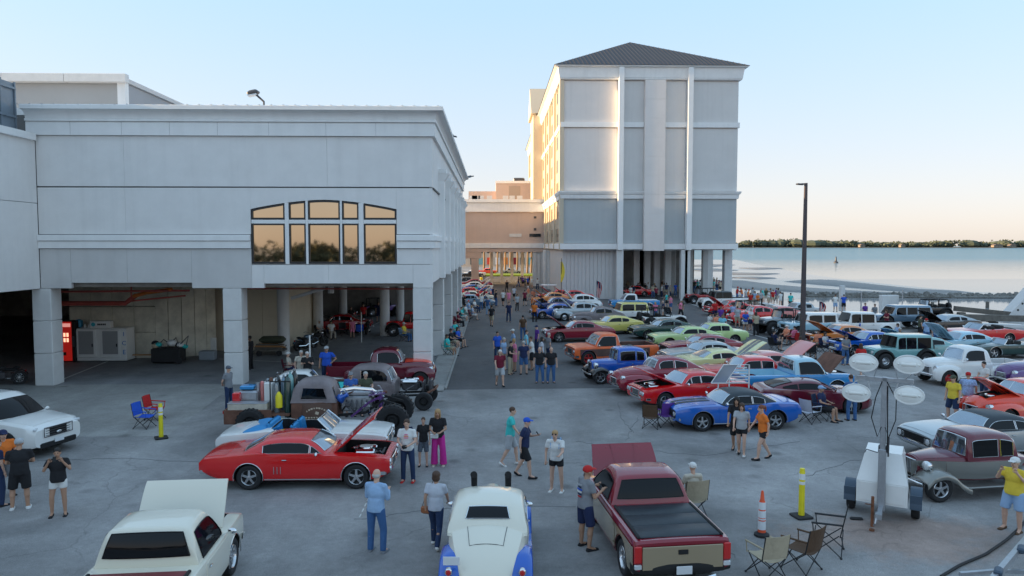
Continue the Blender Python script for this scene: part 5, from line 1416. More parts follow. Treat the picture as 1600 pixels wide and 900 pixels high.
SPECS['roadster'] = M_(**{**SPECS['camaro'], 'top': [(-2.0, .62), (-1.85, .78), (-1.3, .86), (-.6, .84), (.3, .82), (.6, .84), (1.3, .80), (1.8, .70), (2.0, .56)], 'hw': [(-2.0, .55), (-1.7, .76), (-1.15, .86), (-.4, .76), (.4, .76), (1.2, .84), (1.8, .72), (2.0, .50)], 'bot': [(-2.0, .40), (-1.6, .24), (1.6, .22), (2.0, .36)], 'wb': 2.34, 'fo': 0,
    'roof': None, 'cabin': (-.72, .35, .45, .74), 'frame': (.5, 1.12, .62, .25), 'seats': [(-.3, .3, .5, .48), (-.3, -.3, .5, .48)], 'hood': (.62, 1.7), 'hoodw': .6, 'trunk': (-1.8, -.95), 'heads': [(.55, .58, .09, -.12)], 'grille': (.30, .38, .56, 4, CHR), 'tails': [(.45, .62, .1, .1)], 'mirror': None, 'stripe': 0, 'sill': 0, 'bump': {}, 'doors': [(-.5, .35)]})
SPECS['vette'] = M_(**{**SPECS['camaro'], 'top': [(-2.15, .80), (-2.05, .93), (-1.6, .98), (-.9, .96), (.5, .86), (.9, .86), (1.4, .86), (2.0, .70), (2.28, .52)], 'hw': [(-2.15, .80), (-1.9, .90), (-1.35, .965), (-.4, .90), (.5, .90), (1.3, .95), (2.0, .84), (2.28, .55)], 'bot': [(-2.15, .38), (-1.8, .24), (-1.5, .16), (1.8, .14), (2.28, .22)], 'wb': 2.69, 'r': .34,
    'roof': [(-2.0, .93), (-1.3, 1.12), (-.6, 1.22), (-.25, 1.235), (.1, 1.21), (.35, 1.14), (1.05, .86)], 'gw': (.80, .56), 'side': [(-1.35, -.72), (-.66, .82)], 'ws': (1.02, .22), 'rw': (-1.85, -.75), 'glass': GLB, 'trim': BLK, 'sgap': .07, 'heads': [], 'rheads': [(.66, .62, .2, .1, -.28)], 'rhang': .9, 'grille': (.34, .26, .40, 1, BLK),
    'bump': {}, 'archtrim': None, 'sill': 0, 'modern': 1, 'hood': (1.0, 2.05), 'hoodw': .72, 'hoodt': .75, 'tails': [(.35, .74, .14, .12), (.62, .74, .14, .12)], 'mirrorm': PAINT1, 'mirror': (.55, .92), 'stripe': 0, 'wheel': 'ten', 'trunk': (-2.05, -2.02), 'bulge': .25, 'platez': .6})
SPECS['coupe40'] = M_(top=[(-2.35, .62), (-2.15, .86), (-1.7, 1.04), (-1.2, 1.12), (0, 1.10), (.6, 1.10), (1.2, 1.08), (1.9, 1.00), (2.2, .88), (2.32, .72)], hw=[(-2.35, .55), (-2.0, .74), (-1.2, .84), (0, .86), (.7, .80), (1.4, .66), (2.0, .50), (2.32, .36)],
    bot=[(-2.35, .42), (-1.9, .30), (1.9, .28), (2.32, .38)], wb=2.95, fo=0, r=.35, tw=.2, track=.76, ww=False, roof=[(-1.95, 1.0), (-1.5, 1.22), (-.9, 1.47), (-.3, 1.57), (.15, 1.56), (.35, 1.50), (.72, 1.12)], gw=(.74, .58), side=[(-.98, -.38), (-.30, .46)], ws=(.70, .34), rw=(-1.55, -1.02), split=1, wsw=.84, rcrown=.06,
    doors=[(-.5, .66)], hood=(.78, 2.05), hoodw=.85, hoodt=.9, trunk=(-2.1, -1.6), trunkw=.7, heads=[(.70, .78, .11, -.10)], grille=(.34, .44, .72, 7, CHR), tails=[(.6, .7, .08, .14)], bump=dict(z=.42, zr=.42, h=.11, c=.10, wf=2.3, wr=1.5), fenders=[(1.50, .70, .52, .88, .25, .40, .35), (-1.42, .74, .50, .80, .21, .36, .35)], crown=.10, sh=.16, wheel='disc', archtrim=None, arches=False, board=[(-.8, .85, .70, .92, .34)], trimr=.012, platez=.6)
SPECS['sedan40'] = M_(**{**SPECS['coupe40'], 'roof': [(-2.05, 1.0), (-1.6, 1.28), (-1.1, 1.50), (-.4, 1.60), (.15, 1.58), (.35, 1.52), (.72, 1.12)], 'side': [(-1.45, -1.0), (-.92, -.34), (-.26, .46)], 'rw': (-1.85, -1.3), 'bump': dict(z=.42, h=.11, c=.10, wf=2.3, wr=1.5)})
SPECS['pickup70'] = M_(top=[(-2.85, .98), (-2.80, 1.03), (-.6, 1.03), (.8, 1.03), (1.2, 1.05), (1.9, 1.03), (2.15, .98)], hw=[(-2.85, .95), (-2.7, .98), (0, .99), (1.5, .985), (2.15, .95)], bot=[(-2.85, .42), (-1.9, .34), (1.9, .33), (2.15, .40)], wb=3.15, fo=-.22, r=.37, tw=.24,
    roof=[(-.62, 1.03), (-.54, 1.45), (-.42, 1.66), (.1, 1.70), (.42, 1.69), (.52, 1.63), (1.02, 1.03)], gw=(.90, .70), side=[(-.34, .84)], ws=(.98, .52), rw=(-.605, -.46), rcrown=.03, bulge=.08, doors=[(-.42, .92)], hood=(1.08, 2.08), hoodw=.84, heads=[(.76, .78, .095, 0)], grille=(.62, .62, .90, 4, CHR), tails=[(.88, .78, .14, .28)],
    bump=dict(z=.52, zr=.52, h=.17, c=.08), mirror=(.78, 1.1), bed=(-2.75, -.72, .60, .86), boxy=1, sh=.07, crown=.02, archtrim=(.010, CHR), wheel='five', sgap=.12, wsw=.88, platez=.7)
SPECS['c88'] = M_(**{**SPECS['pickup70'], 'top': [(-2.62, 1.0), (-2.58, 1.05), (-.6, 1.05), (.8, 1.05), (1.2, 1.06), (1.9, .98), (2.18, .90)], 'hw': [(-2.62, .945), (-2.5, .965), (0, .975), (1.6, .96), (2.18, .90)], 'bot': [(-2.62, .46), (-1.9, .30), (1.9, .28), (2.18, .34)], 'wb': 2.98, 'roof': [(-.68, 1.05), (-.56, 1.40), (-.42, 1.60), (.05, 1.66), (.42, 1.64), (.60, 1.57), (1.28, 1.05)], 'gw': (.90, .70), 'side': [(-.36, 1.0)], 'ws': (1.22, .60), 'rw': (-.66, -.46),
    'bed': None, 'extra': [extra_tonneau(TONN, -2.50, -.74, .80, 1.055), extra_c88], 'lower': (-2.56, 2.1, .40, .93), 'heads': [], 'rheads': [(.72, .74, .3, .17, 0)], 'tails': [(.885, .80, .15, .34)], 'doorm': PAINT1, 'trim': TAILR and BLK, 'glass': GLB, 'modern': 1, 'mirrorm': BLK, 'doors': [], 'hood': (1.30, 2.12), 'hood_ang': 62, 'bump': dict(z=.46, zr=.50, h=.2, c=.06, m=BLK, wf=1.03, wr=1.03), 'archtrim': None, 'wheel': 'eight', 'platez': .5})
SPECS['pickup50'] = M_(top=[(-.78, 1.08), (-.72, 1.12), (0, 1.14), (.7, 1.16), (1.2, 1.16), (1.8, 1.12), (2.12, 1.0), (2.2, .85)], hw=[(-.78, .80), (0, .84), (.7, .80), (1.3, .68), (2.0, .54), (2.2, .46)], bot=[(-.78, .40), (1.8, .38), (2.2, .48)], wb=2.9, fo=.15, r=.37, tw=.21, track=.77,
    roof=[(-.80, 1.10), (-.72, 1.50), (-.5, 1.70), (0, 1.78), (.35, 1.76), (.55, 1.66), (.86, 1.14)], gw=(.78, .60), side=[(-.42, .68)], ws=(.84, .52), rw=(-.785, -.62), rcrown=.05, rsm=50, sgap=.13, wsw=.85, bulge=.1, doors=[(-.5, .75)], hood=(.88, 2.1), hoodw=.8, hoodt=.85, heads=[(.66, .86, .11, -.05)], grille=(.44, .56, .86, 6, CHR), bump=dict(z=.48, zr=None, h=.12, c=.08, wf=1.75),
    fenders=[(1.58, .72, .56, .74, .25, .44, .37), (-1.32, .84, .56, .66, .19, .38, .37)], board=[(-.75, 1.0, .72, .95, .40), (-2.55, -1.95, .72, .90, .40)], arches=False, crown=.09, sh=.14, mirror=(.72, 1.25), wheel='steel', plate=0, extra=[])
def extra_stepbed(root, sp, B):
    mb = MB(); mb.bx(-2.75, -.84, -.70, .70, .52, .60)
    for s in (-1, 1): mb.bx(-2.75, -.84, s * .70 - .025, s * .70 + .025, .52, 1.02, bev=.015)
    mb.bx(-.88, -.83, -.68, .68, .56, 1.04, bev=.015); obj('bed', mb, PAINT1, root)
    mb = MB(); mb.bx(-2.80, -2.75, -.70, .70, .54, 1.02, bev=.015); obj('tailgate', mb, PAINT1, root)
    mb = MB(); 
    for k in range(7): mb.bx(-2.7, -.9, -.62 + k * .18, -.48 + k * .18, .60, .615)
    obj('bed_floor', mb, sp.get('floorm', TONN), root, 0)
    for s in (-1, 1):
        mb = MB(); mb.box((-2.72, s * .82, .72), (.06, .1, .12), bev=.02); obj('tail_light', mb, TAILR, root)
SPECS['pickup50']['extra'] = [extra_stepbed]
SPECS['coupe30'] = M_(top=[(-1.95, .60), (-1.75, .80), (-1.3, .98), (-.9, 1.05), (.3, 1.06), (.7, 1.06), (1.3, 1.03), (1.75, .99)], hw=[(-1.95, .40), (-1.6, .58), (-.9, .68), (.2, .68), (.6, .60), (1.2, .43), (1.75, .27)], bot=[(-1.95, .52), (-1.4, .42), (1.4, .42), (1.75, .46)], wb=2.75, fo=.12, r=.35, tw=.22, track=.76, arches=False,
    roof=[(-1.0, 1.05), (-.92, 1.45), (-.75, 1.60), (-.2, 1.66), (.3, 1.65), (.50, 1.58), (.62, 1.06)], gw=(.66, .58), side=[(-.82, -.42), (-.34, .44)], ws=(.615, .51), rw=(-.99, -.90), rcrown=.05, sgap=.13, wsw=.88, bulge=.05, doors=[(-.35, .5)], hood=(.66, 1.70), hoodw=.9, heads=[], grille=(.24, .48, .96, 0, CHR), vbars=9, bump={}, crown=.06, sh=.1,
    openfenders=[([(.62, .36), (.85, .48), (1.15, .72), (1.42, .80), (1.70, .74), (1.92, .56)], .30, .92, .08), ([(-1.78, .44), (-1.5, .70), (-1.15, .80), (-.85, .68), (-.62, .42)], .55, .92, .08)], board=[(-.7, .72, .60, .92, .35)], wheel='five', plate=0, mirror=None, extra=[])
def extra_podlights(root, sp, B):
    mb = MB(); mb.tube([(1.62, -.62, .78), (1.62, 0, .76), (1.62, .62, .78)], .02, 6); obj('headlight_bar', mb, CHR, root)
    for s in (-1, 1):
        mb = MB(); mb.lathe([(.001, .10), (.10, .085), (.125, .06), (.13, .03), (.10, -.08), (.03, -.16)], (1.64, s * .5, .88), 'X', 16, mis=[1, 1, 0, 0, 0]); obj('headlight', mb, [CHR, LENS], root, 60)
    bumper(root, 1.98, .72, .46, .07, .05, None, 'front_bumper')
SPECS['coupe30']['extra'] = [extra_podlights]
SPECS['hotrod'] = M_(**{**SPECS['coupe30'], 'hood_open': 0})
jeep = M_(top=[(-1.75, 1.0), (-1.70, 1.03), (.5, 1.03), (.55, 1.10), (1.6, 1.07), (1.75, 1.02)], hw=[(-1.75, .74), (.5, .76), (.7, .72), (1.75, .60)], bot=[(-1.75, .55), (1.75, .58)], wb=2.45, fo=0, r=.42, tw=.28, track=.72, boxy=1, sh=.04, crown=.02, arches=True, gap=.12,
    cabin=(-1.6, .42, .62, .92), roof=None, frame=(.55, 1.66, .68, .16), trim=BLK, seats=[(-.1, .34, .48, .75), (-.1, -.34, .48, .75), (-1.0, 0, 1.0, .78)], hood=(.62, 1.62), hoodw=.9, heads=[(.42, .86, .10, 0)], grille=(.26, .68, .98, 0, PAINT1), vbars=7, tails=[(.66, .85, .12, .2)], bump=dict(z=.62, h=.14, c=.03, m=BLK, wf=1.3, wr=1.1),
    wheel='big', plate=0, rimc=ALU, extra=[extra_rollbar([.38, -.5, -1.5], .68, 1.72, 1.0), extra_flares(.16), extra_spare(-1.95, 1.05, .38)])
SPECS['jeep'] = jeep
SPECS['jeep_hard'] = M_(**{**jeep, 'cabin': None, 'frame': None, 'seats': None, 'roof': [(-1.72, 1.03), (-1.68, 1.5), (-1.6, 1.76), (0, 1.80), (.32, 1.78), (.4, 1.72), (.58, 1.05)], 'gw': (.73, .68), 'side': [(-1.55, -.75), (-.66, -.08), (-.02, .42)], 'ws': (.57, .39), 'rw': (-1.715, -1.63), 'sharp': 1, 'rcrown': .02, 'trim': BLK, 'glass': GLB, 'bulge': .03, 'sgap': .14, 'extra': [extra_flares(.16), extra_spare(-1.95, 1.05, .38)]})
SPECS['gladiator'] = M_(**{**jeep, 'top': [(-2.85, 1.08), (-2.8, 1.12), (.9, 1.12), (1.0, 1.16), (2.0, 1.12), (2.2, 1.06)], 'hw': [(-2.85, .78), (.9, .80), (1.1, .76), (2.2, .64)], 'bot': [(-2.85, .6), (2.2, .62)], 'wb': 3.5, 'fo': -.1, 'track': .78, 'cabin': None, 'frame': None, 'seats': None, 'bed': (-2.78, -1.15, .7, .86), 'roof': [(-1.08, 1.12), (-1.04, 1.6), (-.95, 1.84), (.5, 1.88), (.72, 1.86), (.82, 1.8), (1.08, 1.12)],
    'gw': (.77, .70), 'side': [(-.9, .02), (.12, .82)], 'ws': (1.06, .80), 'rw': (-1.075, -1.0), 'sharp': 1, 'rcrown': .02, 'trim': BLK, 'glass': GLB, 'bulge': .03, 'sgap': .13, 'hood': (1.1, 2.1), 'doors': [(-.95, .04), (.1, .98)], 'tails': [(.7, .95, .12, .22)], 'extra': [extra_flares(.16, PAINT1)], 'doorm': PAINT1})
SPECS['suv'] = M_(top=[(-2.45, .98), (-2.35, 1.12), (-1, 1.14), (.7, 1.13), (1.2, 1.15), (1.9, 1.10), (2.3, 1.04), (2.5, .90)], hw=[(-2.45, .90), (-2.2, .97), (-1.4, 1.0), (0, .985), (1.4, 1.0), (2.2, .97), (2.5, .84)], bot=[(-2.45, .45), (-2.0, .30), (1.9, .28), (2.3, .30), (2.5, .36)], wb=3.02, fo=0, r=.39, tw=.26, roof=[(-2.38, 1.10), (-2.2, 1.5), (-1.95, 1.76), (-.6, 1.83), (.1, 1.80), (.42, 1.71), (1.28, 1.13)], gw=(.92, .72),
    side=[(-2.0, -1.25), (-1.15, -.35), (-.28, .86)], ws=(1.24, .44), rw=(-2.36, -2.1), glass=GLB, trim=BLK, bulge=.24, sgap=.10, doors=[(-1.2, -.32), (-.25, .95)], hood=(1.25, 2.32), hoodw=.86, hoodt=.88, heads=[], rheads=[(.72, .95, .30, .085, -.09)], rhang=.5, grille=(.52, .66, .95, 4, M_STEEL), tails=[(.8, 1.0, .24, .14)], bump={}, mirror=(.86, 1.14), mirrorm=PAINT1,
    modern=1, wheel='ten', rimc=BLK, archtrim=(.045, BLK), sh=.10, crown=.05, platez=.8, lower=None)
def extra_suvface(root, sp, B):
    mb = MB(); mb.box((2.46, 0, .40), (.14, 1.35, .20), bev=.04); obj('front_bumper', mb, BLK, root)
    for s in (-1, 1): 
        mb = MB(); mb.box((2.33, s * .72, .50), (.10, .26, .14), bev=.03, rz=-s * .45); obj('fog_light', mb, BLK, root)
    mb = MB(); mb.box((2.535, 0, .50), (.02, .34, .14), bev=.006); obj('front_plate', mb, PLATE, root)
    mb = MB(); mb.sph((2.545, 0, .75), 1, 12, 6, 0, (.015, .10, .04)); obj('badge', mb, CHR, root)
    for s in (-1, 1):
        mb = MB(); mb.tube([(-1.9, s * .66, 1.78), (-1.7, s * .66, 1.82), (-.2, s * .66, 1.83), (.1, s * .66, 1.77)], .02, 5); obj('roof_rail', mb, BLK, root)
SPECS['suv']['extra'] = [extra_suvface]
SPECS['bronco'] = M_(**{**SPECS['jeep_hard'], 'top': [(-2.0, 1.08), (-1.95, 1.12), (.6, 1.12), (.7, 1.14), (1.8, 1.12), (1.95, 1.08)], 'hw': [(-2.0, .84), (.6, .86), (1.95, .84)], 'bot': [(-2.0, .6), (1.95, .6)], 'wb': 2.5, 'track': .78, 'roof': [(-1.95, 1.12), (-1.9, 1.55), (-1.8, 1.78), (0, 1.82), (.35, 1.80), (.45, 1.74), (.68, 1.12)], 'gw': (.82, .74), 'side': [(-1.7, -.75), (-.62, .44)], 'ws': (.67, .44), 'rw': (-1.94, -1.84), 'roofm': PAINT2, 'grille': (.6, .74, 1.0, 3, CHR), 'heads': [(.66, .88, .10, .02)], 'vbars': 0, 'hood': (.75, 1.85), 'doors': [(-.6, .58)], 'trim': CHR, 'extra': [], 'bump': dict(z=.68, h=.13, c=.03)})
SPECS['old_suv'] = M_(**{**SPECS['bronco'], 'top': [(-2.5, 1.12), (-2.45, 1.16), (.9, 1.16), (1.0, 1.18), (2.1, 1.16), (2.3, 1.12)], 'hw': [(-2.5, .9), (.6, .94), (2.3, .9)], 'bot': [(-2.5, .62), (2.3, .62)], 'wb': 3.0, 'r': .46, 'track': .84, 'roof': [(-2.45, 1.16), (-2.38, 1.6), (-2.25, 1.86), (0, 1.9), (.5, 1.88), (.6, 1.82), (1.0, 1.16)], 'gw': (.9, .8), 'side': [(-2.2, -1.2), (-1.1, -.25), (-.15, .7)], 'ws': (.98, .62), 'rw': (-2.44, -2.3), 'hood': (1.1, 2.2), 'roofm': PAINT1, 'doors': [(-.2, .9)]})
SPECS['crawler'] = M_(**{**jeep, 'r': .50, 'tw': .34, 'track': .86, 'top': [(-1.75, 1.2), (-1.70, 1.23), (.5, 1.23), (.55, 1.28), (1.6, 1.22), (1.75, 1.16)], 'bot': [(-1.75, .78), (1.75, .78)], 'cabin': (-1.6, .42, .9, .9), 'frame': (.55, 1.78, .66, .16), 'extra': [extra_rollbar([.38, -.5, -1.5], .68, 1.86, 1.15)], 'heads': [(.42, 1.0, .10, 0)], 'grille': (.26, .88, 1.14, 0, PAINT1), 'seats': [(-.1, .34, .48, .95), (-.1, -.34, .48, .95)], 'bump': dict(z=.8, h=.14, c=.03, m=BLK, wf=1.3, wr=1.1)})
SPECS['coupe35'] = M_(top=[(-2.25, .30), (-2.10, .55), (-1.85, .80), (-1.45, 1.02), (-1.1, 1.14), (-.7, 1.20), (.3, 1.16), (.8, 1.14), (1.4, 1.10), (1.85, 1.04)], hw=[(-2.25, .36), (-2.05, .52), (-1.7, .68), (-1.2, .80), (-.5, .86), (.2, .82), (.8, .60), (1.4, .42), (1.85, .30)], bot=[(-2.25, .24), (-1.6, .38), (1.4, .4), (1.85, .48)], wb=2.85, fo=.12, r=.35, tw=.22, track=.76, arches=False,
    roof=[(-1.30, 1.06), (-1.0, 1.36), (-.62, 1.54), (-.1, 1.60), (.3, 1.57), (.42, 1.50), (.66, 1.14)], gw=(.83, .74), side=[(-.72, .44)], ws=(.65, .43), rw=(-1.05, -.72), rcrown=.07, sgap=.13, wsw=.58, bulge=.16, doors=[(-.45, .55)], hood=(.72, 1.8), hoodw=.9, heads=[], grille=(.27, .5, 1.0, 0, CHR), vbars=9, bump={}, crown=.14, sh=.18,
    openfenders=[([(.62, .40), (.85, .55), (1.15, .80), (1.50, .88), (1.85, .74), (2.0, .50)], .30, .95, .1), ([(-2.12, .40), (-1.92, .72), (-1.6, .90), (-1.3, .92), (-.95, .78), (-.62, .42)], .48, .93, .16)], fenderm=PAINT2, board=[(-.7, .72, .60, .95, .36)], wheel='five', plate=0, mirror=(.4, 1.15), extra=[extra_stacks, extra_bootline], trim=CHR, glass=GLB, trimr=.008)
# ------------------------------------------------------------ placing the cars (photo pixel of the ground under the middle, heading in degrees)
LOT = 'cars in the angled rows right of the lane'
# foreground
car('gto', 478, 749, 0, 'red', 'bright red hardtop coupe with its hood up, parked sideways beside the white convertible', 'interior_red', var=dict(hood_open=1, hood_ang=44, accent=CHR), group='foreground show cars')
car('convertible', 486, 712, 0, 'white', 'long white convertible with blue seats and blue folded top, behind the red coupe', 'interior_blue', group='foreground show cars')
car('suv', -2, 700, -17, 'white', 'white modern SUV cut by the left edge, nose towards the camp chairs', None, 'suv', group='foreground show cars')
car('pickup70', 250, 951, 94, 'ivory', 'cream pickup with hood up and maroon bed cover at the bottom left', 'ivory', 'pickup', var=dict(hood_open=1, hood_ang=58, bed=None, extra=[extra_tonneau(TONR, -2.70, -.85, .80, 1.04)], wheel='ten', glass=GLB, trim=GLB), group='foreground show cars')
car('coupe35', 765, 878, 88, 'ivory', 'cream thirties coupe with blue fenders seen from behind at the bottom centre', 'royal', group='foreground show cars', sc=.95)
car('c88', 1003, 843, 95.5, 'crimson', 'maroon over tan pickup with hood up and black bed cover at the bottom', 'tan', 'pickup', var=dict(hood_open=1), group='foreground show cars')
# right block, front to back
car('camaro', 1141, 664, 184, 'blue', 'bright blue coupe with dark vinyl roof and black hood stripes, nearest of the row', 'vinyl', var=dict(roofm=PAINT2, rimc=None, wheel='five', hood=(.86, 2.24)), group=LOT)
car('muscle', 1075, 630, 193, 'red', 'red coupe with hood up beside the bright blue coupe', 'interior_black', var=dict(hood_open=1, hood_ang=28, accent=CHR), group=LOT)
car('coupe40', 1032, 610, 193, 'wine', 'glossy maroon forties coupe between the red coupe and the blue hot rod', group=LOT)
car('coupe30', 975, 594, 190, 'royal', 'bright blue fendered thirties hot rod coupe between the maroon coupe and orange pickup', 'black', group=LOT, var=dict(fenderm=PAINT2))
car('pickup70', 946, 566, 192, 'orange', 'faded orange pickup with rusty doors and a red front wheel', 'rustbrown', 'pickup', var=dict(wheel='five', r=.40, rimc=REDL, lower=(-.5, .9, .5, .92)), group=LOT)
car('muscle', 902, 532, 187, 'wine', 'dull maroon hardtop with its hood up on the left end of the row', var=dict(hood_open=1, hood_ang=40, accent=CHR), group=LOT)
car('fastback', 955, 521, 188, 'yellow', 'yellow coupe almost hidden behind the maroon hardtop', group=LOT)
car('coupe40', 935, 509, 186, 'greyrust', 'grey primered forties coupe among the silver cars', group=LOT)
car('sedan40', 905, 500, 184, 'silver', 'silver forties sedan with open black hood by the lane', var=dict(hood_open=1, hood_ang=48), group=LOT)
car('sedan40', 905, 484, 184, 'white', 'round white old sedan with three side windows, hood up', var=dict(hood_open=1, hood_ang=55), group=LOT)
car('pickup67' if 'pickup67' in SPECS else 'pickup70', 985, 484, 182, 'sky', 'sky blue pickup with white cab roof near the garage wall', 'white', 'pickup', var=dict(roofm=PAINT2), group=LOT)
car('jeep', 953, 466, 200, 'red', 'red open off-roader with roll cage against the grey garage wall', None, 'jeep', group='open off-roaders')
car('muscle', 988, 463, 180, 'red', 'small far red coupe with hood up at the grey column', var=dict(hood_open=1, hood_ang=40), group=LOT)
car('bronco', 975, 505, 190, 'white', 'white and yellow boxy off-roader behind the people in black', 'yellow', 'jeep', group='open off-roaders')
car('jeep', 1035, 514, 8, 'white', 'white open off-roader with tan seats and people around it', 'interior_black', 'jeep', group='open off-roaders')
car('fastback', 1035, 528, 187, 'green', 'black-green fastback between the white off-roader and the lime coupe', group=LOT)
car('fastback', 1070, 542, 187, 'lime', 'pale lime coupe in front of the dark fastback', group=LOT)
car('sedan', 1110, 538, 187, 'lime', 'second pale lime car, its tail beyond the maroon fastback', group=LOT)
car('fastback', 1095, 558, 187, 'wine', 'dark pinkish maroon fastback right of the orange pickup', group=LOT)
car('muscle', 1100, 572, 187, 'silver', 'silver car showing only its hood beside the maroon fastback', group=LOT)
car('camaro', 1130, 585, 8, 'paleyellow', 'pale yellow coupe with black stripes on its raised hood', 'black', var=dict(hood_open=1, hood_ang=38), group=LOT)
car('sedan', 1165, 604, 184, 'red', 'red two-door sedan with clear windows behind the louvred hatch', 'interior_red', group=LOT)
car('camaro', 1205, 590, 8, 'pink', 'coral car behind the red sedan with its pinkish hood raised', var=dict(hood_open=1, hood_ang=42, stripe=0), group=LOT)
car('pickup70', 1245, 616, 4, 'sky', 'bright blue pickup with pale blue cab roof and rusty raised hood', 'pale', 'pickup', var=dict(hood_open=1, hood_ang=50, roofm=PAINT2, hoodm=P['rust']), group=LOT)
car('vette', 1264, 639, -4, 'maroon', 'low dark maroon modern sports coupe behind the seated man', group=LOT)
# right-hand side
RG = 'show cars on the right side of the lot'
car('pickup50', 1508, 597, 187, 'white', 'white rounded late forties pickup with wine red wheels facing left', None, 'pickup', var=dict(wheel='steel'), group=RG)
car('coupe40', 1597, 658, 190, 'coral', 'orange red forties coupe with its hood up at the right edge', var=dict(hood_open=1, hood_ang=32), group=RG)
car('sedan40', 1632, 603, 185, 'plum', 'dark purple old sedan cut by the right edge behind the orange coupe', group=RG)
car('camaro', 1532, 708, 186, 'silver', 'silver blue coupe with black vinyl roof behind the maroon thirties coupe', 'vinyl', var=dict(roofm=PAINT2, stripe=0), group=RG)
car('coupe30', 1510, 764, 188, 'maroon', 'maroon over grey thirties coupe at the right, nose to the light tower', 'taupe', var=dict(doors=[], lower=(-1.6, 1.6, .5, .96), fenderm=PAINT2, arches=False), sc=1.0, group=RG)
car('convertible', 1533, 535, 184, 'red', 'red convertible with white windshield frame parked by the timber ramp', 'interior_black', group=RG)
car('roadster', 1568, 558, 184, 'green', 'dark green low roadster with silver wheels behind the white pickup', group=RG)
car('muscle', 1500, 553, 184, 'pale', 'pale blue car with its hood raised behind the white pickup', var=dict(hood_open=1, hood_ang=48), group=RG)
car('muscle', 1435, 563, 186, 'teal', 'light teal car with black underside hood raised, left of the white pickup', var=dict(hood_open=1, hood_ang=45), group=RG)
car('fastback', 1478, 519, 184, 'black', 'black fastback with pale roof and its hood up facing left', 'silver', var=dict(hood_open=1, hood_ang=38, roofm=PAINT2), group=RG)
car('old_suv', 1402, 513, 184, 'steelblue', 'lifted grey blue square wagon with fat tyres near the water', None, 'suv', var=dict(r=.55), group=RG)
car('jeep', 1450, 497, 184, 'black', 'dark open-top car on the far row beside the lifted wagon', None, 'jeep', group='open off-roaders')
car('gladiator', 1338, 527, 184, 'white', 'white four-door off-road pickup facing left', None, 'pickup', group=RG)
car('bronco', 1262, 527, 190, 'pale', 'pale blue and white square off-roader right of the lamp post', 'white', 'jeep', var=dict(), group='open off-roaders')
car('muscle', 1313, 540, 187, 'orangey', 'orange car showing its raised orange hood before the white off-road pickup', var=dict(hood_open=1, hood_ang=35), group=RG)
car('muscle', 1355, 553, 187, 'royal', 'deep blue car with raised hood in front of the white off-road pickup', var=dict(hood_open=1, hood_ang=30), group=RG)
car('jeep_hard', 1400, 572, 187, 'teal', 'teal and white forties utility with fat tyres behind the lamp heads', None, 'jeep', group='open off-roaders')
car('crawler', 1222, 522, 190, 'grey', 'lifted grey rock crawler left of the lamp post', None, 'jeep', group='open off-roaders')
car('muscle', 1215, 503, 190, 'pink', 'pink and white coupe on the far row', group=RG)
car('jeep', 1095, 474, 190, 'darkred', 'dark red open off-roader next to the far column', None, 'jeep', group='open off-roaders')
car('gladiator', 1125, 482, 190, 'white', 'far white off-road pickup with black roof behind the red ones', 'black', 'pickup', var=dict(roofm=PAINT2), group=RG)
car('muscle', 1140, 492, 188, 'red', 'red car with raised hood among the crowd on the far row', var=dict(hood_open=1, hood_ang=40), group=RG)
car('jeep', 1160, 500, 188, 'red', 'red open off-roader on the far row by the sea wall crowd', None, 'jeep', group='open off-roaders')
car('coupe40', 1180, 507, 188, 'red', 'low red old coupe behind the standing couple', group=RG)
car('sedan', 1245, 497, 188, 'silver', 'far silver car just right of the lamp post top row', group=RG)
# far block by the lane and left row
FG = 'cars with raised hoods far up the lane'
for i, (px, py, hd, c, st, lab) in enumerate((
        (738, 480, 0, 'steelblue', 'muscle', 'grey blue car with its hood up, nearest of the far left row'), (740, 472, 0, 'cream', 'camaro', 'cream car with striped raised hood second in the left far row'),
        (738, 466, 0, 'red', 'muscle', 'red car with raised hood third in the left far row'), (742, 460, 0, 'royal', 'camaro', 'blue and white car with raised hood in the left far row'),
        (745, 455, 0, 'white', 'muscle', 'white car with raised hood in the left far row'), (745, 450, 0, 'darkred', 'muscle', 'dark red car with raised hood at the end of the left far row'),
        (733, 447, 0, 'black', 'sedan', 'black car farthest up the left side of the lane'),
        (868, 497, 186, 'royal', 'camaro', 'blue car with raised hood at the lane edge right of the man in orange'), (868, 486, 186, 'navy', 'muscle', 'navy car with raised hood beyond the blue one'),
        (862, 476, 186, 'orangey', 'muscle', 'orange yellow car with raised hood right of the lane'), (870, 470, 186, 'red', 'camaro', 'far red car with raised hood before the yellow flag'),
        (893, 472, 184, 'red', 'muscle', 'small far red car beside the grey garage wall'), (905, 466, 184, 'gold', 'muscle', 'small far gold car beside the grey garage wall'))):
    car(st, px, py, hd, c, lab, 'white', var=dict(hood_open=1, hood_ang=40) if st != 'sedan' else None, group=FG)
# under the building
UG = 'cars in the garage under the casino'
def GI(px, py): return G(px, py)
car('pickup50', 606, 601, 2, 'maroon', 'dark maroon and orange fifties pickup behind the right square column', 'coral', 'pickup', var=dict(hood_open=0, hoodm=P['coral'], floorm=TONN), group=UG)
car('jeep_hard', 643, 524, 178, 'red', 'red off-roader with white door windows in the garage', None, 'jeep', group=UG)
car('muscle', 530, 519, 184, 'darkred', 'dark red car with black raised hood by the seated people', var=dict(hood_open=1, hood_ang=35, hoodm=P['black']), group=UG)
car('jeep', 600, 494, 20, 'purple', 'purple off-roader deep in the garage', None, 'jeep', group=UG)
car('muscle', 636, 484, 10, 'acid', 'lime green car deep in the garage', group=UG)
car('muscle', 628, 470, 180, 'tan', 'tan car with its hood up deep in the garage', var=dict(hood_open=1, hood_ang=45), group=UG)
car('fastback', 565, 490, 5, 'crimson', 'red and black car deep in the garage behind the round column', group=UG)
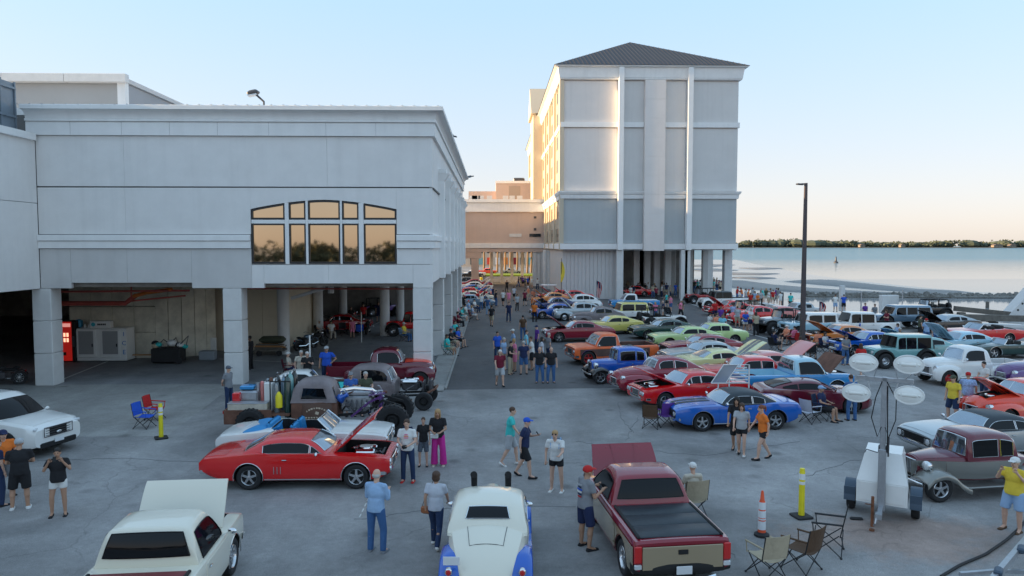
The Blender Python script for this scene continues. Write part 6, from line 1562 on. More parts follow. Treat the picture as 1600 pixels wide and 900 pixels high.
# ============================================================ people
SKINS = [mat('skin_light', (.62, .38, .28), .55), mat('skin_tan', (.46, .26, .17), .55), mat('skin_brown', (.20, .10, .06), .55)]
EYE = mat('eye_dark', (.02, .02, .02), .3)
CL = {}
for n_, c_ in dict(white=(.72, .72, .70), black=(.015, .015, .018), navy=(.015, .025, .08), grey=(.22, .23, .25), lightgrey=(.42, .44, .46), lightblue=(.30, .45, .66), royal=(.02, .10, .55), teal=(.05, .52, .50),
                  red=(.50, .02, .02), maroon=(.16, .01, .03), orange=(.80, .20, .03), coral=(.80, .28, .16), yellow=(.78, .58, .06), green=(.08, .22, .10), olive=(.07, .08, .05), pink=(.75, .22, .35), magenta=(.60, .03, .30), purple=(.13, .04, .30),
                  denim=(.05, .13, .30), darkdenim=(.02, .04, .10), khaki=(.45, .38, .27), beige=(.55, .50, .42), brown=(.10, .055, .03), cyan=(.20, .55, .70), plaid=(.30, .42, .65), hawaiian=(.05, .14, .45), stripe=(.50, .52, .58), camo=(.10, .12, .15)).items():
    CL[n_] = mat('cloth_' + n_, c_, .9, var=(22 if n_ in ('plaid', 'hawaiian', 'camo') else 5, .5 if n_ in ('plaid', 'hawaiian', 'camo') else .12), bump=(12, .9))
HAIRC = dict(brown=mat('hair_brown', (.07, .035, .02), .6, bump=(40, .5)), dark=mat('hair_dark', (.015, .012, .01), .6, bump=(40, .5)), blond=mat('hair_blond', (.42, .26, .12), .6, bump=(40, .5)), grey=mat('hair_grey', (.45, .44, .42), .6, bump=(40, .5)), white=mat('hair_white', (.62, .61, .59), .6, bump=(40, .5)), red=mat('hair_auburn', (.20, .06, .03), .6, bump=(40, .5)))
SKINP = bpy.data.materials.new('skin_slot'); TOPP = bpy.data.materials.new('top_slot'); BOTP = bpy.data.materials.new('bottom_slot'); HAIRP = bpy.data.materials.new('hair_slot'); SHOEP = bpy.data.materials.new('shoe_slot')
def cap_(mb, a, b, ra, rb, n=12, ends=(1, 1)):
    mb.cyl(a, b, ra, rb, n)
    if ends[0]: mb.sph(a, ra, n, 8)
    if ends[1]: mb.sph(b, rb, n, 8)
def remesh(mb, vox, smooth=2, name='m'):
    me = mesh(name, mb, [SKINP], 0, fix=True)
    o = bpy.data.objects.new('tmp', me); C.objects.link(o)
    r = o.modifiers.new('r', 'REMESH'); r.mode = 'VOXEL'; r.voxel_size = vox; r.use_smooth_shade = True
    if smooth:
        q_ = o.modifiers.new('s', 'SMOOTH'); q_.iterations = smooth; q_.factor = .5
    bpy.context.view_layer.update()
    new = bpy.data.meshes.new_from_object(o.evaluated_get(bpy.context.evaluated_depsgraph_get()))
    bpy.data.objects.remove(o); new.shade_smooth()
    return new
def setmat(me, m):
    me.materials.clear(); me.materials.append(m)
    me.polygons.foreach_set('material_index', [0] * len(me.polygons)); return me
V = Vector
# every pose: torso (pelvis, chest, neck, head), arms L/R (shoulder, elbow, wrist, fingertip dir), legs L/R (hip, knee, ankle)
def pose(lean=0, arms=None, legs=None, sit=False, twist=0):
    ph = .93 if not sit else .50
    pel = V((0, 0, ph)); ch = V((.0 + lean * .5, 0, ph + .33)); nk = V((lean * .85 - (0 if not sit else .06), 0, ph + .56)); hd = nk + V((.035 + lean * .12, 0, .135))
    sh = [V((lean * .75 - (0 if not sit else .05), s * .185, ph + .49)) for s in (1, -1)]
    A = []
    for i, s in enumerate((1, -1)):
        e, w, f = arms[i]; e = sh[i] + V((e[0], s * e[1], e[2])); w = e + V((w[0], s * w[1], w[2])); A.append((sh[i], e, w, V((f[0], s * f[1], f[2])).normalized()))
    Lg = []
    for i, s in enumerate((1, -1)):
        hip = pel + V((0, s * .095, -.03)); k, a, t = legs[i]; k = hip + V((k[0], s * k[1], k[2])); a = k + V((a[0], s * a[1], a[2])); Lg.append((hip, k, a, V((math.cos(t), s * .15, math.sin(t)))))
    return dict(pel=pel, ch=ch, nk=nk, hd=hd, arms=A, legs=Lg, sit=sit)
dn = ((.0, .055, -.28), (.05, .015, -.25), (.15, 0, -1))
dn2 = ((-.02, .07, -.28), (.07, -.01, -.245), (.2, 0, -1))
st = ((.01, .02, -.42), (-.02, .01, -.42), 0.0)
st2 = ((.04, .05, -.415), (-.05, .01, -.42), 0.0)
POSES = {
 'stand': pose(0, (dn, dn2), (st, st2)),
 'phone': pose(.03, (((.05, .04, -.27), (.22, -.10, .10), (1, -.3, .4)), ((.04, .05, -.27), (.23, -.10, .08), (1, -.3, .4))), (st, st2)),
 'front': pose(.04, (((.06, .06, -.27), (.20, -.13, -.06), (.8, -.6, -.2)), ((.05, .06, -.27), (.20, -.13, -.06), (.8, -.6, -.2))), (st2, st)),
 'behind': pose(-.02, (((-.08, .06, -.265), (-.12, -.12, -.18), (-.2, -1, -.2)), ((-.08, .06, -.265), (-.12, -.12, -.17), (-.2, -1, -.2))), (st, st)),
 'walk': pose(.05, (((-.10, .04, -.26), (.02, .0, -.25), (.3, 0, -1)), ((.12, .04, -.25), (.15, -.01, -.19), (.5, 0, -.8))), (((.16, .01, -.39), (.03, .0, -.42), .1), ((-.06, .01, -.415), (-.20, 0, -.36), -.5))),
 'walkb': pose(.05, (((.10, .04, -.26), (.19, -.08, .06), (1, -.3, .4)), ((-.10, .04, -.26), (.0, .0, -.25), (.2, 0, -1))), (((-.06, .01, -.415), (-.20, 0, -.36), -.5), ((.16, .01, -.39), (.03, .0, -.42), .1))),
 'photo': pose(-.02, (((.13, .09, -.20), (.12, -.12, .22), (.3, -.4, 1)), ((.12, .09, -.20), (.13, -.12, .22), (.3, -.4, 1))), (st, st2)),
 'hip': pose(0, (((-.03, .15, -.24), (.06, -.15, -.17), (.4, -.8, -.3)), dn), (st2, st)),
 'reach': pose(.12, (((.16, .05, -.22), (.24, -.02, -.04), (1, 0, -.1)), dn2), (st2, st)),
 'crossed': pose(0, (((.06, .06, -.265), (.14, -.20, .04), (.1, -1, .1)), ((.06, .06, -.265), (.16, -.20, .02), (.1, -1, .1))), (st, st)),
 'sit': pose(-.02, (((.08, .07, -.25), (.21, -.03, -.08), (1, -.2, -.2)), ((.08, .07, -.25), (.20, -.05, -.06), (1, -.3, 0))), (((.42, .03, .0), (.04, 0, -.40), 0), ((.42, .05, .0), (-.02, .02, -.40), 0)), sit=True),
}
def build_pose(p):
    """meshes shared by everyone in this pose"""
    out = {}
    pel, ch, nk, hd = p['pel'], p['ch'], p['nk'], p['hd']
    b = MB()
    b.sph(pel + V((0, 0, .02)), 1, 16, 10, sc=(.115, .16, .13)); b.sph(pel.lerp(ch, .45), 1, 16, 10, sc=(.11, .145, .17)); b.sph(ch, 1, 16, 10, sc=(.115, .17, .16)); b.sph(ch + V((0, 0, .11)), 1, 16, 10, sc=(.085, .175, .07))
    cap_(b, nk - V((0, 0, .06)), hd - V((.01, 0, .03)), .058, .052)
    b.sph(hd + V((-.01, 0, .03)), 1, 18, 12, sc=(.092, .074, .095)); b.sph(hd + V((.022, 0, -.045)), 1, 16, 10, sc=(.062, .054, .072)); b.sph(hd + V((.092, 0, -.012)), 1, 8, 6, sc=(.018, .013, .022))
    for s in (-1, 1): b.sph(hd + V((-.01, s * .076, -.005)), 1, 8, 6, sc=(.022, .012, .032))
    for sh, e, w, f in p['arms']:
        cap_(b, sh, e, .050, .038); cap_(b, e, w, .038, .026)
        b.sph(w + f * .045, 1, 10, 8, sc=(.034, .034, .034)); cap_(b, w, w + f * .06, .026, .030)
    for hip, k, a, t in p['legs']:
        cap_(b, hip, k, .088, .056); cap_(b, k, k.lerp(a, .35) + V((-.012, 0, 0)), .056, .056); cap_(b, k.lerp(a, .3), a, .054, .036); cap_(b, a, a + t * .13 + V((0, 0, -.045)), .036, .030)
    me = remesh(b, .0155, 2, 'body'); setmat(me, SKINP)
    # fingers, thumb, eyes join the body mesh
    import bmesh
    ex = MB()
    for i, (sh, e, w, f) in enumerate(p['arms']):
        side = V((0, 1, 0)); side = (side - f * side.dot(f)).normalized(); pn = f.cross(side).normalized()
        base = w + f * .075
        for k, (o, ln) in enumerate(((-.024, .062), (-.008, .074), (.009, .070), (.024, .055))):
            q0 = base + side * o; q1 = q0 + f * ln * .5 + pn * .006; q2 = q1 + (f * .8 + pn * (.5 if i == 0 else -.5)).normalized() * ln * .5
            ex.tube([q0, q1, q2], [.0095, .009, .007], 5)
        s_ = 1 if i == 0 else -1
        t0 = w + f * .035 - side * s_ * .024; ex.tube([t0, t0 + (f * .6 - side * s_ * .8).normalized() * .035, t0 + (f * .95 - side * s_ * .5).normalized() * .066], [.012, .011, .008], 5)
    ne = len(ex.f)
    for s in (-1, 1): ex.sph(hd + V((.078, s * .028, .012)), .011, 6, 4, 1)
    ex.box(hd + V((.082, 0, -.062)), (.006, .036, .006), 1)
    bm = bmesh.new(); bm.from_mesh(me); tmp = mesh('x', ex, [SKINP, EYE], 0); bm.from_mesh(tmp); bm.to_mesh(me); bm.free(); bpy.data.meshes.remove(tmp)
    me.materials.append(EYE); me.shade_smooth(); out['body'] = me
    def shirt(long=False, wide=1.0):
        b = MB(); k = .020
        b.sph(ch, 1, 18, 12, sc=(.115 + k, .17 + k, .165 + k)); b.sph(ch + V((0, 0, .10)), 1, 18, 10, sc=(.085 + k, .162 + k, .072 + k)); b.sph(ch + V((0, 0, .16)), 1, 18, 10, sc=(.075, .12, .05)); b.sph(pel.lerp(ch, .45), 1, 18, 12, sc=((.11 + k) * wide, (.145 + k) * wide, .2))
        zz = pel.z - (.05 if not p['sit'] else -.02); n = 20; rings = []
        for z, a, c in ((zz, .142 * wide, .188 * wide), (zz + .1, .140 * wide, .182 * wide), (ch.z - .1, .128, .165)):
            x = pel.x + (ch.x - pel.x) * max(0, (z - pel.z)) / (ch.z - pel.z); rings.append([(x + a * math.cos(2 * math.pi * i / n), c * math.sin(2 * math.pi * i / n), z) for i in range(n)])
        b.loft(rings)
        for sh, e, w, f in p['arms']:
            if long: cap_(b, sh + V((0, 0, -.005)), nk - V((0, 0, .05)), .059, .058); cap_(b, sh + V((0, 0, -.006)), e, .060, .052, ends=(1, 1)); cap_(b, e, w, .052, .040, ends=(1, 0))
            else: cap_(b, sh + V((0, 0, -.004)), sh.lerp(e, .66), .063, .064, ends=(1, 0)); cap_(b, sh + V((0, 0, -.008)), nk - V((0, 0, .05)), .060, .060)
        return setmat(remesh(b, .017, 3, 'shirt'), TOPP)
    out['tee'] = shirt(); out['long'] = shirt(True) if LONGS else None
    def legs(frac, infl, base=.0, name='trousers', flare=0):
        b = MB()
        b.sph(pel + V((0, 0, .01)), 1, 18, 10, sc=(.115 + infl, .16 + infl, .135))
        for hip, k_, a, t in p['legs']:
            if frac <= 1:
                cap_(b, hip, hip.lerp(k_, frac), .088 + infl, .056 + infl + .022, ends=(1, 0))
            else:
                cap_(b, hip, k_, .088 + infl, .058 + infl + flare * .4, ends=(1, 1)); cap_(b, k_, a + (k_ - a) * .0 + V((0, 0, -.02)), .058 + infl + flare * .4, .048 + infl + flare, ends=(1, 0))
        return setmat(remesh(b, .0165, 3, name), BOTP)
    out['trousers'] = legs(2, .014); out['shorts'] = legs(.92, .018, name='shorts'); out['short_shorts'] = legs(.45, .014, name='shorts'); out['wide'] = legs(2, .02, name='trousers', flare=.045); out['leggings'] = legs(2, .012, name='leggings')
    sh_ = []
    for hip, k_, a, t in p['legs']:
        b = MB(); c = a + V((t.x, t.y, t.z)) * .075 + V((0, 0, -.055)); 
        ang = math.atan2(t.z, t.x)
        b.box(c, (.285, .10, .075), 0, ry=-ang, bev=.035); b.box(a + V((t.x * .0, 0, -.03)), (.11, .085, .09), 0, bev=.03, ry=-ang)
        sh_.append(setmat(remesh(b, .014, 2, 'shoe'), SHOEP))
    out['shoes'] = sh_
    return out
POSE_M = {}
LONGS = True
def hair_mesh(kind):
    b = MB()
    if kind == 'short': b.sph((-.018, 0, .048), 1, 16, 10, sc=(.096, .084, .088)); b.box((-.05, 0, .0), (.09, .15, .08), bev=.035)
    elif kind == 'long': b.sph((-.018, 0, .045), 1, 16, 10, sc=(.102, .092, .094)); b.sph((-.06, 0, -.06), 1, 12, 8, sc=(.055, .09, .13)); b.sph((-.07, 0, -.15), 1, 12, 8, sc=(.045, .085, .10)); [b.sph((.0, s * .078, -.06), 1, 8, 8, sc=(.04, .022, .11)) for s in (-1, 1)]
    elif kind == 'bob': b.sph((-.018, 0, .045), 1, 16, 10, sc=(.104, .098, .094)); b.sph((-.05, 0, -.03), 1, 12, 8, sc=(.065, .10, .085))
    elif kind == 'pony': b.sph((-.018, 0, .046), 1, 16, 10, sc=(.099, .085, .09)); b.sph((-.12, 0, .06), 1, 8, 8, sc=(.04, .035, .04)); b.sph((-.14, 0, -.02), 1, 8, 8, sc=(.028, .03, .09))
    elif kind == 'cap': b.sph((-.01, 0, .055), 1, 18, 10, sc=(.104, .090, .085)); b.box((.115, 0, .052), (.12, .13, .016), bev=.007, ry=R(10)); b.box((-.03, 0, .03), (.13, .165, .05), bev=.02)
    elif kind == 'hat': b.lathe([(.001, .15), (.07, .145), (.088, .11), (.092, .055), (.165, .045), (.17, .038), (.09, .04), (.001, .04)], (-.01, 0, 0), n=20)
    elif kind == 'fringe': b.sph((-.05, 0, .0), 1, 14, 8, sc=(.062, .083, .06))
    return setmat(remesh(b, .0125, 2, 'hair'), HAIRP)
HAIR_M = {}
PEOPLE = []
def person(px, py, hd, ps, top, bottom, bcol, hair='short', hcol='brown', shoe='black', h=1.0, w=1.0, skin=None, label=None, place=None, group=None, long=False, at=None, z=0, rnd=[0]):
    rnd[0] += 1
    if ps not in POSE_M: POSE_M[ps] = build_pose(POSES[ps])
    pm = POSE_M[ps]; p = POSES[ps]
    loc = at or G(px, py)
    t = thing('person', '', 'person', (loc[0], loc[1], z), R(hd), group); t.scale = (h * w, h * w, h)
    sk = SKINS[skin if skin is not None else (0, 0, 1, 0, 0, 1, 0)[rnd[0] % 7]]
    def add(name, me, m, loc=None):
        o = obj(name, me, None, t, loc=loc)
        s = o.material_slots[0]; s.link = 'OBJECT'; s.material = m
        return o
    add('body', pm['body'], sk)
    if top: add('shirt', pm['long' if long else 'tee'], CL[top])
    add('trousers' if bottom in ('trousers', 'wide', 'leggings') else 'shorts', pm[bottom], CL[bcol])
    for m in pm['shoes']: add('shoe', m, CL[shoe])
    if hair != 'bald':
        if hair not in HAIR_M: HAIR_M[hair] = hair_mesh(hair)
        add('cap' if hair in ('cap', 'hat') else 'hair', HAIR_M[hair], CL[hcol] if hair in ('cap', 'hat') else HAIRC[hcol], p['hd'])
    CW = dict(lightgrey='light grey', lightblue='light blue', darkdenim='dark denim', denim='blue denim', plaid='blue plaid', hawaiian='blue patterned', stripe='striped grey', camo='grey patterned', cyan='pale blue', royal='bright blue')
    bw = dict(trousers='trousers', wide='wide trousers', leggings='leggings', shorts='shorts', short_shorts='short shorts')[bottom]
    hw = dict(short='%s short hair', long='long %s hair', bob='bobbed %s hair', pony='%s ponytail', cap='%s cap', hat='%s hat', fringe='%s fringe', bald='bald head')[hair]
    cn = lambda c: CW.get(c, c)
    t['label'] = label or 'person in %s top, %s %s, %s %s' % (cn(top) if top else 'no', cn(bcol), bw, hw % hcol if '%' in hw else hw, place or '')
    PEOPLE.append((t, loc[0] / max(loc[1], 1), bool(label)))
    return t
def finish_labels():
    seen = {}
    for t, x, fixed in PEOPLE: seen.setdefault(t['label'], []).append((x, t))
    ords = ['first', 'second', 'third', 'fourth', 'fifth', 'sixth', 'seventh', 'eighth', 'ninth', 'tenth']
    for lab, l in seen.items():
        if len(l) > 1:
            l.sort(key=lambda q_: q_[0])
            for i, (x, t) in enumerate(l): 
                ws = t['label'].replace('person in', ords[min(i, 9)] + ' from left in'); t['label'] = ws
    for t, x, fixed in PEOPLE:
        ws = t['label'].split()
        if len(ws) > 16: t['label'] = ' '.join(ws[:16])

# ------------------------------------------------------------ folding chairs and carried things
FR = mat('chair_frame', (.03, .032, .035), .4, .5)
CHK = {}
CHAIRCLOTH = bpy.data.materials.new('chair_cloth_slot')
def camp_chair(px, py, hd, col, label, fabric=True, sc=1.0, group='folding camp chairs', at=None):
    key = fabric
    if key not in CHK:
        root = bpy.data.objects.new('camp_chair', None); C.objects.link(root)
        f = [(.26, .26), (.26, -.26), (-.26, .26), (-.26, -.26)]
        for (a, b) in (((.27, .27, .02), (-.22, .24, .44)), ((.27, -.27, .02), (-.22, -.24, .44)), ((-.27, .27, .02), (.24, .24, .44)), ((-.27, -.27, .02), (.24, -.24, .44)), ((.27, .27, .02), (.25, -.22, .42)), ((.27, -.27, .02), (.25, .22, .42)), ((-.27, .27, .02), (-.26, -.22, .42)), ((-.27, -.27, .02), (-.26, .22, .42))):
            m = MB(); m.tube([a, b], .011, 5); obj('leg', m, FR, root)
        for s in (-1, 1):
            m = MB(); m.tube([(-.24, s * .27, .42), (-.34, s * .27, .92)], .012, 5); obj('back_post', m, FR, root)
            m = MB(); m.tube([(.24, s * .27, .42), (.26, s * .28, .64)], .011, 5); m.tube([(.28, s * .28, .64), (-.29, s * .27, .67)], .02, 5); obj('armrest', m, CHAIRCLOTH if fabric else FR, root)
            for q_ in (-.27, .27): m = MB(); m.sph((q_, s * .27, .015), .025, 6, 4); obj('foot', m, FR, root)
        if fabric:
            m = MB(); m.sheet(lambda u, v: (-.26 + .52 * v, (u * 2 - 1) * .26, .44 - .06 * math.sin(math.pi * u) * (1 - .3 * v)), 8, 6, 0, .012, (0, 0, 1)); obj('seat', m, CHAIRCLOTH, root)
            m = MB(); m.sheet(lambda u, v: (-.245 - .09 * v - .05 * math.sin(math.pi * u), (u * 2 - 1) * .27, .46 + .46 * v), 8, 5, 0, .012, (1, 0, 0)); obj('backrest', m, CHAIRCLOTH, root)
        CHK[key] = root
    else: root = copy_tree(CHK[key])
    def rc(o):
        for s_ in o.material_slots:
            if s_.link == 'OBJECT': s_.link = 'DATA'
            if s_.material is CHAIRCLOTH: s_.link = 'OBJECT'; s_.material = CL[col]
        for c in o.children: rc(c)
    rc(root)
    loc = at or G(px, py); root.location = (loc[0], loc[1], 0); root.rotation_euler = (0, 0, R(hd)); root.scale = (sc,) * 3
    root['label'] = label; root['category'] = 'camp chair'; root['group'] = group
    return root
def carried(name, cat, label, mbs, owner, off):
    """a bag or phone held by a person: top-level, placed in the holder's frame"""
    t = thing(name, label, cat, owner.matrix_basis @ V(off), owner.rotation_euler.z)
    for n_, mb, m in mbs: obj(n_, mb, m, t)
    return t
def phone_for(owner, label, off=(.34, 0, 1.17)):
    mb = MB(); mb.box((0, 0, 0), (.012, .075, .15), bev=.004, ry=R(-35)); mc = MB(); mc.box((-.008, 0, .0), (.003, .066, .135), ry=R(-35))
    return carried('phone', 'phone', label, [('case', mb, BLK), ('screen', mc, mat('phone_screen', (.05, .06, .08), .1))], owner, off)
# ------------------------------------------------------------ people placed
FGP = 'people walking among the foreground cars'
def shirt_print(t, front, cols, z=1.28, w=.10, hh=.10):
    for i, c in enumerate(cols):       # worn printed marks, too small to read in the photograph
        s = 1 if front else -1; r_ = random.Random(i * 7 + len(cols)); z0 = z + hh * (1 - 2 * (i + .5) / len(cols)); ww = w * r_.uniform(.45, 1)
        mb = MB(); mb.sheet(lambda u, v: (s * (.150 - 1.6 * ((u * 2 - 1) * ww) ** 2) + .012, (u * 2 - 1) * ww, z0 + (v - .5) * hh * 1.3 / len(cols)), 6, 2, 0, .004, (s, 0, 0)); obj('print', mb, CL[c], t, 40)
def fp(px, py, hd, ps, top, bottom, bcol, label, **k): return person(px, py, hd, ps, top, bottom, bcol, label=label, group=FGP, **k)
a = fp(588, 862, 72, 'phone', 'lightblue', 'trousers', 'denim', 'bald man in light blue long-sleeved shirt and jeans seen from behind at the bottom', hair='fringe', hcol='grey', shoe='grey', w=1.05, h=1.04, long=True)
a = fp(681, 855, 78, 'walk', 'stripe', 'leggings', 'darkdenim', 'woman in striped grey tunic with brown shoulder bag and white shoes, seen from behind', hair='bob', hcol='brown', shoe='white', h=.97)
mb = MB(); mb.box((0, 0, 0), (.10, .24, .17), bev=.03); st_ = MB(); st_.tube([(0, .1, .06), (.0, -.02, .40), (.02, -.16, .66)], .008, 4)
carried('handbag', 'handbag', 'brown leather shoulder bag at the hip of the woman in striped tunic', [('bag', mb, CL['brown'] if 0 else mat('tan_leather', (.32, .11, .04), .5)), ('strap', st_, CL['brown'])], a, (.0, .22, .86))
a = fp(637, 752, -96, 'front', 'white', 'trousers', 'darkdenim', 'man in white printed tee with backpack straps, dark jeans and red shoes', hair='short', hcol='brown', shoe='red', h=1.03)
mb = MB(); mb.box((0, 0, 0), (.16, .28, .42), bev=.06)
sb = MB()
for s in (-1, 1): sb.tube([(.05, s * .11, .18), (.16, s * .12, .26), (.27, s * .12, .16), (.29, s * .11, -.04)], .018, 5)
carried('backpack', 'backpack', 'dark backpack on the man in white tee and red shoes', [('bag', mb, CL['navy']), ('strap', sb, CL['navy'])], a, (-.20, 0, 1.26))
shirt_print(a, True, ('pink', 'coral', 'pink'), 1.30, .08, .07)
cb = MB(); cb.box((0, 0, 0), (.09, .14, .09), bev=.02); cb.cyl((.04, 0, 0), (.11, 0, 0), .04)
carried('camera', 'camera', 'black camera held by the man in white tee', [('body', cb, BLK)], a, (.36, 0, 1.06))
fp(662, 728, -92, 'stand', 'black', 'shorts', 'camo', 'boy in black tee and patterned shorts between the man in white tee and the woman', hair='short', hcol='brown', h=.86, w=.9)
a = fp(685, 727, -95, 'front', 'black', 'wide', 'magenta', 'woman in black top and bright magenta wide trousers with long blond hair', hair='long', hcol='blond', shoe='beige', h=1.0)
mb = MB(); mb.box((0, 0, 0), (.08, .25, .16), bev=.03); carried('handbag', 'handbag', 'white handbag held by the woman in magenta trousers', [('bag', mb, CL['white'])], a, (.26, -.08, .97))
fp(797, 727, -8, 'walk', 'teal', 'shorts', 'lightgrey', 'man in teal tee, pale shorts and white sneakers walking right', hair='short', hcol='brown', shoe='white', h=1.03)
a = fp(819, 746, -14, 'walkb', 'navy', 'shorts', 'black', 'man in navy tee and blue cap looking at his phone while walking right', hair='cap', hcol='royal', shoe='black', h=1.0, w=1.05)
shirt_print(a, False, ('lightgrey', 'coral', 'lightgrey'), 1.3)
phone_for(a, 'phone held by the walking man in navy tee and blue cap', (.36, .10, 1.28))
a = fp(869, 767, -110, 'reach', 'white', 'short_shorts', 'black', 'woman in white top, dark shorts and sunglasses with a blue backpack', hair='pony', hcol='blond', shoe='white', h=.98, w=1.06)
mb = MB(); mb.box((0, 0, 0), (.16, .27, .40), bev=.06); sb = MB()
for s in (-1, 1): sb.tube([(.05, s * .11, .18), (.17, s * .12, .27), (.30, s * .12, .16), (.33, s * .11, .0)], .02, 5)
carried('backpack', 'backpack', 'blue backpack on the woman in white top and dark shorts', [('bag', mb, CL['lightblue']), ('strap', sb, CL['lightblue'])], a, (-.16, 0, 1.24))
sg = MB(); sg.box((0, 0, 0), (.02, .13, .035), bev=.01); carried('sunglasses', 'sunglasses', 'dark sunglasses worn by the woman in white top', [('lens', sg, BLK)], a, (.22, 0, 1.655))
a = fp(914, 856, 25, 'phone', 'grey', 'shorts', 'navy', 'man in grey printed tee and red cap photographing the maroon pickup', hair='cap', hcol='red', shoe='black', h=1.05, w=1.1)
shirt_print(a, False, ('lightgrey', 'darkdenim', 'royal', 'white', 'darkdenim', 'red'), 1.26, .09, .15)
phone_for(a, 'phone held over the door of the maroon pickup by the man in red cap', (.36, 0, 1.28))
c_ = camp_chair(1080, 805, 100, 'khaki', 'tan folding chair right of the maroon pickup with a seated person in white cap', sc=1.08)
fp(1080, 803, 100, 'sit', 'beige', 'shorts', 'khaki', 'person in white cap seated in the tan folding chair beside the maroon pickup', hair='cap', hcol='white')
a = fp(1158, 711, -115, 'walk', 'lightgrey', 'short_shorts', 'black', 'woman in pale grey top and black shorts with crossbody strap before the blue coupe', hair='long', hcol='brown', shoe='white', h=.97)
fp(1150, 706, -115, 'walk', 'black', 'shorts', 'black', 'person in black tee walking just behind the woman in pale grey top', hair='long', hcol='dark', h=1.04)
fp(1192, 718, 182, 'walk', 'orange', 'short_shorts', 'black', 'woman in bright orange tee and black shorts walking left', hair='pony', hcol='red', shoe='black', h=.99, w=1.08)
a = fp(1582, 829, -150, 'photo', 'yellow', 'shorts', 'lightblue', 'man in yellow tee, white cap and pale blue shorts at the right edge', hair='cap', hcol='white', shoe='brown', h=1.0, w=1.15)
fp(1488, 659, 200, 'stand', 'yellow', 'shorts', 'darkdenim', 'man in yellow tee and dark shorts by the raised hood of the orange coupe', hair='cap', hcol='olive', shoe='black', h=1.02, w=1.12)
fp(1511, 652, 60, 'reach', 'plaid', 'trousers', 'khaki', 'man in blue plaid shirt and red cap leaning towards the orange coupe', hair='cap', hcol='red', w=1.1)
fp(1537, 628, 190, 'front', 'white', 'trousers', 'darkdenim', 'man in white shirt behind the raised hood of the orange coupe', hair='short', hcol='dark')
fp(7, 775, -40, 'front', 'orange', 'shorts', 'grey', 'man in orange tee and dark cap at the far left edge', hair='cap', hcol='navy', w=1.12, h=1.03)
fp(33, 795, 115, 'front', 'black', 'shorts', 'black', 'heavy man in black tee and shorts with grey cap seen from behind, bottom left', hair='cap', hcol='lightgrey', shoe='white', w=1.15, h=1.03)
fp(-2, 790, 60, 'stand', 'navy', 'trousers', 'darkdenim', 'person in navy cut by the left edge beside the man in orange', hair='short')
a = fp(93, 805, -70, 'photo', 'black', 'short_shorts', 'white', 'woman in black tee and white shorts taking a photo, bottom left', hair='short', hcol='dark', h=.97, skin=1, w=1.05)
phone_for(a, 'phone raised to the face of the woman in white shorts', (.36, 0, 1.55))
fp(358, 640, -20, 'behind', 'grey', 'trousers', 'darkdenim', 'man in grey shirt and flat cap, hands behind his back, before the square column', hair='cap', hcol='camo', h=1.03)
fp(392, 577, 170, 'stand', 'black', 'trousers', 'black', 'man all in black standing just inside the garage right of the column', hair='short', hcol='dark', skin=2, h=1.04)
fp(470, 604, -60, 'reach', 'beige', 'trousers', 'darkdenim', 'man in beige shirt leaning on the white vehicle behind the welding truck', hair='short', hcol='grey', w=1.1)
fp(481, 607, -80, 'phone', 'black', 'shorts', 'navy', 'man in black tee with white hair behind the welding truck', hair='short', hcol='white', w=1.1)
fp(511, 602, -90, 'hip', 'royal', 'trousers', 'darkdenim', 'big man in bright blue shirt and pale cap behind the rat rods', hair='cap', hcol='lightgrey', w=1.2, h=1.08)
fp(549, 650, -80, 'phone', 'hawaiian', 'shorts', 'beige', 'man in blue patterned shirt standing between the two rat rods', hair='cap', hcol='grey', w=1.08)
fp(571, 649, -60, 'front', 'olive', 'trousers', 'darkdenim', 'man in olive shirt between the two rat rods', hair='short', hcol='grey', w=1.1)
fp(1331, 657, 95, 'reach', 'denim', 'trousers', 'denim', 'person in blue jeans looking into the engine of the blue pickup behind the lamps', hair='short', hcol='brown')
c_ = camp_chair(1266, 660, 30, 'stripe', 'star patterned folding chair beside the dark maroon sports coupe')
camp_chair(1284, 655, -40, 'darkdenim', 'dark folding chair under the man in navy tee beside the maroon sports coupe')
fp(1284, 656, -40, 'sit', 'navy', 'shorts', 'black', 'man in navy tee and pale cap seated in front of the maroon sports coupe', hair='cap', hcol='lightblue', w=1.1)
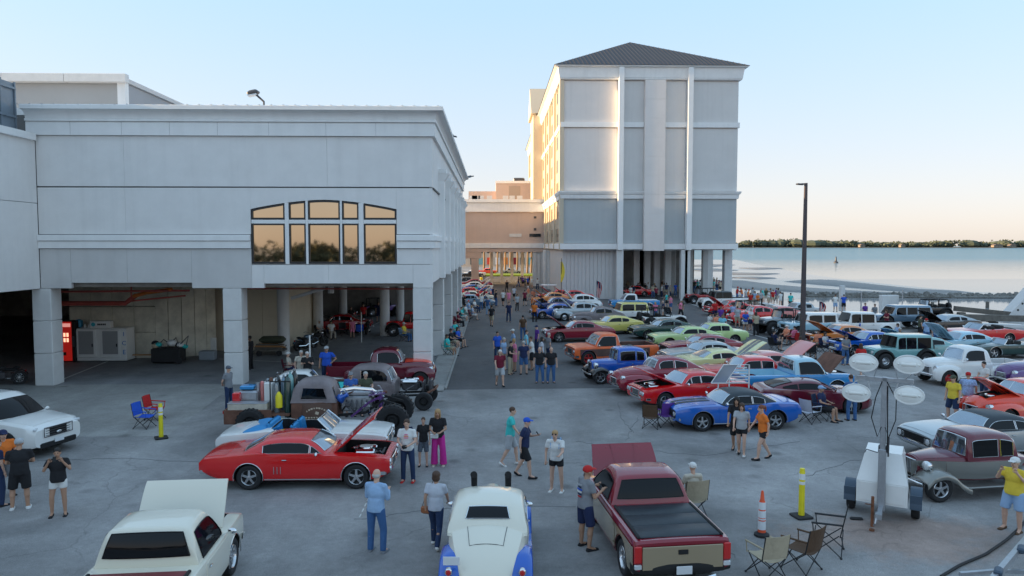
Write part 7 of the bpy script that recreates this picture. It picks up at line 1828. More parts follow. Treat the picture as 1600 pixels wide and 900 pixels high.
# cluster on the lane
LG = 'people standing in the lane by the orange pickup'
def lp(px, py, hd, ps, top, bottom, bcol, place, **k): return person(px, py, hd, ps, top, bottom, bcol, place=place, group=LG, **k)
for a in ((781, 603, -80, 'walk', 'maroon', 'shorts', 'lightgrey', dict(hair='short', hcol='white', w=1.12)), (797, 585, -20, 'front', 'black', 'trousers', 'khaki', dict(hair='short', hcol='dark')), (804, 580, 200, 'phone', 'pink', 'shorts', 'pink', dict(hair='bob', hcol='blond')),
          (787, 578, -30, 'stand', 'lightblue', 'trousers', 'khaki', dict(hair='short', hcol='grey')), (777, 565, -60, 'stand', 'royal', 'trousers', 'darkdenim', dict(hair='short', hcol='dark')), (818, 585, 100, 'stand', 'navy', 'shorts', 'denim', dict(hair='short', hcol='grey', w=1.1)),
          (831, 578, 180, 'phone', 'white', 'shorts', 'black', dict(hair='short', hcol='brown', h=1.04)), (843, 598, -95, 'hip', 'black', 'trousers', 'denim', dict(hair='bald', w=1.08)), (861, 598, -85, 'stand', 'black', 'trousers', 'denim', dict(hair='fringe', hcol='white', w=1.1)),
          (846, 576, 0, 'stand', 'stripe', 'trousers', 'black', dict(hair='long', hcol='dark')), (857, 568, 20, 'stand', 'grey', 'trousers', 'darkdenim', dict(hair='short', hcol='grey')), (839, 552, 200, 'stand', 'purple', 'trousers', 'darkdenim', dict(hair='cap', hcol='navy')),
          (817, 531, 100, 'stand', 'brown', 'trousers', 'denim', dict(hair='short', hcol='dark')), (802, 560, 190, 'stand', 'lightblue', 'shorts', 'beige', dict(hair='cap', hcol='white')), (822, 562, 0, 'stand', 'cyan', 'shorts', 'denim', dict(hair='short', hcol='brown')),
          (795, 503, -90, 'stand', 'navy', 'trousers', 'darkdenim', dict(hair='short', hcol='dark')), (768, 510, 80, 'walk', 'black', 'shorts', 'khaki', dict(hair='short', hcol='dark')), (835, 503, 60, 'stand', 'orange', 'trousers', 'black', dict(hair='short', hcol='red', w=1.1)),
          (808, 486, -60, 'stand', 'lightgrey', 'leggings', 'black', dict(hair='long', hcol='brown')), (795, 478, 120, 'stand', 'pink', 'short_shorts', 'pink', dict(hair='long', hcol='blond')), (786, 478, 70, 'walk', 'white', 'shorts', 'black', dict(hair='short', hcol='brown')),
          (820, 478, 100, 'walk', 'maroon', 'shorts', 'black', dict(hair='short', hcol='dark')), (832, 488, 190, 'stand', 'orange', 'shorts', 'black', dict(hair='short', hcol='brown')), (792, 457, -90, 'photo', 'black', 'trousers', 'black', dict(hair='short', hcol='dark')),
          (775, 478, 30, 'stand', 'black', 'trousers', 'denim', dict(hair='short', hcol='dark')), (762, 492, 60, 'stand', 'denim', 'trousers', 'lightblue', dict(hair='short', hcol='grey')), (745, 480, 40, 'reach', 'red', 'trousers', 'darkdenim', dict(hair='short', hcol='dark', w=1.2)),
          (803, 470, 60, 'walk', 'stripe', 'shorts', 'black', dict(hair='pony', hcol='brown')), (826, 470, 200, 'walk', 'coral', 'shorts', 'khaki', dict(hair='cap', hcol='white')), (833, 476, 90, 'stand', 'coral', 'trousers', 'denim', dict(hair='short', hcol='grey'))):
    lp(*a[:7], 'on the lane', **a[7])
rg = random.Random(11)
TOPS = ['white', 'black', 'navy', 'grey', 'lightgrey', 'lightblue', 'royal', 'red', 'maroon', 'teal', 'orange', 'black', 'navy', 'white', 'pink', 'khaki', 'olive', 'purple']
BOTS = [('shorts', 'khaki'), ('shorts', 'black'), ('trousers', 'denim'), ('trousers', 'darkdenim'), ('shorts', 'denim'), ('trousers', 'black'), ('shorts', 'beige'), ('short_shorts', 'white')]
HRS = [('short', 'brown'), ('short', 'dark'), ('cap', 'white'), ('long', 'brown'), ('cap', 'black'), ('short', 'grey'), ('long', 'blond'), ('pony', 'dark'), ('cap', 'red'), ('bob', 'brown'), ('fringe', 'grey')]
PS = ['stand', 'phone', 'front', 'hip', 'crossed', 'walk', 'reach', 'stand', 'walkb']
def crowd(spots, place, group, pose_=None, hdr=None, tops=TOPS):
    for (px, py) in spots:
        b = rg.choice(BOTS); h = rg.choice(HRS)
        person(px, py, hdr(px) if hdr else rg.uniform(0, 360), pose_ or rg.choice(PS), rg.choice(tops), b[0], b[1], hair=h[0], hcol=h[1], shoe=rg.choice(['black', 'white', 'brown']), h=rg.uniform(.92, 1.04), w=rg.uniform(.96, 1.14), place=place, group=group)
crowd([(810 + 3.6 * i + rg.uniform(-1, 1), 446 + rg.uniform(-3, 6)) for i in range(9)], 'at the far end of the lane', 'people at the far end of the lane')
TD = ['black', 'navy', 'grey', 'maroon', 'white', 'lightgrey', 'black', 'khaki', 'royal', 'lightblue', 'olive', 'brown']
crowd([(972 + i * 3.5 + rg.uniform(-2, 2), 448 + rg.uniform(-6, 10)) for i in range(26)] + [(975 + i * 3.6 + rg.uniform(-2, 2), 456 + rg.uniform(-6, 8)) for i in range(24)], 'in the crowd under the tower', 'crowd under the tower', tops=TD)
crowd([(985 + i * 7 + rg.uniform(-2, 2), 463 + rg.uniform(-3, 6)) for i in range(12)], 'at the front of the tower crowd', 'crowd under the tower')
crowd([(1024, 500), (1036, 498), (1042, 481), (1063, 498), (1048, 487)], 'by the white open off-roader', 'people by the white off-roader')
crowd([(1078 + i * 4.2 + rg.uniform(-1, 1), 452 + rg.uniform(-3, 5)) for i in range(14)] + [(1085 + i * 5, 458 + rg.uniform(-3, 3)) for i in range(10)], 'behind the red off-roaders by the columns', 'crowd by the far columns')
crowd([(1152 + i * 4.0 + rg.uniform(-1, 1), 478 + rg.uniform(-8, 5)) for i in range(18)], 'along the sea wall', 'crowd along the sea wall')
person(1235, 484, 60, 'stand', 'teal', 'shorts', 'black', hair='short', hcol='dark', label='man in teal tee and black shorts alone at the sea wall', group='crowd along the sea wall')
person(1305, 487, 80, 'phone', 'white', 'shorts', 'lightblue', hair='short', hcol='brown', label='person in white top at the water behind the pale blue off-roader', group='crowd along the sea wall')
person(1318, 487, 80, 'photo', 'royal', 'shorts', 'black', hair='short', hcol='dark', label='man in bright blue shirt photographing the water', group='crowd along the sea wall')
person(1351, 505, -80, 'stand', 'purple', 'trousers', 'black', hair='short', hcol='brown', label='person in dark purple tee beside the lifted grey wagon', group='people in the right rows')
person(1366, 507, -80, 'stand', 'grey', 'trousers', 'black', hair='short', hcol='brown', label='person in grey tee beside the lifted grey wagon', group='people in the right rows')
person(1341, 529, 0, 'reach', 'royal', 'trousers', 'denim', hair='short', hcol='blond', label='child in bright blue top by the door of the white off-road pickup', h=.75, w=.8, group='people in the right rows')
RM = 'people standing between the car rows'
for a in ((1108, 526, 'white', 'trousers', 'denim', 20), (1118, 527, 'coral', 'trousers', 'darkdenim', -60), (1128, 529, 'cyan', 'shorts', 'beige', -90), (1117, 500, 'red', 'shorts', 'navy', 90), (1145, 506, 'plaid', 'shorts', 'lightblue', 80), (1152, 512, 'lightgrey', 'shorts', 'khaki', 70), (1164, 521, 'royal', 'short_shorts', 'white', -80), (1172, 516, 'white', 'shorts', 'navy', -60), (1181, 524, 'khaki', 'trousers', 'black', 100), (1126, 512, 'purple', 'shorts', 'khaki', -80), (1064, 497, 'olive', 'shorts', 'khaki', 100)):
    h = rg.choice(HRS); person(a[0], a[1], a[5], rg.choice(['stand', 'phone', 'hip', 'front']), a[2], a[3], a[4], hair=h[0], hcol=h[1], place='between the rows', group=RM, w=rg.uniform(1, 1.12))
for px, py, hd, col, top in ((1228, 538, 200, 'maroon', 'coral'), (1240, 540, 120, 'red', 'pink'), (1277, 548, -150, 'red', 'coral'), (1290, 552, -60, 'navy', 'white'), (1268, 562, 60, 'black', 'black'), (1250, 560, 60, 'navy', 'black')):
    camp_chair(px, py, hd, col, '%s folding chair %s near the lamp post' % (col, {1228: 'left of and', 1240: 'just right of and', 1277: 'behind the blue car', 1290: 'before the deep blue hood', 1268: 'facing the rusty hood', 1250: 'beside the coral hood'}[px]))
    h = rg.choice(HRS); person(px, py, hd, 'sit', top, 'shorts', rg.choice(['khaki', 'black', 'white']), hair=h[0], hcol=h[1], place='seated near the lamp post', group='people seated near the lamp post')
crowd([(1385, 520), (1402, 545), (1437, 530), (1447, 540), (1462, 545), (1477, 548), (1405, 556), (1320, 570), (1345, 590)], 'among the right-hand cars', 'people among the right-hand cars')
person(1210, 548, 20, 'sit', 'navy', 'shorts', 'black', hair='short', hcol='dark', label='dark haired person seated behind the coral raised hood', group='people seated near the lamp post')
camp_chair(1210, 549, 20, 'black', 'black folding chair behind the coral raised hood')
# seated along the casino side
SE = [(700, 556), (706, 545), (712, 530), (708, 520), (716, 512), (722, 503), (715, 498), (728, 497), (720, 488), (733, 490), (727, 481), (738, 500), (742, 488), (716, 542), (735, 476)]
for i, (px, py) in enumerate(SE):
    col = ['teal', 'navy', 'lightblue', 'royal', 'maroon', 'navy', 'black'][i % 7]
    camp_chair(px, py, rg.uniform(-40, 10), col, '%s folding chair, %s from the front along the casino columns' % (col, ['first', 'second', 'third', 'fourth', 'fifth', 'sixth', 'seventh', 'eighth', 'ninth', 'tenth', 'eleventh', 'twelfth', 'thirteenth', 'fourteenth', 'fifteenth'][i]))
    b = rg.choice(BOTS); h = rg.choice(HRS)
    person(px, py, rg.uniform(-40, 10), 'sit', rg.choice(['lightblue', 'navy', 'teal', 'white', 'maroon', 'royal', 'black', 'pink']), b[0] if b[0] != 'short_shorts' else 'shorts', b[1], hair=h[0], hcol=h[1], place='seated along the casino side', group='people seated along the casino side')
crowd([(731, 478), (738, 470), (744, 466), (752, 484), (757, 474), (764, 470), (770, 468), (724, 486)], 'by the far left cars', 'people by the far left cars')
# garage
for px, py, hd, top, bot, col in ((500, 528, -40, 'white', 'black', 'black'), (518, 529, -60, 'white', 'beige', 'navy'), (452, 590, 10, 'beige', 'navy', 'maroon'), (632, 533, -20, 'yellow', 'denim', 'lightblue')):
    camp_chair(px, py, hd, col, '%s folding chair in the garage at %s' % (col, {500: 'the beige panel wall', 518: 'the dark red car', 452: 'the round column', 632: 'the fifties pickup'}[px]))
    person(px, py, hd, 'sit', top, 'trousers', bot, hair='cap' if px != 518 else 'long', hcol='white' if px != 518 else 'dark', place='seated in the garage', group='people seated in the garage')
for px, py, top, bot, lab in ((549, 513, 'black', 'black', 'person in black leaning on the dark red car in the garage'), (568, 507, 'red', 'black', 'person in red tee standing in the garage'), (551, 528, 'pink', 'pink', 'small person in pink beside the blue shirt chair in the garage'), (592, 503, 'navy', 'navy', 'person in navy deep in the garage by the purple off-roader')):
    person(px, py, -90, 'stand', top, 'shorts', bot, hair='short', hcol='brown', label=lab, group='people standing in the garage', h=.8 if top == 'pink' else 1)
camp_chair(562, 526, 100, 'royal', 'bright blue team chair seen from behind in the garage')
camp_chair(537, 524, -60, 'black', 'empty black folding chair between the seated pair and the blue chair')
# empty chairs
camp_chair(226, 668, -10, 'royal', 'blue folding chair nearest the left yellow post')
camp_chair(242, 655, -5, 'red', 'red folding chair behind the blue one at the left yellow post')
camp_chair(1017, 668, 70, 'brown', 'brown mesh folding chair in front of the red coupe')
camp_chair(1036, 665, 110, 'purple', 'purple folding chair at the nose of the bright blue coupe')
camp_chair(1197, 900, 105, 'khaki', 'tan folding chair with one arm pad at the bottom right', sc=1.05)
camp_chair(1252, 888, 125, 'brown', 'dark brown mesh folding chair at the bottom right', sc=1.05)
camp_chair(1293, 862, 150, 'black', 'bare folding chair frame without cloth at the bottom right', fabric=False, sc=1.1)
finish_labels()
# ============================================================ site objects
def text_mesh(txt, size, m, parent, loc, rot=(0, 0, 0), name='lettering', ext=.004, align='CENTER'):
    cu = bpy.data.curves.new(name, 'FONT'); cu.body = txt; cu.size = size; cu.extrude = ext; cu.align_x = align; cu.align_y = 'CENTER'; cu.resolution_u = 2
    o = bpy.data.objects.new(name, cu); C.objects.link(o); bpy.context.view_layer.update()
    me = bpy.data.meshes.new_from_object(o.evaluated_get(bpy.context.evaluated_depsgraph_get())); bpy.data.objects.remove(o)
    me.materials.clear(); me.materials.append(m)
    o = bpy.data.objects.new(name, me); C.objects.link(o); o.parent = parent; o.location = loc; o.rotation_euler = rot
    return o
M_YEL = mat('yellow_plastic', (.80, .68, .02), .45, var=(4, .1)); M_ORG = mat('orange_plastic', (.80, .10, .03), .5); M_REFL = mat('reflective_white', (.78, .80, .82), .4)
M_RUBB = mat('black_rubber', (.02, .02, .022), .7, var=(6, .2)); M_WHP = mat('white_enamel', (.82, .82, .80), .35, coat=.3, var=(2, .05)); M_BLUEP = mat('blue_paint', (.03, .20, .55), .4)
M_WOOD = mat('weathered_timber', (.16, .145, .125), .9, var=(3, .35), bump=(14, .6)); M_RUST = mat('rust', (.20, .08, .04), .9, var=(8, .4))
def W(px, py): p = G(px, py); return (p.x, p.y, 0)
def ysc(p): return 1.0
# lamp post
p = G(1253, 557); top = PY(1256.5, 286, p.y)
t = thing('lamp_post', 'tall square brown lamp post with a flat lamp head, right of the tower', 'lamp post', (p.x, p.y, 0))
H_ = top.z
mb = MB(); w0, w1 = .13, .075
mb.loft([[(s * w, q_ * w, z) for s, q_ in ((-1, -1), (1, -1), (1, 1), (-1, 1))] for w, z in ((w0, .5), (w1, H_))]); obj('pole', mb, mat('bronze_pole', (.085, .07, .075), .5, .3), t, 0)
mb = MB(); mb.cyl((0, 0, 0), (0, 0, .52), .30, n=18); obj('base', mb, M_COL, t)
mb = MB(); mb.box((-.12, 0, H_ - .04), (.3, .06, .06)); mb.box((-.36, 0, H_ - .07), (.42, .26, .09), bev=.03, ry=R(4)); obj('lamp_head', mb, M_STEEL, t)
# delineators and cone
def post(px, py, hgt, lab, yaw):
    t = thing('delineator_post', lab, 'traffic post', W(px, py), R(yaw), 'yellow delineator posts')
    mb = MB(); mb.box((0, 0, .03), (.42, .42, .06), bev=.02); obj('base', mb, M_RUBB, t)
    mb = MB(); mb.lathe([(.075, .06), (.07, hgt * .68), (.07, hgt * .93), (.06, hgt * .95), (.06, hgt), (.001, hgt)], n=16); obj('tube', mb, M_YEL, t)
    for a, b in ((.68, .74), (.78, .90)):
        mb = MB(); mb.lathe([(.071, hgt * a), (.0745, hgt * a), (.0745, hgt * b), (.071, hgt * b)], n=16); obj('reflector_band', mb, M_REFL, t)
post(1252, 808, 1.22, 'yellow delineator post on a black square base left of the light tower', 12)
post(252, 685, 1.22, 'yellow delineator post at the left beside the blue and red folding chairs', 30)
t = thing('traffic_cone', 'tall slim orange and white cone between the maroon pickup and the yellow post', 'traffic cone', W(1190, 837))
mb = MB(); mb.lathe([(.17, 0), (.17, .05), (.12, .07), (.10, .10)], n=16); obj('base', mb, M_RUBB, t)
mb = MB(); mb.lathe([(.10, .07), (.085, .14), (.082, .5), (.072, .8), (.05, .84), (.03, 1.03), (.02, 1.06), (.001, 1.06)], n=16); obj('cone', mb, M_ORG, t)
for a, b, r_ in ((.16, .36, .0865), (.39, .42, .085), (.44, .60, .084), (.63, .80, .0795)):
    mb = MB(); mb.lathe([(r_ - .002, a), (r_ + .002, a), (r_ - .001, b), (r_ - .006, b)], n=16); obj('reflector_band', mb, M_REFL, t)
# light tower trailer
p = G(1378, 806); hd = math.atan2(-p.y, -p.x) - R(3)
t = thing('light_tower', 'white towed light tower with four oval lamps on a grey mast', 'light tower', (p.x, p.y, 0), hd)
mb = MB()
prof = [(-.85, .42), (.42, .42), (.42, .95), (.10, 1.62), (-.75, 1.62), (-.85, 1.5)]
def ring(y, k): return [(x, y * (1 - .28 * max(0, (z - .95) / .67)), z) for x, z in prof]
mb.loft([ring(-.56, 1), ring(-.54, 1), ring(.54, 1), ring(.56, 1)]); obj('cabinet', mb, M_WHP, t, 25)
mb = MB(); mb.box((.345, -.30, .62), (.175, .34, .012), ry=R(90)); 
for s in (-1, 1):
    mb = MB(); mb.loft([[(.425, s * .08, .46), (.425, s * .50, .46), (.425, s * .50, .93), (.425, s * .08, .93)], [(.432, s * .09, .47), (.432, s * .49, .47), (.432, s * .49, .92), (.432, s * .09, .92)]]); obj('door', mb, M_WHP, t, 0)
    w = wheel(t, (-.25, s * .72, .33), .33, .19, 'disc', s, rimc=M_WHP)
    mb = MB(); rings = []
    for i in range(11):
        a = R(0 + 18 * i); c, d = math.cos(a), math.sin(a); rings.append([(-.25 + .42 * c, s * .60, .33 + .42 * d), (-.25 + .42 * c, s * .86, .33 + .42 * d), (-.25 + .44 * c, s * .86, .33 + .44 * d), (-.25 + .44 * c, s * .60, .33 + .44 * d)])
    mb.loft(rings); mb.box((.15, s * .73, .50), (.03, .26, .34)); obj('mudguard', mb, mat('dark_blue_grey', (.05, .08, .12), .5), t, 30)
HM = 3.55
mb = MB(); mb.box((.50, 0, 1.05), (.14, .17, 1.5), bev=.01); obj('mast_base', mb, M_GALV, t, 0)
mb = MB(); mb.box((.50, 0, 2.5), (.10, .12, 2.1), bev=.01); obj('mast', mb, M_GALV, t, 0)
mb = MB(); mb.box((.50, 0, HM - .06), (.10, 1.22, .10), bev=.01); obj('crossbar', mb, M_GALV, t, 0)
for (y, z) in ((.50, HM + .36), (-.46, HM + .33), (.53, HM - .36), (-.60, HM - .42)):
    mb = MB(); n = 26; rings = []
    for k, (rr, dx) in enumerate(((1.0, .0), (.97, .02), (.9, -.02), (.72, -.08), (.45, -.13), (.12, -.15))):
        rings.append([(.62 + dx, y + .31 * rr * math.cos(2 * math.pi * i / n), z + .215 * rr * math.sin(2 * math.pi * i / n)) for i in range(n)])
    mb.loft(rings, caps=False); mb.loft([[(.61, y + .315 * rr * math.cos(2 * math.pi * i / n), z + .22 * rr * math.sin(2 * math.pi * i / n)) for i in range(n)] if k == 0 else [(.46 - .02 * k, y + .315 * rr * math.cos(2 * math.pi * i / n), z + .22 * rr * math.sin(2 * math.pi * i / n)) for i in range(n)] for k, rr in enumerate((1.0, .8, .4, .05))], caps=False)
    lo = obj('lamp', mb, mat('lamp_reflector', (.80, .81, .78), .35, .2), t, 60)
    gl = MB(); gl.sheet(lambda u, v: (.635 + .06 * (1 - v * v), y + .30 * (1 - .0) * (2 * v) / 2 * math.cos(2 * math.pi * u), z + .205 * v * math.sin(2 * math.pi * u)), n, 4); obj('lens', gl, mat('lamp_cover', (.90, .91, .88), .3, 0, .6), lo, 60, fix=False); rm_ = MB(); rm_.tube([(.64, y + .31 * math.cos(2 * math.pi * i / n), z + .213 * math.sin(2 * math.pi * i / n)) for i in range(n + 1)], .016, 6); obj('rim', rm_, M_WHP, lo)
    bb = MB(); bb.cyl((.67, y - .15, z), (.67, y + .15, z), .045, n=10); bb.sph((.66, y + .21, z), .03, 8, 6); bb.sph((.66, y - .21, z), .03, 8, 6); obj('bulb', bb, mat('bulb_glass', (.85, .85, .80), .1, 0, .8), lo)
    br_ = MB(); s = 1 if y > 0 else -1; br_.tube([(.50, y - s * .22, HM - .05), (.54, y - s * .32, z), (.56, y - s * .30, z)], .014, 4); br_.tube([(.50, y - s * .1, HM - .05), (.54, y + s * .10, z + (-.2 if z > HM else .2))], .014, 4); obj('bracket', br_, M_GALV, t)
mb = MB()
for s in (-1, 1): mb.tube([(.55, s * .05, HM - .1), (.55, s * (.22 + .04 * s), HM - .5), (.55, s * .26, HM - 1.0), (.55, s * .12, HM - 1.45), (.55, s * .04, HM - 1.2)], .012, 5)
mb.tube([(.55, .07, HM - .2), (.56, .10, 2.0), (.56, .08, 1.75)], .014, 5); obj('cable', mb, BLK, t)
mb = MB(); mb.box((.8, 0, .38), (1.1, .10, .08)); mb.box((1.3, 0, .42), (.2, .14, .12)); mb.tube([(1.38, -.04, .4), (1.46, -.06, .28), (1.36, -.1, .2)], .015, 5); obj('drawbar', mb, M_GALV, t, 30)
mb = MB(); mb.cyl((1.18, -.14, .10), (1.18, -.14, .82), .035, n=10); mb.cyl((1.18, -.14, 0), (1.18, -.14, .04), .06, n=10); mb.tube([(1.18, -.14, .62), (1.18, -.30, .62)], .012, 5); obj('jack_stand', mb, M_RUST, t)
mb = MB(); mb.box((.40, 0, 1.78), (.2, .2, .2), bev=.03); mb.tube([(.5, -.1, 1.7), (.5, -.35, 1.75), (.3, -.4, 1.62)], .012, 5); mb.cyl((.45, .12, 1.62), (.45, .12, 2.1), .02); obj('winch', mb, M_STEEL, t)
ch = MB(); ch.box((0, 0, .03), (.3, .09, .06), bev=.02); o = obj('wheel_chock', ch, M_RUBB, loc=G(1338, 812)); o.rotation_euler = (0, 0, R(-10)); tag(o, 'grey wheel chock on the ground at the left wheel of the light tower', 'wheel chock')
# hose and galvanised frame at the lower right corner
mb = MB(); pts = [G(x, y) + V((0, 0, .03)) for x, y in ((1470, 903), (1500, 885), (1540, 868), (1572, 846), (1592, 828), (1615, 800), (1650, 770))]
mb.tube(pts, .03, 6); o = obj('rubber_hose', mb, M_RUBB); tag(o, 'black rubber hose lying on the asphalt at the lower right corner', 'hose')
t = thing('galvanised_frame', 'pale galvanised trailer frame cut by the lower right corner', 'trailer frame', G(1600, 905))
def rel(px, py, z): return G(px, py, z) - t.location
mb = MB(); a, b = rel(1552, 905, .55), rel(1640, 800, .55); mb.tube([a, b], .075, 4); obj('rail', mb, M_GALV, t, 0)
mb = MB(); mb.tube([rel(1500, 897, .3), rel(1560, 892, .3), rel(1640, 895, .3)], .05, 4); obj('crossmember', mb, M_GALV, t, 0)
for px, py in ((1596, 858), (1560, 893)):
    mb = MB(); c = rel(px, py, .6); mb.box(c, (.14, .3, .12), bev=.03, rz=R(-40)); obj('bunk_pad', mb, mat('dark_blue_grey', (.05, .08, .12), .5), t)
# ice freezer, vending machine and clutter
Yf = 42.6
def at(px, py, Y): p = PY(px, py, Y); return p
x0, x1 = at(118, 540, Yf).x, at(190, 540, Yf).x
t = thing('ice_freezer', 'white two-door ice freezer with blue vertical lettering by the concrete wall', 'freezer', ((x0 + x1) / 2, Yf, 0))
w_ = (x1 - x0) / 2; h_f = at(150, 513, Yf).z
mb = MB(); mb.bx(-w_, w_ + .28, 0, 1.0, .05, h_f, bev=.03); obj('cabinet', mb, M_WHP, t)
for xa, xb in ((.08, .40), (.60, .93)):
    mb = MB(); mb.bx(-w_ + 2 * w_ * (xa - .05), -w_ + 2 * w_ * (xb + .05), -.05, 0, .25, h_f - .08, bev=.02); d = obj('door', mb, M_WHP, t)
    mb = MB(); mb.bx(-w_ + 2 * w_ * xa, -w_ + 2 * w_ * xb, -.065, -.05, .45, h_f - .16); obj('door_panel', mb, mat('freezer_panel', (.36, .37, .38), .4, .3), d, 0)
    mb = MB(); mb.box((-w_ + 2 * w_ * (xb - .02), -.09, h_f * .5), (.05, .05, .18), bev=.01); obj('handle', mb, BLK, d)
for i, ch_ in enumerate('ICE'): text_mesh(ch_, .36, M_BLUEP, t, (w_ + .14, -.01, h_f - .35 - i * .52), (R(90), 0, 0))
def box_at(name, lab, cat, px, py, Y, sz, m, rz=0, zb=None, bev=.02):
    p = PY(px, py, Y); z = 0 if zb is None else zb
    mb = MB(); mb.box((0, 0, sz[2] / 2), sz, bev=bev); o = obj(name, mb, m, loc=(p.x, Y, z)); o.rotation_euler = (0, 0, rz); return tag(o, lab, cat)
t2 = thing('carton', 'long white printed carton lying on top of the ice freezer', 'carton', (at(159, 510, 43).x, 43, h_f))
mb = MB(); mb.box((0, 0, .2), (1.15, .4, .4), bev=.01); obj('box', mb, M_WHP, t2)
mb = MB(); mb.lathe([(.001, 0), (.12, 0)], (-.38, -.205, .2), 'Y', 16); obj('emblem', mb, mat('cyan_print', (.05, .45, .55), .5), t2, fix=False)
mb = MB(); [mb.box((-.1 + .1 * k, -.203, .2), (.075, .01, .10)) for k in range(5)]; obj('print', mb, BLK, t2, 0)
box_at('water_bottle_crate', 'blue plastic container standing at the left end of the ice freezer top', 'container', 123, 510, 43.0, (.36, .36, .48), mat('blue_plastic', (.03, .25, .42), .4), zb=h_f, bev=.08)
for k, px in enumerate((133, 139)): 
    mb = MB(); mb.lathe([(.05, 0), (.06, .15), (.03, .2)], n=10); o = obj('jar', mb, M_WHP, loc=(at(px, 512, 43).x, 43, h_f)); tag(o, ('left' if k == 0 else 'right') + ' small white jar of the pair on top of the ice freezer', 'jar', 'small jars on the ice freezer')
xv = at(101, 540, 42.4).x
t = thing('vending_machine', 'red drinks vending machine left of the white ice freezer', 'vending machine', (xv, 42.4, 0))
hv = at(101, 502, 42.4).z
mb = MB(); mb.bx(-.48, .58, 0, .8, .04, hv, bev=.03); obj('cabinet', mb, BLK, t)
mb = MB(); mb.bx(-.48, .42, -.04, 0, .1, hv - .03, bev=.015); o = obj('front_panel', mb, mat('vending_red', (.62, .02, .015), .3, emit=((1, .03, .02), .03)), t)
for i in range(4):
    for j in range(2):
        b = MB(); b.bx(-.36 + i * .17, -.25 + i * .17, -.055, -.04, hv * .50 + j * .30, hv * .50 + .22 + j * .30); obj('selection_window', b, mat('vending_lit', (.9, .6, .4), .4, emit=((1, .55, .35), .22)), o, 0)
b = MB(); b.bx(-.30, .1, -.06, -.04, .42, .60); obj('delivery_slot', b, BLK, o, 0)
b = MB(); b.bx(.44, .56, -.05, 0, .9, 1.5); obj('coin_panel', b, M_STEEL, o, 0)
b = MB(); b.bx(-.42, .38, -.052, -.04, hv - .32, hv - .12); obj('header_panel', b, mat('vending_header', (.85, .35, .3), .4, emit=((1, .4, .35), .1)), o, 0)
# shelf, totes, cart
p = G(286, 560); t = thing('metal_shelf', 'thin metal wire shelf against the beige panel wall', 'shelf', (at(286, 540, 46.3).x, 46.3, 0))
for (sx, sy) in ((-.65, -.2), (.65, -.2), (-.65, .2), (.65, .2)):
    b = MB(); b.bx(sx - .02, sx + .02, sy - .02, sy + .02, 0, 2.45); obj('post', b, M_STEEL, t, 0)
for z in (.3, 1.35, 2.2):
    b = MB(); b.bx(-.66, .66, -.22, .22, z, z + .04); obj('shelf_board', b, M_STEEL, t, 0)
box_at('toolbox', 'small dark toolbox on the top board of the metal shelf', 'toolbox', 284, 505, 46.2, (.5, .3, .28), BLK, zb=2.25)
box_at('plastic_tote', 'grey plastic tote on the garage floor left of the middle square column', 'tote', 325, 558, 43.2, (.9, .55, .55), mat('tote_grey', (.30, .34, .38), .5), bev=.06)
box_at('white_barrier', 'low white barrier panel behind the cart in the garage', 'barrier', 300, 550, 45.6, (3.0, .12, 1.0), M_WHP)
t = thing('trash_cart', 'black cart heaped with bags and scrap in front of the dark doorway', 'cart', (at(264, 575, 42).x, 42, 0))
b = MB(); b.box((0, 0, .5), (1.6, .9, .8), bev=.05); obj('bin', b, M_RUBB, t)
for i in range(9):
    b = MB(); r_ = random.Random(i); b.sph((r_.uniform(-1.1, .9), r_.uniform(-.3, .3), .95 + r_.uniform(-.05, .25)), r_.uniform(.18, .30), 10, 7, sc=(1, .9, .7)); obj('bag', b, (M_WHP, M_RUBB, CL['teal'], M_GALV, CL['khaki'])[i % 5], t)
for i in range(3):
    b = MB(); b.tube([(-.7 + i * .6, 0, .9), (-.3 + i * .7, .1, 1.35 + .1 * i), (.2 + i * .4, 0, 1.0)], .03, 5); obj('bent_pipe', b, M_STEEL, t)
b = MB(); b.box((-1.3, -.1, .5), (1.3, .2, .05), bev=.01); obj('plank', b, mat('fresh_plank', (.45, .22, .08), .8), t)
b = MB(); b.cyl((.75, -.5, .25), (.75, -.4, .25), .22, n=14); obj('wheel', b, M_RUBB, t)
t = thing('lumber_cart', 'cart stacked with timber and tarps behind the man in black', 'cart', (at(424, 556, 45).x, 45, 0))
b = MB(); b.box((0, 0, .35), (1.8, .9, .12)); obj('deck', b, M_WOOD, t)
for i in range(6):
    b = MB(); b.box((-.1 + .03 * i, -.3 + .12 * i, .47 + .09 * (i % 3)), (1.7, .14, .08), rz=R(i * 3 - 6)); obj('board', b, (M_WOOD, mat('fresh_plank', (.45, .22, .08), .8))[i % 2], t, 0)
b = MB(); b.box((.1, 0, .95), (1.5, .8, .4), bev=.15); obj('tarp', b, CL['olive'], t)
for s in (-.6, .6):
    b = MB(); b.cyl((s, -.48, .17), (s, -.4, .17), .17, n=12); obj('wheel', b, M_RUBB, t)
b = MB(); b.tube([(0, 0, 0), (0, 0, 2.3)], .04, 8); o = obj('white_pole', b, M_WHP, loc=G(485, 597)); tag(o, 'thin white pole standing left of the big man behind the rat rods', 'pole')
b = MB(); b.tube([(0, 0, 0), (0, 0, 2.1)], .03, 8); o = obj('white_pole', b, M_WHP, loc=G(565, 535)); tag(o, 'thin white pole standing between the garage car and the red off-roader', 'pole')

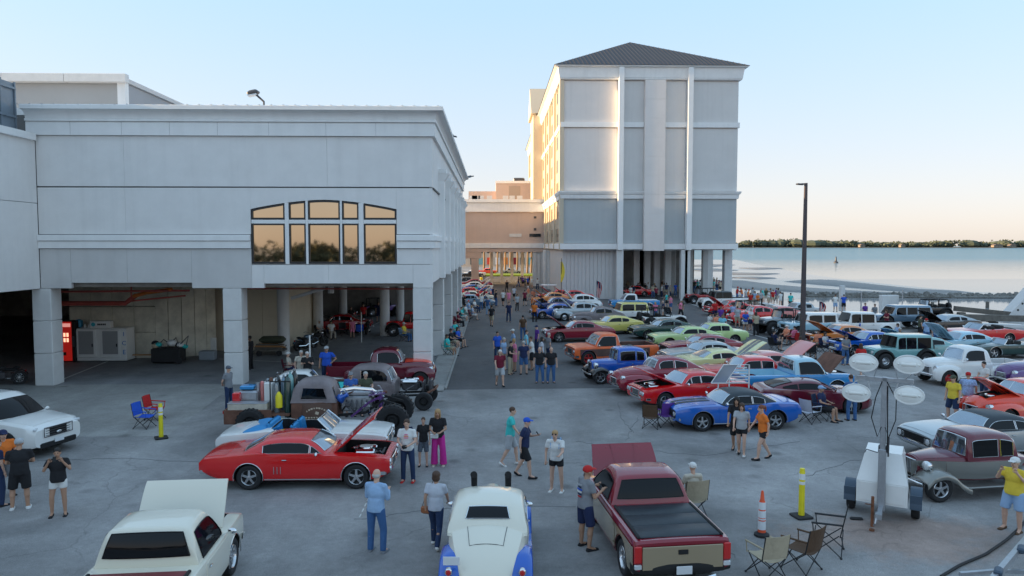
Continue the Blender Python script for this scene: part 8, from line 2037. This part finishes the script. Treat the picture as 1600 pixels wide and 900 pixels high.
# motorcycles
def motorbike(px, py, hd, lab, m):
    t = thing('motorcycle', lab, 'motorcycle', W(px, py), R(hd), 'motorcycles in the garage')
    wheel(t, (.72, 0, .33), .33, .13, 'ten', 1, rimc=CHR); wheel(t, (-.70, 0, .33), .33, .17, 'ten', 1, rimc=CHR)
    b = MB(); b.tube([(.72, .08, .33), (.45, .08, .95)], .025, 6); b.tube([(.72, -.08, .33), (.45, -.08, .95)], .025, 6); obj('fork', b, CHR, t)
    b = MB(); b.tube([(.38, 0, 1.02), (.30, .28, 1.10), (.15, .36, 1.05)], .016, 5); b.tube([(.38, 0, 1.02), (.30, -.28, 1.10), (.15, -.36, 1.05)], .016, 5); obj('handlebar', b, CHR, t)
    b = MB(); b.sph((.15, 0, .82), 1, 14, 8, sc=(.34, .17, .14)); obj('fuel_tank', b, m, t)
    b = MB(); b.sph((-.32, 0, .74), 1, 14, 8, sc=(.36, .17, .08)); b.sph((-.62, 0, .82), 1, 10, 8, sc=(.16, .13, .07)); obj('seat', b, BLK, t)
    b = MB(); b.box((.05, 0, .48), (.42, .26, .36), bev=.05); b.cyl((.02, 0, .5), (.16, 0, .78), .09); obj('engine', b, ENG, t)
    b = MB(); b.tube([(.15, -.14, .4), (-.2, -.17, .28), (-.8, -.18, .32)], .045, 8); obj('exhaust_pipe', b, CHR, t)
    for x, r_ in ((.72, .37), (-.70, .38)):
        b = MB(); b.loft([[(x + r_ * math.cos(R(a)), y, .33 + r_ * math.sin(R(a))) for y in (-.09, .09)] + [(x + (r_ + .02) * math.cos(R(a)), y, .33 + (r_ + .02) * math.sin(R(a))) for y in (.09, -.09)] for a in range(30, 161, 13)]); obj('mudguard', b, m, t)
    b = MB(); b.sph((.58, 0, .92), .10, 12, 8); obj('headlight', b, CHR, t)
    b = MB(); b.box((-.98, 0, .66), (.05, .10, .08), bev=.01); obj('tail_light', b, TAILR, t)
motorbike(4, 602, 200, 'dark motorcycle with red tail lamp at the left edge beneath the wing', BLK)
motorbike(478, 546, 60, 'blue grey motorcycle by the beige panel wall, left of the pair', P['steelblue']); motorbike(492, 543, 50, 'black motorcycle by the beige panel wall, right of the pair', BLK)
motorbike(548, 505, 40, 'red and chrome motorcycle in the garage before the round columns', P['red']); motorbike(575, 521, 90, 'black motorcycle with parcels deep in the garage', BLK)

# welding truck and rat rod
def ratrod():
    p = G(505, 672); t = thing('welding_truck', 'rusty brown rat rod welding truck with gas bottles, bare diesel engine and huge front tyres', 'truck', (p.x, p.y, 0), R(1))
    # cab (front at +x)
    cb_ = Body([(-.95, 1.18), (0, 1.22), (.55, 1.18), (.62, 1.1)], [(-.95, .72), (.2, .76), (.62, .66)], [(-.95, .5), (.62, .5)], .02, .10, boxy=1)
    mb = MB(); cb_.build(mb, 0, 10); obj('cab', mb, P['rust'], t, 32)
    RP = [(-.98, 1.2), (-.9, 1.65), (-.65, 1.86), (-.1, 1.92), (.25, 1.86), (.42, 1.72), (.62, 1.2)]
    rings = []
    for x in union_x(RP, n=20):
        z = sinterp(RP, x); k = max(0, (z - 1.2) / .7); w = .74 - .12 * k
        rings.append([(x, .74, 1.15), (x, w, max(1.16, z - .16)), (x, w - .06, z - .04), (x, w * .5, z + .03 * k), (x, 0, z + .045 * k), (x, -w * .5, z + .03 * k), (x, -w + .06, z - .04), (x, -w, max(1.16, z - .16)), (x, -.74, 1.15)])
    mb = MB(); mb.loft(rings); obj('roof', mb, P['greyrust'], t, 50)
    for s in (-1, 1):
        mb = MB(); mb.prism([(-.62, 1.28), (.30, 1.28), (.18, 1.66), (-.52, 1.68)], s * .735, s * .70); w = obj('side_window', mb, GLB, t, 0)
        mb = MB(); mb.tube([(-.62, s * .735, 1.28), (.30, s * .735, 1.28), (.18, s * .715, 1.66), (-.52, s * .715, 1.68), (-.62, s * .735, 1.28)], .02, 4); obj('window_frame', mb, P['greyrust'], w)
        mb = MB(); mb.bx(-.55, .48, s * .765 - .01, s * .765 + .01, .56, 1.14, bev=.01); obj('door', mb, P['brown'], t)
    mb = MB(); mb.sheet(lambda u, v: (.60 - .14 * v, (2 * u - 1) * (.60 - .05 * v), 1.25 + .42 * v), 6, 3); obj('windshield', mb, GL, t, 0, fix=False)
    lm = mat('painted_lettering', (.62, .50, .38), .7)
    n = 9
    for i in range(9):      # sign-painted script, too worn and small to read in the photograph: an arc of strokes above, a row below
        a = R(34 - 8.5 * i); mb = MB(); mb.box((-.045 - .62 * math.sin(a), -.785, .30 + .68 * math.cos(a)), (.035 + .02 * (i % 3), .012, .055), bev=.004, ry=-a); obj('lettering', mb, lm, t, 0)
        mb = MB(); mb.box((-.42 + .095 * i, -.785, .64), (.055, .012, .05), bev=.004); obj('lettering', mb, lm, t, 0)
    mb = MB(); mb.box((-.04, -.785, .80), (.12, .015, .10), bev=.005, ry=R(20)); obj('door_emblem', mb, lm, t, 0)
    # bed
    mb = MB(); mb.bx(-3.2, -1.0, -.85, .85, .72, .78); obj('bed_floor', mb, P['rust'], t, 0)
    for s in (-1, 1): mb = MB(); mb.bx(-3.2, -1.6, s * .85 - .03, s * .85 + .03, .45, .95, bev=.01); obj('bed_side', mb, P['rust'], t, 0)
    mb = MB(); mb.bx(-3.25, -3.2, -.85, .85, .45, .95); obj('tailgate', mb, P['rust'], t, 0)
    mb = MB(); mb.box((-3.27, -.75, .86), (.05, .12, .10)); obj('tail_light', mb, TAILR, t, 0)
    mb = MB(); mb.box((-2.45, -.62, 1.04), (1.35, .38, .24), bev=.02); tb = obj('toolbox', mb, mat('cream_metal', (.55, .50, .42), .5, var=(4, .2)), t)
    mb = MB(); mb.box((-2.45, -.62, 1.17), (1.38, .40, .03), bev=.01); obj('lid', mb, M_GALV, tb)
    mb = MB(); mb.box((-2.95, -.3, 1.3), (.26, .3, .34), bev=.03); obj('fuel_can', mb, P['red'], t)
    mb = MB(); mb.box((-2.6, 0, 1.25), (.7, .5, .5), bev=.06); mb.cyl((-2.3, 0, 1.4), (-2.3, 0, 1.75), .08); mb.tube([(-2.7, .1, 1.5), (-2.5, 0, 1.66), (-2.3, .1, 1.5)], .03, 6); obj('welder_unit', mb, M_GALV, t)
    mb = MB(); mb.box((-2.65, 0, 1.6), (.5, .4, .16), bev=.04); obj('blue_canister', mb, P['sky'], t)
    for i in range(3): mb = MB(); mb.cyl((-2.15 + .16 * i, .15 * (i % 2), 1.1), (-2.15 + .16 * i, .15 * (i % 2), 1.75 + .07 * i), .07, n=10); mb.sph((-2.15 + .16 * i, .15 * (i % 2), 1.75 + .07 * i), .07, 10, 6); obj('small_cylinder', mb, (P['pink'], P['grey'], P['rust'])[i], t)
    mb = MB(); mb.box((-1.85, -.2, 1.3), (.28, .3, 1.0), bev=.02); obj('white_cabinet', mb, M_WHP, t)
    cyl_ = [(-1.52, -.45, 1.9, .10, 'grey'), (-1.62, .1, 2.0, .11, 'black'), (-1.36, -.1, 1.95, .10, 'steelblue'), (-1.12, -.5, 2.05, .12, 'green'), (-1.12, -.12, 2.1, .12, 'teal'), (-1.08, .3, 2.1, .12, 'black'), (-.98, .0, 2.1, .10, 'black')]
    for i, (x, y, z, r_, c) in enumerate(cyl_):
        mb = MB(); mb.lathe([(r_, .6), (r_, z - .18), (r_ * .7, z - .06), (.035, z), (.035, z + .07), (.001, z + .08)], (x, y, 0), n=14); o = obj('gas_bottle', mb, P[c], t)
        mb = MB(); mb.box((x, y, z + .09), (.05, .09, .05), bev=.01); obj('valve', mb, CHR, o)
    mb = MB(); mb.lathe([(.001, .95), (.12, 1.0), (.12, 1.4), (.07, 1.5), (.03, 1.55), (.001, 1.56)], (-1.38, -.68, 0), n=14); obj('air_tank', mb, M_YEL, t)
    mb = MB(); mb.tube([(-1.7, -.6, 1.9), (-1.0, -.6, 1.9)], .025, 5); mb.tube([(-1.7, -.6, .8), (-1.7, -.6, 1.9)], .025, 5); obj('rack', mb, BLK, t)
    # chassis, engine, front axle
    for s in (-1, 1): mb = MB(); mb.tube([(.5, s * .42, .62), (1.6, s * .40, .72), (2.2, s * .40, 1.15), (2.85, s * .40, .95)], .06, 4); obj('chassis_rail', mb, BLK, t, 0)
    mb = MB(); mb.box((1.25, 0, 1.0), (1.15, .46, .56), bev=.06); mb.box((1.25, 0, 1.36), (1.0, .34, .18), bev=.05); e = obj('diesel_engine', mb, M_GALV, t)
    for i in range(6): b = MB(); b.cyl((.84 + i * .165, -.05, 1.42), (.84 + i * .165, -.05, 1.52), .05, n=8); obj('rocker_cap', b, CHR, e)
    mb = MB(); mb.tube([(.7, -.25, 1.5), (1.2, -.28, 1.58), (1.8, -.26, 1.52), (1.95, -.1, 1.35)], .075, 10); obj('intake_pipe', mb, CHR, e)
    mb = MB(); mb.tube([(.75, -.35, 1.1), (.8, -.5, 1.3), (1.0, -.5, 1.4)], .07, 8); mb.sph((.72, -.38, 1.25), .16, 12, 8); obj('turbo', mb, P['royal'], e)
    mb = MB(); [mb.tube([(.9 + .18 * i, -.28, 1.15), (.95 + .16 * i, -.46, .95), (1.2, -.46, .7)], .03, 5) for i in range(5)]; obj('exhaust_manifold', mb, ENG, e)
    mb = MB(); mb.cyl((1.9, 0, 1.05), (1.95, 0, 1.05), .28, n=16); mb.lathe([(.05, 0), (.12, .12), (.05, .13)], (.7, .1, .75), 'Z', 10); obj('fan', mb, BLK, e)
    r_ = random.Random(4)
    for i in range(26):
        a = V((r_.uniform(.6, 2.3), r_.uniform(-.6, .3), r_.uniform(.75, 1.5))); b = a + V((r_.uniform(-.4, .4), r_.uniform(-.15, .15), r_.uniform(-.35, .25))); mb = MB()
        if i % 3: mb.tube([a, a.lerp(b, .5) + V((0, -.06, .06)), b], r_.uniform(.015, .035), 5)
        else: mb.box(a, (r_.uniform(.08, .2), r_.uniform(.08, .16), r_.uniform(.08, .18)), bev=.02)
        obj(('hose', 'bracket')[i % 3 == 0], mb, (ENG, BLK, CHR, P['rust'], M_GALV)[i % 5], e)
    mb = MB(); mb.box((2.1, 0, 1.15), (.10, .6, .55), bev=.02); obj('radiator', mb, P['purple'], t)
    mb = MB(); mb.tube([(1.1, -.5, .6), (1.75, -.48, 1.12), (2.2, -.46, 1.32)], .05, 4); mb.box((2.0, -.2, 1.38), (.6, .5, .04), ry=R(-8)); obj('fender_brace', mb, P['plum'], t, 0)
    for s in (-1, 1):
        wheel(t, (2.62, s * .98, .56), .56, .34, 'big', s, rimc=BLK)
        wheel(t, (-2.3, s * .92, .50), .50, .30, 'big', s, rimc=BLK)
    mb = MB(); mb.tube([(2.62, -.95, .56), (2.62, .95, .56)], .06, 8); obj('front_axle', mb, ENG, t)
ratrod()
def ratrod2():
    p = G(612, 640); root = car('coupe30', 600, 632, -6, 'greyrust', 'grey and rust bare-engined rat rod pickup behind the welding truck', 'rust', 'truck', group=None, var=dict(hood=None, fenderm=PAINT2) if 0 else None, name='rat_rod_truck')
    return root
SPECS['ratcab'] = M_(**{**{k: v for k, v in SPECS['coupe30'].items() if k not in ('hood', 'openfenders', 'board', 'extra')}, 'top': [(-1.3, 1.08), (-1.2, 1.12), (.3, 1.14), (.7, 1.14), (.78, 1.08)], 'hw': [(-1.3, .66), (.2, .72), (.78, .64)], 'bot': [(-1.3, .45), (.78, .45)], 'wb': 3.1, 'fo': .45, 'track': .80, 'r': .37, 'grille': (.26, .52, 1.0, 4, CHR), 'roof': [(-1.2, 1.1), (-1.1, 1.5), (-.85, 1.68), (-.2, 1.74), (.2, 1.70), (.42, 1.6), (.72, 1.12)], 'side': [(-.6, .5)], 'rw': (-1.19, -1.08), 'ws': (.70, .44), 'wheel': 'steel', 'rimc': BLK, 'grille': None, 'vbars': 0})
SPECS['ratcab'].pop('grille')
def extra_rat(root, sp, B):
    engine(root, 1.35, .98, 1.1, CHR, tall=False)
    for s in (-1, 1): mb = MB(); mb.tube([(.7, s * .36, .5), (2.3, s * .34, .55)], .055, 4); obj('chassis_rail', mb, BLK, root, 0)
    mb = MB(); mb.box((2.2, 0, .85), (.12, .66, .62), bev=.04); obj('radiator', mb, ENG, root)
    mb = MB(); mb.tube([(2.05, -.5, .62), (2.42, -.35, .8), (2.42, .35, .8), (2.05, .5, .62)], .05, 6); obj('front_bumper', mb, P['rust'], root)
    mb = MB(); mb.bx(-2.6, -1.35, -.62, .62, .6, .66); [mb.bx(-2.6, -1.35, s * .62 - .025, s * .62 + .025, .6, 1.0) for s in (-1, 1)]; mb.bx(-2.62, -2.58, -.62, .62, .6, 1.0); obj('bed', mb, PAINT2, root, 0)
SPECS['ratcab']['extra'] = [extra_rat]
car('ratcab', 592, 634, -3, 'greyrust', 'grey and rust rat rod pickup with exposed engine behind the welding truck', 'rust', 'truck', group=None, name='rat_rod_truck')
car('coupe40', 476, 626, 4, 'white', 'white old car mostly hidden behind the gas bottles of the welding truck', group=None, sc=.84)
b = MB(); b.box((0, 0, .55), (.9, .6, .5), bev=.2); o = obj('teal_cooler', b, CL['teal'], loc=G(533, 640) + V((0, 0, .35))); tag(o, 'turquoise rounded cooler behind the cab of the welding truck', 'cooler')

# open louvred rear hatch behind the bright blue coupe, built as a free-standing board
p = G(1150, 640); t = thing('louvred_hatch', 'slanted silver open rear hatch with a louvred white panel behind the bright blue coupe', 'rear hatch', (p.x, p.y, 0), R(0))
b = MB(); b.prism([(-1.05, 1.1), (-.45, 1.1), (.05, 1.85), (-.55, 1.85)], -.02, .02); obj('board', b, mat('hatch_silver', (.55, .58, .62), .2, .5), t, 0)
b = MB(); b.tube([(-1.05, -.03, 1.1), (-.45, -.03, 1.1), (.05, -.03, 1.85), (-.55, -.03, 1.85), (-1.05, -.03, 1.1)], .025, 4); b.tube([(.05, -.03, 1.85), (.5, -.03, 1.85), (.5, -.03, 0)], .03, 4); b.tube([(-.75, 0, 0), (-.75, 0, 1.1)], .03, 4); b.tube([(-.3, 0, 0), (-.3, 0, 1.3)], .03, 4); obj('frame', b, M_WHP, t, 0)
for i in range(6):
    b = MB(); z = 1.1 + i * .125; b.box((.02 + .04 * i, 0, z), (.9 - .1 * i, .03, .055), rx=R(25)); obj('louvre_slat', b, M_WHP, t, 0)

# flags
def flag(px, py, top_py, lab, yaw=0):
    p = G(px, py); z = PY(px, top_py, p.y).z; t = thing('flag', lab, 'flag', (p.x, p.y, 0), R(yaw))
    b = MB(); b.cyl((0, 0, 0), (0, 0, z), .03, n=8); obj('pole', b, M_GALV, t)
    L = z * .62; wdt = .55
    for i in range(7):
        b = MB(); x0_, x1_ = .03 + wdt * i / 7, .03 + wdt * (i + 1) / 7
        def f(u, v): x = x0_ + (x1_ - x0_) * u; return (x * (.8 + .2 * math.sin(v * 5)), .08 * math.sin(x * 16 + v * 3), z - .05 - L * v - x * .35)
        b.sheet(f, 2, 12, 0, .006, (0, 1, 0)); obj('stripe', b, CL['red'] if i % 2 == 0 else CL['white'], t, 40)
    b = MB(); b.sheet(lambda u, v: ((.02 + wdt * .72 * u) * (.8 + .2 * math.sin(v * 2)), .08 * math.sin(u * 6) - .03, z - .04 - L * .42 * v - u * .14), 4, 6, 0, .02, (0, 1, 0)); o = obj('canton', b, CL['navy'], t, 40)
flag(932, 478, 438, 'tall striped flag hanging on its pole before the grey garage wall')
flag(1280, 498, 470, 'striped flag hanging beside the pale blue off-roader by the water')
p = G(877, 474); t = thing('feather_flag', 'yellow feather banner on a thin pole at the tower corner', 'flag', (p.x, p.y, 0)); b = MB(); b.cyl((0, 0, 0), (0, 0, 5.2), .04, n=8); obj('pole', b, M_STEEL, t)
b = MB(); b.sheet(lambda u, v: (-.1 + .5 * u * math.sin(math.pi * (.12 + .8 * v)), .05 * math.sin(6 * v), 4.8 - 2.4 * v), 4, 12, 0, .01, (0, 1, 0)); obj('banner', b, CL['yellow'], t, 40)
# golf cart
p = G(857, 469); t = thing('golf_cart', 'small cart with flat white roof by the tower corner', 'golf cart', (p.x, p.y, 0), R(170))
b = MB(); b.box((0, 0, .45), (2.2, 1.1, .35), bev=.08); b.box((.8, 0, .7), (.5, 1.05, .4), bev=.12); obj('body', b, P['steelblue'], t)
b = MB(); b.box((0, 0, 1.85), (1.9, 1.25, .10), bev=.04); obj('roof', b, M_WHP, t)
for s in (-1, 1):
    for x in (-.8, .75): b = MB(); b.tube([(x, s * .55, .6), (x * .95, s * .55, 1.82)], .025, 5); obj('post', b, M_STEEL, t)
    for x in (-.75, .75): wheel(t, (x, s * .5, .23), .23, .16, 'disc', s)
b = MB(); b.box((-.15, 0, .75), (.5, 1.0, .14), bev=.04); b.box((-.4, 0, 1.02), (.12, 1.0, .4), bev=.04); obj('seat', b, CL['beige'], t)
# timber ramp, piles, tilted slab
Yr = 66.0
t = thing('timber_ramp', 'weathered timber boat ramp of two long beams by the water at right', 'ramp', (at(1540, 500, Yr).x, Yr, 0))
ox = at(1540, 500, Yr).x
def tr(px, py, Y=Yr): q_ = PY(px, py, Y); return V((q_.x - ox, q_.y - Yr, q_.z))
b = MB(); b.tube([tr(1492, 482), tr(1580, 491)], .32, 4); obj('beam', b, M_WOOD, t, 0)
b = MB(); b.tube([tr(1475, 495, Yr - 1.5), tr(1605, 498, Yr - 1.5)], .38, 4); obj('beam', b, M_WOOD, t, 0)
for px, py, Y in ((1502, 488, Yr), (1548, 500, Yr - 1.2), (1552, 512, Yr - 1.2), (1535, 498, Yr - 1)): 
    a = tr(px, py, Y); b = MB(); b.box((a.x, a.y, (a.z) / 2), (.55, .5, max(a.z, .4))); obj('post', b, M_WOOD, t, 0)
for i, (px, pyt, Y, lab) in enumerate(((1543, 471, 92, 'middle dark mooring pile in the basin beyond the timber ramp'), (1457, 472, 90, 'left mooring pile behind the open-top car'), (1588, 472, 92, 'right mooring pile beside the tilted slab'))):
    a = PY(px, pyt, Y); b = MB(); b.cyl((0, 0, WZ - .5), (0, 0, a.z), .22, .2, 12); o = obj('mooring_pile', b, M_WOOD, loc=(a.x, Y, 0)); tag(o, lab, 'mooring pile', 'mooring piles')
t = thing('tilted_slab', 'pale tilted concrete slab with dark holes at the right edge by the timber ramp', 'slab', (at(1590, 500, Yr).x, Yr, 0)); ox = at(1590, 500, Yr).x
o_pts = [tr(x, y) for x, y in ((1563, 504), (1590, 506), (1640, 508), (1645, 455), (1612, 448))]
b = MB(); b.prism([(q_.x, q_.z) for q_ in o_pts], -.3, .9); obj('slab', b, M_COL, t, 0)
for x, y in ((1594, 474), (1587, 484), (1592, 494), (1598, 484), (1583, 498)):
    q_ = tr(x, y); b = MB(); b.lathe([(.001, -.31), (.10, -.31), (.10, -.28)], (q_.x, 0, q_.z), 'Y', 10); obj('hole', b, BLK, t, 0)
# small things at the sea wall
for i, (px, py, h_, lab) in enumerate(((1315, 486, 2.6, 'pale grey wide post at the sea wall left of the photographer in blue'), (1222, 478, 1.5, 'short dark bollard at the sea wall near the man in teal'), (1345, 492, 2.3, 'thin post at the sea wall behind the white off-road pickup'), (1409, 496, 2.6, 'thin pole rising at the sea wall above the lifted wagon'))):
    p = G(px, py); b = MB(); r_ = (.22, .12, .05, .04)[i]; b.box((0, 0, h_ / 2), (r_ * 2, r_ * 2, h_), bev=.02); o = obj('wall_post', b, (M_COL, M_STEEL, M_GALV, M_GALV)[i], loc=p); tag(o, lab, 'post')
b = MB(); b.box((0, 0, 1.0), (1.6, .6, 2.0), bev=.03); o = obj('utility_cabinet', b, M_COL, loc=G(1388, 494)); tag(o, 'grey utility cabinet standing at the sea wall behind the lifted wagon', 'cabinet')
# ---- sunlit street beyond the bridge block
t = thing('far_street_building', 'warm sunlit pale building at the end of the street beyond the bridge', 'building', (fx(790, 232), 232, 0)); ox = fx(790, 232)
b = MB(); b.bx(fx(690, 232) - ox, fx(900, 232) - ox, 0, 10, 0, 9); obj('wall', b, mat('sunny_wall', (.62, .48, .36), .8, var=(.3, .2)), t, 0)
for i in range(9):
    x = fx(735 + i * 13, 232) - ox; b = MB(); b.bx(x, x + 1.3, -.06, 0, .6, 2.8); obj('window', b, (M_GLASSD, P['teal'], P['coral'], M_WHP, P['orangey'], P['crimson'])[i % 6], t, 0)
    b = MB(); b.bx(x, x + 1.3, -.06, 0, 4.2, 6.2); obj('window', b, M_GLASSD, t, 0)
b = MB(); b.bx(-20, 34, 158, 166, .0, .35, bev=.1); o = obj('lawn_strip', b, mat('sunny_grass', (.20, .30, .03), .9, var=(1.5, .4)), smooth=0); o['kind'] = 'stuff'
M_PALM = mat('palm_frond', (.10, .14, .03), .8, var=(2, .3)); M_TRK = mat('palm_trunk', (.28, .18, .10), .9, var=(3, .3), bump=(9, .6))
for i, (px, Y) in enumerate(((756, 176), (766, 172), (777, 180), (789, 171), (797, 186), (808, 174), (817, 182), (824, 172), (830, 178), (739, 175))):
    X = fx(px, Y); hh = 7.5 + (i * 37 % 5) * .5
    t = thing('palm_tree', '%s palm from the left seen through the opening under the bridge block' % ('second', 'third', 'fourth', 'fifth', 'sixth', 'seventh', 'eighth', 'ninth', 'tenth', 'first')[i], 'palm tree', (X, Y, 0), group='palms beyond the bridge')
    b = MB(); b.tube([(0, 0, 0), (.1, 0, hh * .5), (0, 0, hh)], [.26, .2, .18], 10); obj('trunk', b, M_TRK, t)
    b = MB()
    for k in range(18):
        a = 2 * math.pi * k / 18 + i; el = R(50 - 95 * ((k * 7) % 18) / 18); L = 2.6
        prev = None
        for s_ in range(6):
            u = s_ / 5; r_ = L * u * math.cos(el * (1 - u * .3)); z = hh + L * u * math.sin(el) - 1.1 * u * u; c = V((math.cos(a) * r_, math.sin(a) * r_, z)); wv = V((-math.sin(a), math.cos(a), -.25)) * .34 * (1 - u * .8)
            cur = (c - wv, c + V((0, 0, .08)), c + wv)
            if prev: b.add([prev[0], prev[1], cur[1], cur[0]], [(0, 1, 2, 3)]); b.add([prev[1], prev[2], cur[2], cur[1]], [(0, 1, 2, 3)])
            prev = cur
    obj('crown', b, M_PALM, t, 0, fix=False)
for i, (px, Y, c, lab) in enumerate(((742, 156, 'white', 'far white car left under the bridge opening'), (760, 168, 'coral', 'far coral car among the sunlit palms'), (800, 169, 'silver', 'far silver car among the sunlit palms'), (735, 150, 'black', 'far black car beside the bridge pier'))):
    car('sedan', 0, 0, 180 if i % 2 else 0, c, lab, at=(fx(px, Y), Y, 0), group='cars on the street beyond the bridge')
for i, px in enumerate((745, 752)):
    p = G(px, 441); b = MB(); b.box((0, 0, .45), (.5, .5, .9), bev=.1); o = obj('yellow_barrel', b, M_YEL, loc=p); tag(o, ('left' if i == 0 else 'right') + ' yellow barrel at the far end of the lane under the bridge', 'barrel', 'yellow barrels')
